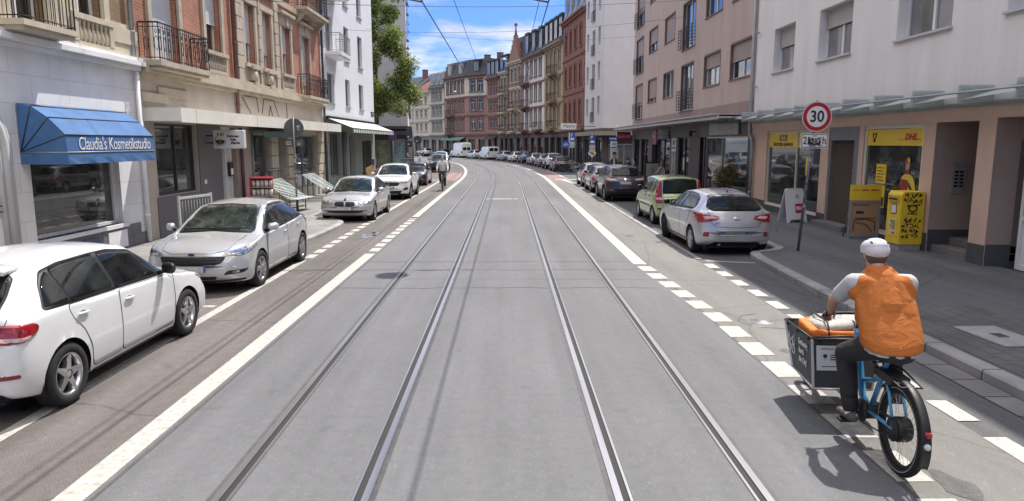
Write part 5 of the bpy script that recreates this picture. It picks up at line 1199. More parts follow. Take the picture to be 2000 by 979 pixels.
facade(rp, Wd, 3.3, 4.0, [], PINK_BAND, .1, 'band', y=.002)
GREYSHOP = mat('dark_grey_shopfront', (.115, .105, .108), .6, var=.1, scale=2); AUB = mat('aubergine_shopfront', (.062, .035, .04), .45, var=.12, scale=2)
gh = [(S_(50.6), S_(48.7), .2, 2.66), (S_(48.0), S_(45.6), .2, 2.66), (S_(44.4), S_(39.6), .12, 3.0, .3), (S_(37.6), S_(35.4), .2, 2.7)]
facade(rp, S_(33.6), .1, 3.3, gh, GREYSHOP, .15, 'shopfront', y=.004)
for a, b, c, d in [h[:4] for h in gh]: shopwin(rp, a, b, c, d, .13 if d < 2.9 else .28, [(a + b) / 2], DARK_TRIM, fw=.06)
facade(rp, Wd, .1, 3.3, [(S_(32.6), S_(26.75), .2, 2.68), (S_(33.4), S_(32.75), .12, 2.68, .5)], AUB, .12, 'shopfront', y=.004, x0=S_(33.6))
shopwin(rp, S_(32.6), S_(26.75), .2, 2.68, .1, [S_(30.1)], mat('silver_frame', (.45, .44, .42), .35, .5), fw=.06)
mb = MB(); mb.box(S_(33.4), S_(32.75), .5, .52, .1, 2.7); mb.build('door', BLACK, rp)
mb = MB(); mb.box(S_(31.75), S_(27.75), -.06, 0, 2.76, 3.27); sg = mb.build('shop_sign', mat('brushed_sign', (.30, .30, .295), .4, .5, var=.1, scale=5), rp)
text('lettering', 'TEEHAUS', .36, mat('silver_letters', (.42, .42, .42), .3, .7), sg, (S_(29.5), -.065, 3.02), sx=1.35, ext=.012)
mb = MB(); mb.box(S_(44.2), S_(39.7), -.03, 0, 2.62, 3.2, 1)
for i in range(8): mb.box(S_(44.2), S_(39.7), -.045, -.03, 2.64 + i * .07, 2.67 + i * .07, 0)
sg = mb.build('striped_panel', [mat('pale_stripe', (.42, .35, .36), .5), DARK_TRIM], rp)
bs = tag(MB().box(-.05, .05, -.42, .42, -.42, .38).build('hanging_sign', mat('crimson_sign', (.36, .03, .07), .5)), 'crimson vertical bakery sign hanging above the dark grey shopfront door', 'sign'); bs.location = (8.55, 40.9, 2.75); bs.rotation_euler = (0, 0, R(0))
bs2 = bs
for sx, rz in ((-.055, -math.pi / 2), (.055, math.pi / 2)): text('lettering', 'Görtz', .27, WHITE_INK, bs, (sx, 0, .02), (math.pi / 2, 0, rz), .95, .15)
text('lettering', 'Görtz', .24, WHITE_INK, bs, (0, -.425, .0), (math.pi / 2, -math.pi / 2, 0), .95, .15)
mb = MB(); mb.box(S_(39.0), S_(37.9), -.03, 0, .4, 2.7, 0); mb.box(S_(38.95), S_(37.95), -.035, -.03, 1.95, 2.65, 1); mb.box(S_(38.7), S_(38.2), -.04, -.035, 2.3, 2.55, 2); mb.box(S_(38.85), S_(38.05), -.04, -.035, 2.1, 2.2, 2)
rnd = random.Random(2)
for k in range(16): x = rnd.uniform(37.95, 38.8); z = rnd.uniform(.45, 1.8); mb.prism([(S_(x) + .1 * math.cos(t), z + .16 * math.sin(t)) for t in np.linspace(0, 6.28, 9)[:-1]], -.034 - .0003 * k, -.03, 3 + k % 2)
mb.build('poster_panel', [mat('poster_mid_grey', (.3, .28, .28), .6), WHITE_INK, mat('grey_ink', (.2, .2, .21), .6), mat('poster_pale', (.45, .43, .42), .6), mat('poster_brown', (.22, .17, .16), .6)], rp)
mb = MB(); mb.box(-.3, Wd - .05, -1.25, -.006, 3.34, 3.40); mb.box(-.3, Wd - .05, -1.3, -1.25, 3.30, 3.46); mb.box(-.3, Wd - .05, -1.25, -.006, 3.46, 3.49); mb.tube([(-.3, -1.33, 3.47), (Wd - .05, -1.33, 3.47)], .04, 8, 1)
mb.build('canopy', [mat('pale_canopy', (.5, .49, .47), .6, var=.08), ZINC], rp)
mb = MB(); mb.tube([(S_(34.3), 0, 2.95), (S_(34.3), -.22, 2.95)], .025, 8); mb.lathe([(.06, 2.72), (.075, 2.76), (.07, 2.98), (0, 3.0)], (S_(34.3), -.22, 0), 'z', 14); mb.build('wall_lamp', DARK_METAL, rp)

# ============ left: cosmetics shop, white ground floor under sandstone and brick
ls, Wd = building('shop_house', 'house with white painted shop floor below ornate yellow sandstone and dark brick storeys', (-8.6, -4), (-8.6, 16.78))
S_ = lambda y: y + 4
WHITE_STONE = brickmat('white_painted_blocks', (.80, .79, .775), (.79, .78, .765), (.68, .67, .66), 1.1, .52, .012, .8, 'xz', .5, .12)
facade(ls, Wd, .1, 4.08, [(S_(12.8), S_(15.72), .66, 2.9), (S_(4.), S_(11.), .66, 2.9)], WHITE_STONE, .22, 'shop_floor_wall', D=11)
shopwin(ls, S_(12.8), S_(15.72), .66, 2.9, .18, [], WHITE_PLASTIC, fw=.07); shopwin(ls, S_(4.), S_(11.), .66, 2.9, .18, [S_(7.5)], WHITE_PLASTIC)
mb = MB(); mb.box(S_(12.7), S_(15.82), -.07, .16, .58, .66); mb.build('window_sill', PAINT_WHITE, ls)
mb = MB()
for i in range(26):
    a = i * .8; mb.box(a, min(a + .79, Wd), -.035, .005, .1, .36); mb.box(max(0, a - .4), min(a + .39, Wd), -.035, .005, .365, .60)
mb.build('plinth', mat('grey_stone_plinth', (.16, .16, .165), .75, var=.2, scale=3, bump=.2), ls)
mb = MB(); mb.box(S_(15.0), S_(15.75), -.05, -.036, .14, .52); mb.cut(); mb.box(S_(14.1), S_(14.65), -.05, -.036, .16, .5, 1); mb.cut(); mb.box(S_(13.1), S_(13.75), -.05, -.036, .14, .5); mb.build_each('cellar_panel', [PAINT_WHITE, mat('blue_notice', (.05, .07, .16), .5)], ls)
mb = MB(); mb.box(0, Wd, -.12, 0, 4.08, 4.18); mb.box(0, Wd, -.24, 0, 4.18, 4.28); mb.box(0, Wd, -.18, 0, 4.28, 4.36); mb.build('cornice', WHITE_STONE, ls)
# moulded arch of the doorway further left, and a wall plaque
mb = MB(); c = S_(10.05)
for rr_, p in ((2.2, .06), (2.08, .09), (1.95, .05)):
    q = [(c + rr_, -p * .3, .6)] + [(c + rr_ * math.cos(t), -p * .3, 2.3 + rr_ * .62 * math.sin(t)) for t in np.linspace(0, math.pi, 25)] + [(c - rr_, -p * .3, .6)]; mb.tube(q, p, 8)
mb.build('arch_moulding', mat('grey_white_stone', (.55, .55, .54), .8, var=.1), ls)
mb = MB(); mb.box(S_(11.5), S_(12.3), -.025, 0, 1.2, 1.5); mb.box(S_(11.6), S_(12.2), -.03, -.025, 1.27, 1.29, 1); mb.box(S_(11.6), S_(12.1), -.03, -.025, 1.37, 1.39, 1); mb.build('wall_plaque', [mat('plaque_grey', (.45, .45, .46), .5), INK], ls)
uh = [(S_(14.5), S_(15.5), 5.0, 7.1), (S_(12.6), S_(13.6), 4.45, 7.1), (S_(10.5), S_(11.5), 5.0, 7.1), (S_(8.5), S_(9.5), 5, 7.1)]
uh2 = [(a, b, c + 3.5, d + 3.5) for a, b, c, d in uh]
facade(ls, Wd, 4.36, 15.2, uh + uh2, BROWN_BRICK, .22, 'upper_wall', D=11)
for h in uh + uh2: window(ls, *h, .2, 'T', glass=GLASS); surround(ls, *h, SAND_PALE, .2, .09, 'cornice', sill=False)
mb = MB()
for x0, x1 in ((14.3, 15.7), (10.3, 11.7), (8.3, 9.7)):
    a, b = S_(x0), S_(x1); mb.box(a, b, -.16, 0, 4.88, 4.99); mb.box(a, b, -.13, 0, 4.36, 4.45); mb.box(a, a + .14, -.14, 0, 4.45, 4.88); mb.box(b - .14, b, -.14, 0, 4.45, 4.88); mb.box(a + .14, b - .14, -.02, 0, 4.45, 4.88)
    for k in range(7): mb.lathe([(.03, 4.45), (.05, 4.5), (.055, 4.62), (.025, 4.74), (.04, 4.82), (.045, 4.88)], (a + .24 + k * (b - a - .48) / 6, -.09, 0), 'z', 10)
    mb.cut()
mb.build_each('balustrade', SAND_PALE, ls)
mb = MB(); mb.box(S_(15.72), Wd - .02, -.07, 0, 4.36, 4.62); mb.box(S_(15.66), Wd - .02, -.1, 0, 4.62, 4.95); mb.box(S_(15.75), Wd - .02, -.06, 0, 4.95, 5.05); mb.cut(); mb.box(S_(13.75), S_(14.25), -.08, 0, 4.36, 6.0); mb.cut(); mb.box(S_(11.75), S_(12.4), -.08, 0, 4.36, 6.0); mb.build_each('corner_pier', SAND_PALE, ls)
balcony(ls, S_(12.2), S_(13.75), 4.5, .55, SAND_PALE, DARK_METAL, .1, False, False, .9)
mb = MB(); mb.box(0, Wd, -.4, 0, 15.0, 15.4); mb.box(0, Wd, 0, 11, 15.2, 15.3); mb.build('eaves', SAND_PALE, ls)
downpipe(ls, S_(16.62), .12, 4.05, PAINT_WHITE, r=.055); downpipe(ls, S_(16.55), 4.3, 15, ZINC, r=.055)
# basket awning
AWN = mat('blue_awning_cloth', (.06, .15, .33), .8, var=.22, scale=2.2, bump=.35, bscale=9)
aw = thing('basket_awning', 'blue fabric basket awning with white shop lettering over the cosmetics shop window', 'awning', (-8.6, 14.1, 0), math.pi / 2)
hoops = [(.035, 3.13, 1.55), (.28, 3.08, 1.55), (.56, 2.88, 1.545), (.84, 2.58, 1.54), (.845, 2.27, 1.54), (.85, 2.06, 1.54)]
mb = MB(); A_ = []
for d_, z, hl in hoops: A_.append([(-hl, -d_, z), (hl, -d_, z)])
for i in range(5):
    nseg = 14; rows = []
    for t in np.linspace(-1, 1, nseg + 1):
        sag = -.012 * (1 - t * t) if i < 3 else 0; wv = (.012 * math.sin(t * 31) if i == 4 else 0)
        p, q = A_[i], A_[i + 1]
        rows.append(((p[0][0] * (1 - t) / 2 + p[1][0] * (1 + t) / 2, p[0][1], p[0][2]), ((p[0][0] + q[0][0]) / 2 * (1 - t) / 2 + (p[1][0] + q[1][0]) / 2 * (1 + t) / 2, (p[0][1] + q[0][1]) / 2, (p[0][2] + q[0][2]) / 2 + sag), (q[0][0] * (1 - t) / 2 + q[1][0] * (1 + t) / 2, q[0][1] + wv, q[0][2])))
    mb.add([v for r_ in rows for v in r_], [(3 * k + j, 3 * k + 3 + j, 3 * k + 4 + j, 3 * k + 1 + j) for k in range(nseg) for j in range(2)], 0, False)
for s in (0, 1):
    piv = (A_[0][s][0], -.02, 2.27)
    for i in range(4): mb.add([piv, A_[i][s], A_[i + 1][s]], [(0, 1, 2)])
    mb.quad(piv, A_[4][s], A_[5][s], (piv[0], -.02, 2.06))
o = mb.build('cloth', AWN, aw); md = o.modifiers.new('Solidify', 'SOLIDIFY'); md.thickness = .006
for i in (1, 2, 3):
    mb = MB(); mb.tube([(A_[i][0][0], -.03, 2.27), A_[i][0], A_[i][1], (A_[i][1][0], -.03, 2.27)], .014, 6); mb.build('hoop', DARK_METAL, aw)
mb = MB(); mb.tube([(A_[4][0][0] - .01, -.03, 2.27), A_[4][0], A_[4][1], (A_[4][1][0] + .01, -.03, 2.27)], .012, 6); mb.build('hoop', mat('awning_rod', (.3, .3, .3), .4, .5), aw)
text('lettering', "Claudia's Kosmetikstudio", .335, WHITE_INK, aw, (.09, -.852, 2.415), sx=.80, spacing=.95, ext=.001)

# ============ left: orange-red brick house
lb, Wd = building('brick_house', 'orange red brick house with sandstone window frames, iron balconies and a cream shop canopy', (-8.6, 16.8), (-8.6, 33.38))
S_ = lambda y: y - 16.8
wins = [(17.6, 19.05, 4.42, 7.0, 'd'), (20.72, 21.85, 5.06, 7.05, 'w'), (23.75, 24.75, 5.03, 7.0, 's'), (25.45, 26.45, 5.03, 7.0, 's'), (27.6, 28.75, 5.05, 6.85, 'w'), (30.25, 31.4, 4.42, 6.85, 'd')]
rows = [[(S_(a), S_(b), c + 3.55 * r_, d + 3.55 * r_) for a, b, c, d, t in wins] for r_ in range(3)]
facade(lb, Wd, 4.4, 15.2, [h for r_ in rows for h in r_], RED_BRICK, .24, 'brick_wall', D=11)
for r_, row in enumerate(rows):
    for h, w_ in zip(row, wins):
        t = w_[4]; sh = {0: .97, 1: .58, 2: .62, 3: .72, 4: .52, 5: .8}[wins.index(w_)] if r_ == 0 else random.choice([.3, .6, .9])
        window(lb, *h, .22, 'T', sh, sh_mat=SHUTTER_WHITE, glass=GLASS)
        surround(lb, *h, SANDSTONE, .17, .07, 'cornice' if t != 's' else 'flat', sill=(t == 's'))
        if t == 'w':
            a, b = h[0] - .2, h[1] + .2; z = h[2]; mb = MB(); mb.box(a, b, -.16, .02, z - .1, z); mb.box(a, b, -.1, .02, z - .62, z - .52); mb.box(a, a + .12, -.1, .02, z - .52, z - .1); mb.box(b - .12, b, -.1, .02, z - .52, z - .1); mb.box(a + .12, b - .12, -.02, .02, z - .52, z - .1)
            for k in range(8): mb.lathe([(.025, z - .52), (.05, z - .46), (.05, z - .36), (.02, z - .24), (.035, z - .1)], (a + .2 + k * (b - a - .4) / 7, -.06, 0), 'z', 8)
            mb.build('balustrade_panel', SANDSTONE, lb)
        if t == 'd':
            a, b = (h[0] - .65, h[1] + .75) if r_ == 0 or w_[0] < 20 else (h[0] - .6, h[1] + 1.2)
            if w_[0] > 20: b = min(b + .5, Wd - .15)
            balcony(lb, a, b, h[2] - .06, .52, SANDSTONE, DARK_METAL, .12, True, r_ > 0, .86)
mb = MB()
for a, b in ((22.95, 23.52), (24.98, 25.22), (26.7, 27.15)):      # sandstone bay front with rusticated blocks
    mb.cut()
    for k in range(26): z = 4.42 + k * .4; mb.box(S_(a) + (.0 if k % 2 else .04), S_(b) - (.0 if k % 2 else .04), -.1, 0, z, z + .375)
mb.build_each('quoins', SANDSTONE, lb)
mb = MB(); 
for r_ in range(3):
    z = 4.42 + r_ * 3.55
    for a, b in ((23.52, 24.98), (25.22, 26.7)): mb.box(S_(a), S_(b), -.05, 0, z, z + .5); mb.cut()
    for c in (24.55, 26.15):
        x = S_(c) - .3; q = z + .02
        mb.box(x - .32, x + .32, -.22, 0, q + .42, q + .54); mb.box(x - .24, x + .24, -.16, 0, q + .05, q + .42); mb.lathe([(0, -.22), (.16, -.2), (.19, -.16)], (x, 0, q + .2), 'y', 16); mb.prism([(x - .2, q + .05), (x + .2, q + .05), (x, q - .02)], -.12, 0); mb.cut()
mb.build_each('corbel', SANDSTONE, lb)
mb = MB(); mb.box(0, Wd, -.12, 0, 4.0, 4.1); mb.box(0, Wd, -.22, 0, 4.1, 4.26); mb.box(0, Wd, -.16, 0, 4.26, 4.41); mb.cut(); mb.box(0, Wd, -.1, 0, 7.55, 7.75); mb.cut(); mb.box(0, Wd, -.1, 0, 11.1, 11.3); mb.cut(); mb.box(0, Wd, -.45, 0, 15.0, 15.4); mb.build_each('cornice', SANDSTONE, lb)
gh = [(S_(17.42), S_(19.75), 1.12, 2.92), (S_(21.98), S_(22.62), .1, 2.9, .4), (S_(23.95), S_(25.75), .55, 2.75), (S_(26.6), S_(27.7), .1, 2.75, .4), (S_(28.75), S_(32.1), .55, 2.75)]
facade(lb, Wd, .1, 4.0, gh, BEIGE_STONE, .2, 'shop_floor_wall', D=11, y=.003)
shopwin(lb, *gh[0][:4], .16, [S_(18.7)], mat('charcoal_frame', (.05, .05, .055), .5), fw=.06); shopwin(lb, *gh[2][:4], .18, [S_(24.4)], METAL_GREY, fw=.06); shopwin(lb, *gh[4][:4], .18, [S_(30.4)], METAL_GREY, fw=.06)
mb = MB(); 
for h in (gh[1], gh[3]): mb.box(h[0] + .003, h[1] - .003, .36, .4, .1, h[3] - .003)
mb.build('door', mat('grey_door', (.2, .2, .21), .5, var=.1), lb)
mb = MB(); mb.box(S_(19.78), S_(21.32), -.03, .0, .1, 2.92); mb.box(S_(17.3), S_(19.75), -.03, .0, .1, 1.1, 0); mb.box(S_(20.02), S_(20.16), -.04, -.03, 1.28, 1.4, 1); mb.build('grey_panel', [mat('grey_cladding', (.15, .145, .15), .6, var=.1, scale=4, stretch=(10, 1, .3)), PAINT_WHITE], lb)
mb = MB()
for k in range(3): mb.box(S_(21.4) + k * .19, S_(21.55) + k * .19, -.09, 0, .1, 2.35)
mb.box(S_(21.36), S_(22.0), -.05, 0, 2.35, 2.92); mb.box(S_(21.34), S_(22.02), -.11, 0, .1, .3); mb.build('pilaster', mat('pale_pilaster', (.58, .57, .56), .8, var=.1, scale=3), lb)
mb = MB(); mb.box(S_(21.55), S_(21.85), -.17, -.09, 1.42, 1.85); mb.box(S_(21.62), S_(21.8), -.175, -.17, 1.46, 1.66, 1); mb.build('letterbox', [BLACK, PAINT_WHITE], lb)
mb = MB()
for a, b in ((25.8, 26.55), (27.75, 28.7), (32.15, 33.36)):
    for k in range(6): mb.box(S_(a), S_(b), -.06, 0, .1 + k * .47, .1 + k * .47 + .43)
    mb.cut()
mb.build_each('rusticated_pier', SAND_PALE, lb)
mb = MB()
for (a, b, c, d, m_) in ((24.0, 24.32, .95, 1.4, 0), (24.5, 25.65, .6, 1.0, 1), (28.9, 30.3, .6, 1.1, 1), (30.5, 32.0, .6, 1.15, 1)): mb.box(S_(a), S_(b), .17, .182, c, d, m_); mb.cut()
rnd = random.Random(4)
for k in range(18): a = rnd.choice([rnd.uniform(24.55, 25.5), rnd.uniform(28.95, 31.8)]); mb.prism([(S_(a) - .05, .62), (S_(a) + .06, .62), (S_(a) + .04, .62 + rnd.uniform(.15, .38)), (S_(a) - .02, .62 + rnd.uniform(.2, .4))], .165 - .0005 * k, .169, 2 + k % 3)
mb.build_each('window_sticker', [mat('sticker_tan', (.5, .38, .2), .6), mat('sticker_white', (.6, .6, .6), .6), mat('sticker_red', (.4, .1, .08), .6), mat('sticker_green', (.14, .25, .1), .6), mat('sticker_grey', (.3, .3, .3), .6)], lb)
mb = MB()
for (a, b, c, d) in ((17.7, 19.3, 3.55, 3.8), (22.9, 23.3, 3.6, 3.62)): mb.box(S_(a), S_(b), -.04, 0, c, d); mb.cut()
mb.box(0, S_(18.1), -.09, 0, 3.4, 3.62); mb.build_each('stone_band', SANDSTONE, lb)
mb = MB(); o = .95
for (a, b, c, d) in ((23.6, 23.7, 3.45, 3.95), (24.15, 24.25, 3.45, 3.95)): pass
mb.tube([(S_(23.3), -.03, 3.9), (S_(24.0), -.03, 3.4)], .012, 4); mb.cut(); mb.tube([(S_(23.5), -.03, 3.95), (S_(24.6), -.03, 3.95), (S_(24.75), -.03, 3.45)], .012, 4); mb.cut(); mb.tube([(S_(25.1), -.03, 3.45), (S_(25.3), -.03, 3.95), (S_(26.4), -.03, 3.95), (S_(26.9), -.03, 3.4)], .012, 4); mb.cut(); mb.tube([(S_(25.8), -.03, 3.4), (S_(26.0), -.03, 3.75), (S_(26.2), -.03, 3.4)], .012, 4); mb.cut(); mb.tube([(S_(27.9), -.03, 3.95), (S_(27.9), -.03, 3.3)], .012, 4); mb.build_each('sign_bracket', DARK_METAL, lb)
CREAM = mat('cream_canopy', (.72, .69, .61), .7, var=.12, scale=1.2, stretch=(.6, 1, 1))
mb = MB(); mb.box(S_(16.9), S_(33.05), -.9, -.004, 2.95, 3.03); mb.box(S_(16.9), S_(33.05), -.92, -.9, 2.92, 3.26); mb.box(S_(16.9), S_(16.93), -.9, -.004, 3.03, 3.26); mb.box(S_(33.02), S_(33.05), -.9, -.004, 3.03, 3.26); mb.box(S_(16.93), S_(33.02), -.9, -.004, 3.2, 3.24)
for y in (17.7, 22, 26.4, 30.5): mb.box(S_(y), S_(y) + .012, -.923, -.92, 2.925, 3.255, 1)
mb.build('canopy', [CREAM, mat('canopy_joint', (.25, .23, .2), .8)], lb)
gm = mat('grey_green_awning', (.10, .22, .21), .7)
mb = MB(); mb.box(S_(23.7), S_(27.6), -.5, -.05, 2.76, 2.82); mb.box(S_(23.7), S_(27.6), -.52, -.5, 2.62, 2.8); mb.tube([(S_(23.9), -.05, 2.8), (S_(23.9), -.05, .4)], .03, 8, 1); mb.build('roller_awning', [gm, METAL_GREY], lb)
downpipe(lb, S_(22.72), 3.0, 15, mat('maroon_pipe', (.13, .06, .06), .5, var=.2), r=.06); downpipe(lb, S_(22.8), .12, 2.9, mat('maroon_pipe', (.1, .1, .1)), r=.055); downpipe(lb, Wd - .04, .12, 15.2, mat('dark_green_pipe', (.05, .065, .07), .45), y=-.1, r=.055)

# ============ left: white house, striped shop
lw, Wd = building('apartment_house', 'plain white apartment house with a balcony above a shop wrapped in striped fabric', (-8.6, 33.4), (-8.6, 46.3))
S_ = lambda y: y - 33.4
WHITE_COOL = mat('cool_white_stucco', (.70, .71, .74), .85, var=.07, scale=.8, bump=.1, bscale=80)
cl = [(34.5, 35.85), (38.3, 39.4), (41.75, 43.0)]
holes = []
for k, (a, b) in enumerate(cl):
    holes += [(S_(a), S_(b), 4.35, 5.78), (S_(a), S_(b), 6.75 if k else 6.72, 8.5), (S_(a), S_(b), 9.6, 11.2), (S_(a), S_(b), 12.3, 13.9)]
facade(lw, Wd, 3.6, 17, holes, WHITE_COOL, .2, 'wall', D=12)
for h in holes: window(lw, *h, .17, 'single', 0, (.08, SILL_METAL), glass=GLASS, frame=mat('grey_window_frame', (.25, .26, .27), .5))
mb = MB(); mb.box(0, Wd, -.5, 0, 17, 17.2); mb.build('eaves', WHITE_COOL, lw)
for z in (6.72, 9.6): balcony(lw, S_(34.3), S_(36.6), z, .75, PAINT_WHITE, mat('grey_railing', (.3, .31, .32), .4, .5), .16, False, False, .85, .14)
STRIPE = None
m, nt_, b_ = nmat('striped_fabric'); tcn = nt_.nodes.new('ShaderNodeTexCoord'); wv = nt_.nodes.new('ShaderNodeTexWave'); wv.wave_type = 'BANDS'; wv.bands_direction = 'X'; wv.inputs['Scale'].default_value = 1.0; wv.inputs['Distortion'].default_value = .15
rp_ = nt_.nodes.new('ShaderNodeValToRGB'); rp_.color_ramp.interpolation = 'CONSTANT'; rp_.color_ramp.elements[0].color = (.14, .16, .145, 1); rp_.color_ramp.elements[1].color = (.42, .43, .39, 1); rp_.color_ramp.elements[1].position = .5
nt_.links.new(tcn.outputs['Object'], wv.inputs['Vector']); nt_.links.new(wv.outputs['Fac'], rp_.inputs['Fac']); nt_.links.new(rp_.outputs['Color'], b_.inputs['Base Color']); b_.inputs['Roughness'].default_value = .85; STRIPE = m
gh = [(S_(34.5), S_(37.0), .75, 2.95, .25), (S_(38.6), S_(40.4), .1, 2.9, .35), (S_(42.3), S_(45.0), .1, 2.55, .45)]
facade(lw, Wd, .1, 3.6, gh, STRIPE, .25, 'striped_shop_wall', D=12, y=.003)
for h in gh: shopwin(lw, *h[:4], h[4] - .03, [(h[0] + h[1]) / 2], mat('grey_shop_frame', (.3, .31, .31), .5), fw=.06)
mb = MB()
for k in range(4): x = S_(37.15) + k * .3; mb.tube([(x, -.05, .1), (x, -.05, 3.0)], .05, 6)
mb.build('curtain_fold', STRIPE, lw)
mb = MB(); mb.box(S_(37.9), S_(38.5), -.06, -.045, .6, 2.9); mb.build('glass_panel', mat('pale_blue_panel', (.3, .36, .4), .3, var=.2), lw)
mb = MB(); mb.box(S_(45.1), S_(45.7), -.16, -.01, 1.0, 1.4); mb.build('letterbox', METAL_GREY, lw)
ma = thing('fabric_awning', 'pale grey green folding awning with striped valance above the striped shop', 'awning', (-8.6, 33.4, 0), math.pi / 2)
mb = MB(); a, b = S_(34.0), S_(46.1)
mb.add([(a, -.02, 3.62), (b, -.02, 3.62), (b, -1.25, 3.14), (a, -1.25, 3.14), (a, -.02, 3.6), (b, -.02, 3.6), (b, -1.25, 3.12), (a, -1.25, 3.12)], [(0, 1, 2, 3), (7, 6, 5, 4), (0, 3, 7, 4), (1, 5, 6, 2), (3, 2, 6, 7)])
mb.build('cloth', mat('pale_awning_cloth', (.52, .55, .50), .8, var=.08, scale=2), ma)
mb = MB(); n = 44
for k in range(n):
    x0, x1 = a + (b - a) * k / n, a + (b - a) * (k + 1) / n; mb.poly([(x0, -1.255, 3.13), (x1, -1.255, 3.13), (x1, -1.26, 2.93), ((x0 + x1) / 2, -1.262, 2.9), (x0, -1.26, 2.93)], k % 2)
mb.build('valance', [mat('valance_green', (.12, .2, .14), .8), mat('valance_pale', (.6, .61, .57), .8)], ma)
mb = MB(); mb.tube([(a, -1.25, 3.12), (b, -1.25, 3.12)], .025, 8); mb.build('front_bar', METAL_GREY, ma); mb = MB(); mb.box(a, b, -.12, -.002, 3.56, 3.7); mb.build('housing', DARK_TRIM, ma)
mb = MB(); mb.box(S_(45.2), S_(46.1), -.03, -.004, 4.1, 4.35); sgn = mb.build('street_sign', mat('sign_dark_blue', (.02, .03, .08), .5), lw); text('lettering', 'Hindenburgstr.', .11, WHITE_INK, sgn, (S_(45.65), -.033, 4.22))

# ============ left beyond the side street: grey gable house
gy, Wd = building('corner_house', 'tall grey rendered corner house with blind gable and dark shop, behind the tree', (-22, 58), (-8.05, 58))
GREYW = mat('grey_lilac_stucco', (.50, .485, .51), .9, var=.05, scale=.6)
facade(gy, Wd, 3.75, 19, [(Wd - 4.1, Wd - 2.35, 3.9, 9.5)], GREYW, .3, 'gable_wall')
shopwin(gy, Wd - 4.1, Wd - 2.35, 3.9, 9.5, .2, [Wd - 3.2], DARK_TRIM, name='stair_window', transom=6.5)
LX = lambda y: Wd - 2.9 * y / 22 - .0
mb = MB(); mb.quad((Wd, 0, 3.75), (LX(22), 22, 3.75), (LX(22), 22, 19), (Wd, 0, 19)); mb.quad((0, 0, 3.75), (0, 0, 19), (0, 22, 19), (0, 22, 3.75)); mb.quad((0, 0, 19), (Wd, 0, 19), (LX(22), 22, 19), (0, 22, 19)); mb.quad((0, 22, 3.75), (0, 22, 19), (LX(22), 22, 19), (LX(22), 22, 3.75)); mb.build('street_wall', mat('sunlit_side_stucco', (.74, .74, .73), .85), gy)  # street side coloured paler than the gable, sunlight put into the stucco
mb = MB(); mb.prism([(-.3, -.35), (Wd + .35, -.35), (LX(22) + .35, 22.3), (-.3, 22.3)], 19, 19.3, ax='z'); mb.build('eaves', DARK_TRIM, gy)
for z in (5, 8, 11, 14, 16.6):
    for y in (3, 8, 13, 18):
        mb = MB(); mb.box(LX(y) - .2, LX(y) + .02, y, y + 1.1, z, z + 1.5); mb.box(LX(y) - .2, LX(y) + .1, y - .05, y + 1.15, z - .08, z, 1); f_ = mb.build('window', [GLASS, DARK_METAL], gy)
facade(gy, Wd, .1, 3.75, [(Wd - 9, Wd - 3.2, .12, 2.9), (Wd - 2.7, Wd - 1.5, .3, 2.6), (Wd - 1.3, Wd - .25, .5, 2.7)], mat('dark_shop_stone', (.09, .085, .09), .6, var=.15), .3, 'shop_floor_wall', D=3, y=.003)
shopwin(gy, Wd - 9, Wd - 3.2, .12, 2.9, .25, [Wd - 6], DARK_TRIM, fw=.08); shopwin(gy, Wd - 2.7, Wd - 1.5, .3, 2.6, .22, [], METAL_GREY, glass=mat('yellow_poster_glass', (.33, .33, .2), .2, var=.5, scale=3)); shopwin(gy, Wd - 1.3, Wd - .25, .5, 2.7, .2, [], METAL_GREY, glass=mat('pale_display_glass', (.35, .48, .46), .15, var=.5, scale=4))
mb = MB(); mb.box(-.2, Wd + .5, -.9, -.004, 3.12, 3.2, 1); mb.box(-.2, Wd + .5, -.92, -.9, 3.02, 3.35); mb.box(-.2, Wd + .5, -.9, -.004, 3.3, 3.35); mb.box(-.2, Wd + .5, -.6, -.002, 3.5, 3.72); mb.build('canopy', [mat('dark_fascia', (.06, .055, .065), .5), METAL_GREY], gy)
mb = MB(); mb.box(Wd - 1.95, Wd - .95, -.03, -.003, 4.9, 5.14); sgn = mb.build('street_sign', mat('sign_dark_blue', (.02, .03, .08)), gy); text('lettering', 'Joseph-Haydn-Str.', .13, WHITE_INK, sgn, (Wd - 1.45, -.033, 5.02), sx=.8)
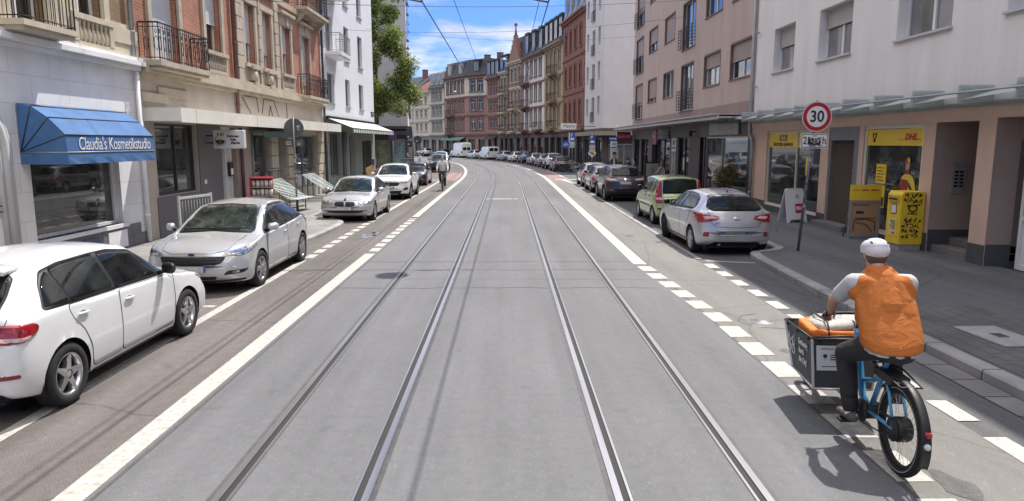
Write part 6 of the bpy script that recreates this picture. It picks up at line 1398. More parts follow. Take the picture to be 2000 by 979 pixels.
# ============ the old house row beyond, bending with the street
def rowhouse(label, A, B, H, wall, trim, ground, floors=4, cols=4, gh=3.7, ww=.95, roof=None, rh=3., dormers=0, style='old', balconies=(), arch=False, depth=11, bands=True, shut=None, canopy=None, top=None, gable=False, edge=.6, surr=True, dorm_mat=None, cat='building'):
    r, W = building('row_house', label, A, B, cat, 'old town houses lining the bend')
    fh = (H - gh - .5) / (floors - 1); holes = []; step = (W - 2 * edge) / cols
    for f in range(floors - 1):
        for c in range(cols):
            x = edge + step * (c + .5); z = gh + .75 + fh * f; hh = min(2.0, fh - 1.15); door = (c, f) in balconies
            holes.append((x - ww / 2, x + ww / 2, z - (.55 if door else 0), z + hh))
    facade(r, W, gh, H, holes, wall, .2, 'wall', D=depth)
    if top: zt = gh + fh * (floors - 2) + .1; facade(r, W, zt, H - .45, [h for h in holes if h[2] > zt], top, .2, 'upper_storey', y=-.012)
    for h in holes:
        window(r, *h, .16, 'old' if style == 'old' else 'double', 0, glass=GLASS, tr=.7)
        if surr:
            mb = MB(); a, b, c, d = h; mb.box(a - .14, a, -.06, .02, c, d); mb.box(b, b + .14, -.06, .02, c, d); mb.box(a - .22, b + .22, -.12, .02, c - .14, c)
            if arch:
                q = [(a + (b - a) / 2 + (ww / 2 + .07) * math.cos(t), -.02, d - .05 + .42 * math.sin(t)) for t in np.linspace(0, math.pi, 9)]; mb.tube(q, .09, 5); mb.prism([(p[0], p[2]) for p in q], -.03, .0)
            else: mb.box(a - .16, b + .16, -.08, .02, d, d + .2); mb.box(a - .22, b + .22, -.16, .02, d + .2, d + .28)
            mb.build('window_surround', trim, r)
    gsp = W / max(2, cols // 2 + 1); g = []
    for c in range(max(2, cols // 2 + 1)): g.append((gsp * c + .35, gsp * (c + 1) - .35, .5 if c % 2 else .12, gh - .85))
    facade(r, W, .1, gh, g, ground, .3, 'shop_floor_wall', D=depth, y=.003)
    for h in g: shopwin(r, *h, .25, [(h[0] + h[1]) / 2], DARK_TRIM, fw=.07)
    mb = MB(); mb.box(-.05, W + .05, -.3, .0, gh - .25, gh); mb.cut()
    if bands:
        for f in range(1, floors - 1): mb.box(0, W, -.12, 0, gh + fh * f - .1, gh + fh * f + .1); mb.cut()
    mb.box(-.05, W + .05, -.25, 0, H - .45, H - .2); mb.box(-.05, W + .05, -.45, 0, H - .2, H); mb.build_each('cornice', trim, r)
    for (c, f) in balconies:
        x = edge + step * (c + .5); z = gh + .15 + fh * f; balcony(r, x - 1.1, x + 1.1, z, .9, trim, DARK_METAL, .2, False, True, .95, .16)
    if roof:
        mb = MB()
        if gable: mb.prism([(0 - .2, H), (-.2 + depth / 2, H + rh), (depth + .2, H)], 0, W, ax='x')
        else:
            ins = rh * .28
            mb.add([(0, -.1, H), (W, -.1, H), (W, ins, H + rh), (0, ins, H + rh), (0, depth, H), (W, depth, H), (W, depth - ins, H + rh), (0, depth - ins, H + rh)], [(0, 1, 2, 3), (2, 6, 7, 3), (5, 4, 7, 6), (0, 3, 7, 4), (1, 5, 6, 2)])
        ro = mb.build('roof', roof, r)
        for k in range(dormers):
            x = W * (k + .5) / dormers; w = .62; mb = MB(); mb.box(x - w, x + w, .0, 1.6, H + .35, H + rh * .86); mb.box(x - w - .12, x + w + .12, -.12, 1.7, H + rh * .86, H + rh * .93); mb.box(x - w + .14, x + w - .14, -.03, 0, H + .5, H + rh * .8, 1); mb.box(x - .03, x + .03, -.045, -.03, H + .5, H + rh * .8, 0); mb.build('dormer', [dorm_mat or roof, GLASS_TINT], ro)
        mb = MB(); mb.box(W * .8, W * .8 + .7, depth * .4, depth * .4 + .9, H + rh * .5, H + rh + 1.1); mb.box(W * .8 - .06, W * .8 + .76, depth * .4 - .06, depth * .4 + .96, H + rh + 1.1, H + rh + 1.2); mb.build('chimney', mat('chimney_brick', (.2, .11, .09), .9, var=.2), ro)
    if canopy:
        mb = MB(); mb.add([(.3, -.02, gh - .4), (W - .3, -.02, gh - .4), (W - .3, -1.3, gh - 1.0), (.3, -1.3, gh - 1.0), (.3, -.02, gh - .46), (W - .3, -.02, gh - .46), (W - .3, -1.3, gh - 1.06), (.3, -1.3, gh - 1.06)], [(0, 1, 2, 3), (7, 6, 5, 4), (0, 3, 7, 4), (1, 5, 6, 2), (3, 2, 6, 7)]); mb.build('shop_awning', canopy, r)
    return r, W
PINKSTONE = mat('pink_brick_plaster', (.27, .15, .125), .9, var=.15, scale=1.2); DK_SHOP = mat('dark_shop_floor', (.11, .085, .08), .8, var=.25, scale=1.5)
REDB = brickmat('dull_red_brick', (.28, .105, .075), (.22, .08, .06), (.2, .13, .11), .25, .075, .012); YELL = mat('ochre_plaster', (.37, .295, .19), .9, var=.15, scale=1.2)
CREAMW = mat('cream_plaster', (.58, .53, .42), .9, var=.1, scale=1.); WHITEP = mat('off_white_plaster', (.62, .61, .58), .9, var=.08)
LILAC = mat('lilac_white_stucco', (.60, .57, .57), .9, var=.06, scale=.8)
def fr(s, o=9.): p = at(o, s); return (p.x, p.y)
# white corner house with windows along the street and a blind gable
wc, Wd = building('corner_house', 'white rendered corner house with blind gable over a corner shop, right of the street', (7.75, 71.3), (8.5, 63.0))
facade(wc, Wd, 3.7, 18.5, [(c - w_, c + w_, z, z + h_) for c, w_, h_, dz in ((1.3, .45, 1.5, .9), (3.9, .6, 2.3, .1), (6.3, .45, 1.5, .9)) for z in [4.2 + dz + 3.05 * k for k in range(5)] if z + h_ < 18.2], LILAC, .2, 'wall', D=16)
for c, w_, h_, dz in ((1.3, .45, 1.5, .9), (3.9, .6, 2.3, .1), (6.3, .45, 1.5, .9)):
    for k in range(5):
        z = 4.2 + dz + 3.05 * k
        if z + h_ < 18.2:
            window(wc, c - w_, c + w_, z, z + h_, .17, 'single', 0, (.06, SILL_METAL), glass=GLASS)
            if h_ > 2: railing(wc, c - w_ - .05, c + w_ + .05, -.12, z, z + .95, DARK_METAL, gap=.12)
mb = MB(); mb.box(-.1, Wd + .3, -.4, 16.2, 18.5, 18.7); mb.build('eaves', LILAC, wc)
gs = [(.4, 2.2, .12, 2.8), (2.6, 5.2, .4, 2.8), (5.6, 7.9, .4, 2.8)]; facade(wc, Wd, .1, 3.7, gs, DK_SHOP, .25, 'shop_floor_wall', D=16, y=.003)
for h in gs: shopwin(wc, *h, .2, [], METAL_GREY)
mb = MB(); mb.box(-.3, Wd + .9, -.9, -.004, 3.05, 3.4); mb.box(Wd + .004, Wd + .9, -.004, 14, 3.05, 3.4); mb.box(Wd + .02, Wd + .06, .4, 13.6, 2.35, 3.05, 1); mb.build('canopy', [mat('ochre_fascia', (.3, .24, .17), .7, var=.1), mat('black_fascia', (.03, .028, .03), .4)], wc)
for y0, y1 in ((.5, 3.4), (3.8, 7.4), (7.8, 12.5)):
    mb = MB(); mb.box(Wd + .004, Wd + .03, y0, y1, .4, 2.3); mb.box(Wd + .03, Wd + .05, y0, y1, 2.22, 2.3, 1); mb.box(Wd + .03, Wd + .05, (y0 + y1) / 2 - .04, (y0 + y1) / 2 + .04, .4, 2.22, 1); mb.build('shop_window', [SHOPGLASS, METAL_GREY], wc)
mb = MB(); mb.box(Wd + .004, Wd + .03, 4.6, 6.0, 4.15, 4.42); sgn = mb.build('street_sign', mat('sign_dark_blue', (.02, .03, .08)), wc); text('lettering', 'Boppstraße', .2, WHITE_INK, sgn, (Wd + .033, 5.3, 4.28), (math.pi / 2, 0, math.pi / 2))
rowhouse('red brick row house with tall arched windows and zinc mansard beside the white corner', fr(80.8), fr(70.6), 15.6, REDB, mat('dark_red_stone', (.22, .10, .075), .9, var=.2), DK_SHOP, 4, 4, 3.9, .9, ZINC, 3.2, 4, arch=True)
rowhouse('ochre row house with iron balconies and slate mansard roof, left of the red brick one', fr(88.8), fr(80.9), 14.0, YELL, mat('brown_stone', (.27, .19, .13), .9, var=.2), DK_SHOP, 4, 4, 3.9, .9, SLATE, 3.2, 4, balconies=((2, 0), (2, 1), (2, 2)))
rowhouse('off white row house with dark timber balconies under a black slate mansard', fr(97.2), fr(88.9), 13.8, WHITEP, REDSTONE, mat('brown_shop_floor', (.16, .09, .08), .9, var=.2), 4, 4, 3.9, .9, SLATE, 3.4, 3, balconies=((0, 0), (0, 1), (0, 2), (3, 0)))
gb, W_ = rowhouse('pale pink row house with a tall stepped stone gable and finial', fr(102.9), fr(97.3), 13.8, PINKSTONE, SANDSTONE, DK_SHOP, 4, 3, 3.9, .9, SLATE, 3.4, 0, balconies=((1, 0), (1, 1)))
mb = MB()
for k in range(6): mb.box(W_ * .5 - 2.3 + k * .42, W_ * .5 + 2.3 - k * .42, -.3, .3, 13.6 + k * .62, 13.6 + (k + 1) * .62)
mb.tube([(W_ * .5, 0, 17.2), (W_ * .5, 0, 18.6)], [.22, .08], 8); mb.sphere((W_ * .5, 0, 18.8), .25, 8); mb.build('stepped_gable', PINKSTONE, gb)
rowhouse('brown row house with sandstone windows and balconies beside the gabled one', fr(106.4), fr(103.0), 12.8, mat('brown_plaster', (.23, .14, .115), .9, var=.2), SANDSTONE, DK_SHOP, 4, 2, 3.9, .9, SLATE, 2.6, 2, balconies=((1, 0), (1, 1), (1, 2)))
rowhouse('pink row house with dark awning, last before the red corner block', fr(111.0), fr(106.5), 12.4, mat('salmon_plaster', (.33, .19, .155), .9, var=.15), REDSTONE, mat('sand_shop_floor', (.36, .25, .19), .9, var=.2), 4, 3, 3.9, .9, SLATE, 2.8, 3, canopy=mat('black_awning', (.03, .03, .035), .7))
# red corner block closing the view
ca = Vector((-6.8, 120.6, 0)); cb_ = Vector((-3.3, 117.6, 0))
rowhouse('red sandstone corner block, flat end face with white windows towards the camera', (ca.x, ca.y), (cb_.x, cb_.y), 13.6, mat('rose_plaster', (.34, .2, .17), .9, var=.15), REDSTONE, mat('rose_shop_floor', (.36, .24, .2), .9, var=.15), 4, 2, 3.8, 1.15, SLATE, 2.5, 1, depth=9, top=CREAMW)
rc, W_ = rowhouse('red sandstone corner block with cream top storey and dormers at the bend', fr(126.4), (ca.x, ca.y), 13.6, mat('rose_plaster', (.40, .235, .205)), REDSTONE, mat('beige_shop_floor', (.42, .35, .27), .9, var=.15), 4, 5, 3.8, .8, SLATE, 2.5, 2, balconies=((1, 0), (1, 1)), top=CREAMW, canopy=mat('teal_awning', (.10, .20, .18), .7), dorm_mat=ZINC)
rowhouse('cream row house with bay windows and small white dormers beyond the red block', fr(131.6), fr(126.5), 12.4, CREAMW, mat('grey_stone_trim', (.25, .23, .21), .9, var=.2), mat('beige_shop_floor', (.42, .35, .27)), 4, 3, 3.8, .9, SLATE, 2.6, 3, arch=True, dorm_mat=WHITEP)
rowhouse('plain cream row house with red tiled roof, far left of the bend', fr(137.4), fr(131.7), 11.8, mat('pale_cream_plaster', (.60, .55, .45), .9, var=.08), mat('cream_trim', (.52, .47, .38), .9), mat('beige_shop_floor', (.42, .35, .27)), 4, 3, 3.8, .8, TILE, 3.4, 0, gable=True, surr=True)
rowhouse('furthest cream row house with grey tiled roof, half hidden at the bend', fr(150), fr(137.5), 11.6, CREAMW, mat('cream_trim', (.52, .47, .38)), DK_SHOP, 4, 5, 3.8, .9, SLATE, 3.8, 0, gable=True)
# ------------------------------------------------------------------ people (one continuous body each, clothes as children)
def organic(name, parts, voxel, m, parent, smooth=5, keep=None):
    """parts: ('cap', p0, p1, r0, r1[, flat(xyz)]) or ('ell', centre, radii[, M]) melted into one skin"""
    mb = MB()
    for q in parts:
        if q[0] == 'cap':
            a, b = Vector(q[1]), Vector(q[2]); K = 6
            pts = [a + (b - a) * i / K for i in range(K + 1)]; rs = [q[3] + (q[4] - q[3]) * i / K for i in range(K + 1)]
            mb.tube(pts, rs, 14); mb.sphere(a, q[3], 7); mb.sphere(b, q[4], 7)
        elif q[0] == 'loft':       # elliptical sections (centre, rx, ry, normal up)
            rg = []
            for c, rx, ry, tilt in q[1]:
                rg.append([Vector(c) + Vector((rx * math.cos(t), ry * math.sin(t) * math.cos(tilt), ry * math.sin(t) * math.sin(tilt))) for t in np.linspace(0, 2 * math.pi, 21)[:-1]])
            mb.loft(rg)
        else:
            o = len(mb.v); mb.sphere((0, 0, 0), 1, 9); Mx = q[3] if len(q) > 3 else Matrix.Identity(3)
            for i in range(o, len(mb.v)): mb.v[i] = tuple(Mx @ Vector((mb.v[i][0] * q[2][0], mb.v[i][1] * q[2][1], mb.v[i][2] * q[2][2])) + Vector(q[1]))
    t = bpy.data.objects.new(name, mb.mesh(name, m)); COL.objects.link(t)
    r = t.modifiers.new('r', 'REMESH'); r.mode = 'VOXEL'; r.voxel_size = voxel; r.use_smooth_shade = True
    if smooth:
        s = t.modifiers.new('s', 'SMOOTH'); s.iterations = smooth; s.factor = .5
    dg = bpy.context.evaluated_depsgraph_get(); me = bpy.data.meshes.new_from_object(t.evaluated_get(dg)); me.name = name
    bpy.data.objects.remove(t)
    if keep: keep(me)
    for p in me.polygons: p.use_smooth = True
    return link(name, me, parent)
SKIN = mat('skin', (.50, .27, .19), .55, var=.12, scale=14); SKIN2 = mat('pale_skin', (.56, .36, .28), .55, var=.1, scale=14)
def stripes(name, c1, c2, scale, axis='Z'):
    m, nt, b = nmat(name); tc = nt.nodes.new('ShaderNodeTexCoord'); wv = nt.nodes.new('ShaderNodeTexWave'); wv.bands_direction = axis; wv.inputs['Scale'].default_value = scale; wv.inputs['Distortion'].default_value = .6; wv.inputs['Detail Scale'].default_value = .6
    r = nt.nodes.new('ShaderNodeValToRGB'); r.color_ramp.elements[0].position = .45; r.color_ramp.elements[1].position = .55; r.color_ramp.elements[0].color = rgb(c1); r.color_ramp.elements[1].color = rgb(c2)
    nt.links.new(tc.outputs['Object'], wv.inputs['Vector']); nt.links.new(wv.outputs['Fac'], r.inputs['Fac']); nt.links.new(r.outputs['Color'], b.inputs['Base Color']); b.inputs['Roughness'].default_value = .9
    return m
def cloth(name, col, folds=.5, sc=9., var=.12):
    if name in MATS: return MATS[name]
    m, nt, b = nmat(name); N = nt.nodes.new; Lk = nt.links.new
    tc = N('ShaderNodeTexCoord'); mp = N('ShaderNodeMapping'); mp.inputs['Scale'].default_value = (1, 1, 1.9); mp.inputs['Rotation'].default_value = (0, .6, .3); Lk(tc.outputs['Object'], mp.inputs[0])
    n = N('ShaderNodeTexNoise'); n.inputs['Scale'].default_value = sc; n.inputs['Detail'].default_value = 3; n.inputs['Distortion'].default_value = 1.2; Lk(mp.outputs[0], n.inputs['Vector'])
    bp = N('ShaderNodeBump'); bp.inputs['Strength'].default_value = folds; bp.inputs['Distance'].default_value = .03; Lk(n.outputs['Fac'], bp.inputs['Height']); Lk(bp.outputs['Normal'], b.inputs['Normal'])
    b.inputs['Base Color'].default_value = rgb(col); b.inputs['Roughness'].default_value = .85
    MATS[name] = m; return m
def hand(wrist, dirn, side, grip=True, r=.0095):
    """palm, four curled fingers of different length and a thumb, closing on a bar under the palm"""
    w = Vector(wrist); d = Vector(dirn).normalized(); s = Vector(side).normalized(); dn = s.cross(d) * 1.0
    if dn.z > 0: dn = -dn
    P = [('ell', w + d * .05, (.042, .05, .022), Matrix((s, d, dn)).transposed())]
    for k, L in enumerate((.85, 1., .95, .75)):
        b = w + d * .085 + s * (.033 - .022 * k); j1 = b + d * .030 * L + dn * .012; j2 = j1 + dn * .030 * L + d * .006; j3 = j2 + dn * .012 * L - d * .022 * L
        P += [('cap', w + d * .05 + s * (.028 - .019 * k), b, r * 1.1, r * 1.05), ('cap', b, j1, r * 1.05, r), ('cap', j1, j2, r, r * .95), ('cap', j2, j3, r * .95, r * .8)]
    t0 = w + d * .03 + s * .032; t1 = t0 + d * .035 + s * .022 + dn * .012; t2 = t1 + d * .012 - s * .008 + dn * .028
    P += [('cap', t0, t1, r * 1.25, r * 1.1), ('cap', t1, t2, r * 1.1, r * .85)]
    return P
def person(label, loc, rz, J, cols, cat='person', group=None, voxel=.011, hair='short', face=True, hs=1.):
    """J holds joint positions: head, neck, chest, pelvis, sh/el/wr/hip/kn/an (each a pair L,R), toe; cols: skin, top, trousers, shoe, hair"""
    t = thing('person', label, cat, loc, rz, group); V = lambda p: Vector(p)
    H, Nk, Ch, Pv = V(J['head']), V(J['neck']), V(J['chest']), V(J['pelvis']); f = V(J.get('face', (0, 1, 0))).normalized(); up = V((0, 0, 1)); sd = f.cross(up).normalized()
    Mh = Matrix((sd, f, sd.cross(f))).transposed()
    body = [('ell', H + up * .02 * hs, (.075 * hs, .093 * hs, .105 * hs), Mh), ('ell', H - up * .055 * hs + f * .022 * hs, (.055 * hs, .066 * hs, .062 * hs), Mh), ('cap', Nk - up * .02, H - up * .05, .058, .052), ('cap', H + f * .088 * hs + up * .005, H + f * .105 * hs - up * .028 * hs, .010, .016)]
    for s in (1, -1): body.append(('ell', H + sd * s * .076 * hs - up * .005, (.012, .02, .032), Mh))
    body.append(('ell', H + f * .082 * hs - up * .062 * hs, (.026, .016, .010), Mh))
    body += [('cap', Ch, Pv, .125, .12), ('cap', Nk, Ch, .07, .12)]
    for k in (0, 1):
        sh, el, wr = V(J['sh'][k]), V(J['el'][k]), V(J['wr'][k]); hp, kn, an = V(J['hip'][k]), V(J['kn'][k]), V(J['an'][k]); toe = V(J['toe'][k])
        body += [('cap', Nk - up * .03, sh, .05, .055), ('cap', sh, el, .052, .042), ('cap', el, wr, .042, .028)]
        hd = (wr - el).normalized(); body += hand(wr, J.get('hd', [hd, hd])[k], sd * (1 if k == 0 else -1))
        body += [('cap', Pv, hp, .1, .09), ('cap', hp, kn, .085, .058), ('cap', kn, an, .055, .036), ('cap', an, toe, .035, .03)]
    organic('body', body, voxel, cols['skin'], t, 3)
    top = [('cap', Ch + up * .03, Pv + (Ch - Pv) * .12, .142, .142), ('cap', Nk - up * .035, Ch, .085, .14)]
    for k in (0, 1):
        sh, el, wr = V(J['sh'][k]), V(J['el'][k]), V(J['wr'][k]); e = el if cols.get('short') else el
        top += [('cap', Nk - up * .05, sh, .065, .072), ('cap', sh, sh + (el - sh) * (.62 if cols.get('short') else 1), .07, .062)]
        if not cols.get('short'): top.append(('cap', el, wr + (el - wr) * .08, .058, .042))
        top.append(('cap', sh, Ch, .07, .12)); top.append(('cap', Ch + (sh - Ch) * .4, Pv + (V(J['hip'][k]) - Pv) * .6 + (Ch - Pv) * .15, .11, .105))
    organic('shirt', top, voxel, cols['top'], t, 5)
    tr = [('ell', Pv - up * .01, (.16, .13, .12))]
    for k in (0, 1):
        hp, kn, an = V(J['hip'][k]), V(J['kn'][k]), V(J['an'][k]); tr += [('cap', Pv, hp, .12, .105), ('cap', hp, kn, .104, .074), ('cap', kn, an + (kn - an) * .08, .072, .056)]
    organic('trousers', tr, voxel, cols['trousers'], t, 4)
    for k in (0, 1):
        an, toe = V(J['an'][k]), V(J['toe'][k]); hl = an - (toe - an).normalized() * .055 - up * .045
        organic('shoe', [('cap', hl, toe - up * .01, .038, .036), ('cap', an - up * .0, hl, .043, .04), ('ell', (hl + toe) / 2 + up * .005, (.043, .043, .035))], voxel, cols['shoe'], t, 2)
    if hair == 'helmet':
        hp = [('ell', H + up * .065 * hs - f * .012, (.108, .132, .088), Mh)]; organic('helmet', hp, .008, cols['hair'], t, 2)
    elif hair:
        hp = [('ell', H + up * .045 * hs - f * .02, (.087 * hs, .096 * hs, .092 * hs), Mh)]
        if hair == 'long': hp += [('cap', H - f * .06, Nk - f * .07 - up * .06, .075, .055), ('cap', H + sd * .06 - f * .03, H + sd * .07 - up * .13 - f * .03, .035, .03), ('cap', H - sd * .06 - f * .03, H - sd * .07 - up * .13 - f * .03, .035, .03)]
        organic('hair', hp, .01, cols['hair'], t, 2)
    if face:
        for s in (1, -1):
            mb = MB(); mb.sphere(H + f * .086 * hs + sd * s * .03 * hs + up * .012, .0085, 6); mb.sphere(H + f * .0925 * hs + sd * s * .03 * hs + up * .012, .0045, 5, 1); mb.build('eye', [PAINT_WHITE, BLACK], t)
    return t
# ------------------------------------------------------------------ bicycles (own +y is forward, origin under the rear hub)
def spoked_wheel(parent, c, r, tyre_w=.024, n=28, name='wheel', rim_m=None, steer=0.):
    hb = MB(); hb.lathe([(0, -.05), (.022, -.05), (.018, 0), (.022, .05), (0, .05)], (0, 0, 0), 'x', 12)
    w = hb.build(name, DARK_METAL, parent, c); w.rotation_euler = (0, 0, steer)
    tb = MB(); tb.lathe([(r - tyre_w * 2, -tyre_w * .7), (r - tyre_w, -tyre_w), (r - tyre_w * .3, -tyre_w * .75), (r, 0), (r - tyre_w * .3, tyre_w * .75), (r - tyre_w, tyre_w), (r - tyre_w * 2, tyre_w * .7), (r - tyre_w * 2, -tyre_w * .7)], (0, 0, 0), 'x', 40)
    tb.lathe([(r - tyre_w * 1.35, tyre_w * 1.0), (r - tyre_w * 1.2, tyre_w * 1.02)], (0, 0, 0), 'x', 40, 1); tb.lathe([(r - tyre_w * 1.35, -tyre_w * 1.0), (r - tyre_w * 1.2, -tyre_w * 1.02)], (0, 0, 0), 'x', 40, 1)
    tb.build('tyre', [RUBBER, mat('reflective_band', (.55, .55, .55), .4)], w)
    rb = MB(); rb.lathe([(r - tyre_w * 2.8, -.012), (r - tyre_w * 1.9, -.014), (r - tyre_w * 1.9, .014), (r - tyre_w * 2.8, .012), (r - tyre_w * 2.8, -.012)], (0, 0, 0), 'x', 40)
    for k in range(n):
        a = 2 * math.pi * k / n; b = a + (.35 if k % 2 else -.35); s = .035 if k % 4 < 2 else -.035
        rb.tube([(s, .022 * math.cos(b), .022 * math.sin(b)), (0, (r - tyre_w * 2.4) * math.cos(a), (r - tyre_w * 2.4) * math.sin(a))], .0016, 4, 1, caps=False)
    rb.build('rim', [rim_m or BLACK, STEEL], w); return w
def bicycle(label, loc, rz, frame_m, wb=1.05, r=.34, basket=False, lean=0., group='bicycles along the street', n=20):
    t = thing('bicycle', label, 'bicycle', loc, rz, group); t.rotation_euler = (0, lean, rz)
    spoked_wheel(t, (0, 0, r), r, .02, n); spoked_wheel(t, (0, wb, r), r, .02, n)
    bb = (0, .43, .28); st = (0, .28, .80); hd = (0, .86, .82); hb = (0, .89, .66)
    mb = MB()
    for a, b, q in ((bb, st, .016), (st, hd, .015), (bb, hb, .018), (hd, hb, .019), ((0, 0, r), bb, .010), ((0, 0, r), (0, .30, .72), .008)): mb.tube([a, b], q, 8)
    for s in (.05, -.05): mb.tube([hb, (s, .93, .62), (s, wb, r)], .011, 8)
    mb.build('frame', frame_m, t)
    mb = MB(); mb.tube([hd, (0, .84, .98)], .013, 8); mb.tube([(-.28, .74, 1.0), (-.2, .80, 1.02), (0, .84, .99), (.2, .80, 1.02), (.28, .74, 1.0)], .012, 8); mb.build('handlebar', DARK_METAL, t)
    mb = MB(); mb.loft([[(.07 * k, .18 - .0, .84 + z) for k, z in ((-1, 0), (-.8, .03), (0, .025), (.8, .03), (1, 0), (0, -.03))], [(.055 * k, .30, .845 + z) for k, z in ((-1, 0), (-.8, .03), (0, .03), (.8, .03), (1, 0), (0, -.03))], [(.02 * k, .44, .85 + z) for k, z in ((-1, 0), (-.8, .02), (0, .02), (.8, .02), (1, 0), (0, -.02))]]); mb.tube([st, (0, .27, .84)], .013, 6); mb.build('saddle', BLACK, t)
    mb = MB(); mb.lathe([(.0, .05), (.09, .05), (.09, .058), (0, .058)], bb, 'x', 20)
    for s in (1, -1): mb.tube([(.06 * s, .43, .28), (.075 * s, .43 + .12 * s, .28 - .12 * s)], .011, 6); mb.cbox((.12 * s, .43 + .12 * s, .28 - .12 * s), (.09, .06, .02))
    mb.build('crank', DARK_METAL, t)
    mb = MB(); 
    for c in ((0, 0, r), (0, wb, r)): mb.loft([[(x, c[1] + (r + .03) * math.cos(a), r + (r + .03) * math.sin(a)) for x in (-.025, .025)] for a in np.linspace(R(30 if c[1] else 20), R(190 if c[1] == 0 else 150), 12)], 0, caps=False, closed=False)
    mb.build('mudguard', BLACK, t)
    if basket:
        mb = MB()
        for k in range(5): mb.tube([(x * (.14 + .012 * k), wb - .04 + y * (.1 + .01 * k), .82 + .05 * k) for x, y in ((1, 1), (-1, 1), (-1, -1), (1, -1))], .006, 4, closed=True)
        for x in np.linspace(-1, 1, 7):
            for y in (-1, 1): mb.tube([(x * .14, wb - .04 + y * .1, .82), (x * .19, wb - .04 + y * .14, 1.02)], .005, 4)
        mb.build('basket', mat('wicker', (.4, .27, .13), .8), t)
    return t
# ------------------------------------------------------------------ the cargo bike in front right, its bag and rider
BLUE_FRAME = mat('blue_frame_paint', (.06, .30, .55), .3, 0, coat=.7, var=.06, scale=9); PANEL = mat('anthracite_box_panel', (.045, .05, .055), .5, var=.15, scale=5); ALU = mat('aluminium_edge', (.55, .57, .58), .35, .8)
CB = (2.92, 4.92, 0); CBR = R(-4.6)
cb = thing('cargo_bike', 'blue electric cargo bike with anthracite front box carrying white lettering', 'cargo bike', CB, CBR)
spoked_wheel(cb, (0, 0, .345), .345, .030, 32); spoked_wheel(cb, (.0, 1.92, .255), .255, .028, 24, steer=R(6))
mb = MB()
for s in (1, -1):
    mb.tube([(.055 * s, 0, .345), (.05 * s, .25, .33), (.045 * s, .52, .30)], .014, 8); mb.tube([(.055 * s, 0, .345), (.048 * s, .12, .58), (.03 * s, .25, .68)], .012, 8)
mb.tube([(0, .52, .29), (0, .37, .60), (0, .29, .80)], .022, 10); mb.tube([(0, .52, .29), (0, .68, .36), (0, .86, .80), (0, .88, .88)], .028, 10); mb.tube([(0, .30, .68), (0, .48, .56), (0, .72, .48)], .02, 10)
mb.tube([(0, .52, .27), (0, 1.0, .235), (0, 1.6, .235), (0, 1.78, .42), (0, 1.86, .55)], .028, 10)
for s in (1, -1): mb.tube([(.06 * s, 1.92, .255), (.055 * s, 1.86, .45), (0, 1.84, .52)], .013, 8)
mb.build('frame', BLUE_FRAME, cb)
mb = MB(); mb.tube([(0, .88, .85), (0, .86, 1.0)], .016, 8); mb.tube([(-.31, .80, 1.005), (-.24, .90, 1.0), (-.1, .93, 1.0), (.1, .93, 1.0), (.24, .90, 1.0), (.31, .80, 1.005)], .013, 8)
for s in (1, -1): mb.tube([(.31 * s, .80, 1.005), (.255 * s, .88, 1.0)], .018, 8); mb.tube([(.25 * s, .92, .985), (.31 * s, .90, .965)], .006, 5)
mb.build('handlebar', DARK_METAL, cb)
mb = MB(); mb.loft([[(.09 * k, .10, .83 + z) for k, z in ((-1, 0), (-.8, .045), (0, .035), (.8, .045), (1, 0), (0, -.03))], [(.08 * k, .22, .84 + z) for k, z in ((-1, 0), (-.8, .04), (0, .04), (.8, .04), (1, 0), (0, -.03))], [(.022 * k, .38, .85 + z) for k, z in ((-1, 0), (-.8, .02), (0, .02), (.8, .02), (1, 0), (0, -.02))]]); mb.tube([(0, .29, .8), (0, .26, .84)], .016, 8); mb.build('saddle', BLACK, cb)
mb = MB(); rr_ = .375
mb.loft([[(x, rr_ * math.cos(a) * (1 if abs(x) < .03 else .99), .345 + rr_ * math.sin(a) - (.012 if abs(x) > .03 else 0)) for x in (-.036, -.02, .02, .036)] for a in np.linspace(R(35), R(203), 22)], 0, caps=False, closed=False); o = mb.build('mudguard', BLACK, cb); o.modifiers.new('Solidify', 'SOLIDIFY').thickness = .003
tl = MB(); a_ = R(178); tl.cbox((0, -.383, .46), (.042, .03, .038)); bevel(tl.build('taillight', RED_LAMP, cb), .008); tl = MB(); tl.lathe([(0, -.02), (.02, -.02), (.024, 0), (0, 0)], (0, -.375, .375), 'y', 16); tl.build('reflector', mat('pale_reflector', (.5, .6, .58), .3), cb)
mb = MB(); mb.box(-.07, .07, .06, .36, .655, .715); mb.box(-.045, .045, .02, .06, .67, .72); mb.tube([(-.075, -.1, .70), (-.085, .2, .735), (-.06, .4, .735), (.06, .4, .735), (.085, .2, .735), (.075, -.1, .70), (-.075, -.1, .70)], .008, 6); bevel(mb.build('battery_carrier', BLACK, cb), .008); mb = MB(); mb.box(-.045, .045, .016, .019, .685, .705); mb.build('battery_label', mat('grey_label', (.4, .4, .4), .5), cb)
mb = MB(); mb.lathe([(0, -.055), (.085, -.055), (.095, -.03), (.095, .03), (.085, .055), (0, .055)], (0, 0, .345), 'x', 24); mb.lathe([(.0, -.065), (.09, -.065), (.09, -.06), (0, -.06)], (0, .0, .345), 'x', 24); mb.build('hub_motor', BLACK, cb)
mb = MB(); mb.lathe([(0, -.07), (.095, -.07), (.095, -.062), (0, -.062)], (0, .52, .29), 'x', 28); mb.lathe([(0, -.06), (.07, -.06), (.07, .06), (0, .06)], (0, .52, .29), 'x', 20)
mb.tube([(-.085, .52, .29), (-.1, .63, .17)], .012, 6); mb.tube([(.085, .52, .29), (.1, .41, .41)], .012, 6); mb.cbox((-.15, .63, .165), (.1, .09, .022)); mb.cbox((.15, .41, .415), (.1, .09, .022)); mb.tube([(-.066, .52, .385), (-.066, .02, .42)], .006, 4); mb.tube([(-.066, .52, .195), (-.066, .02, .27)], .006, 4)
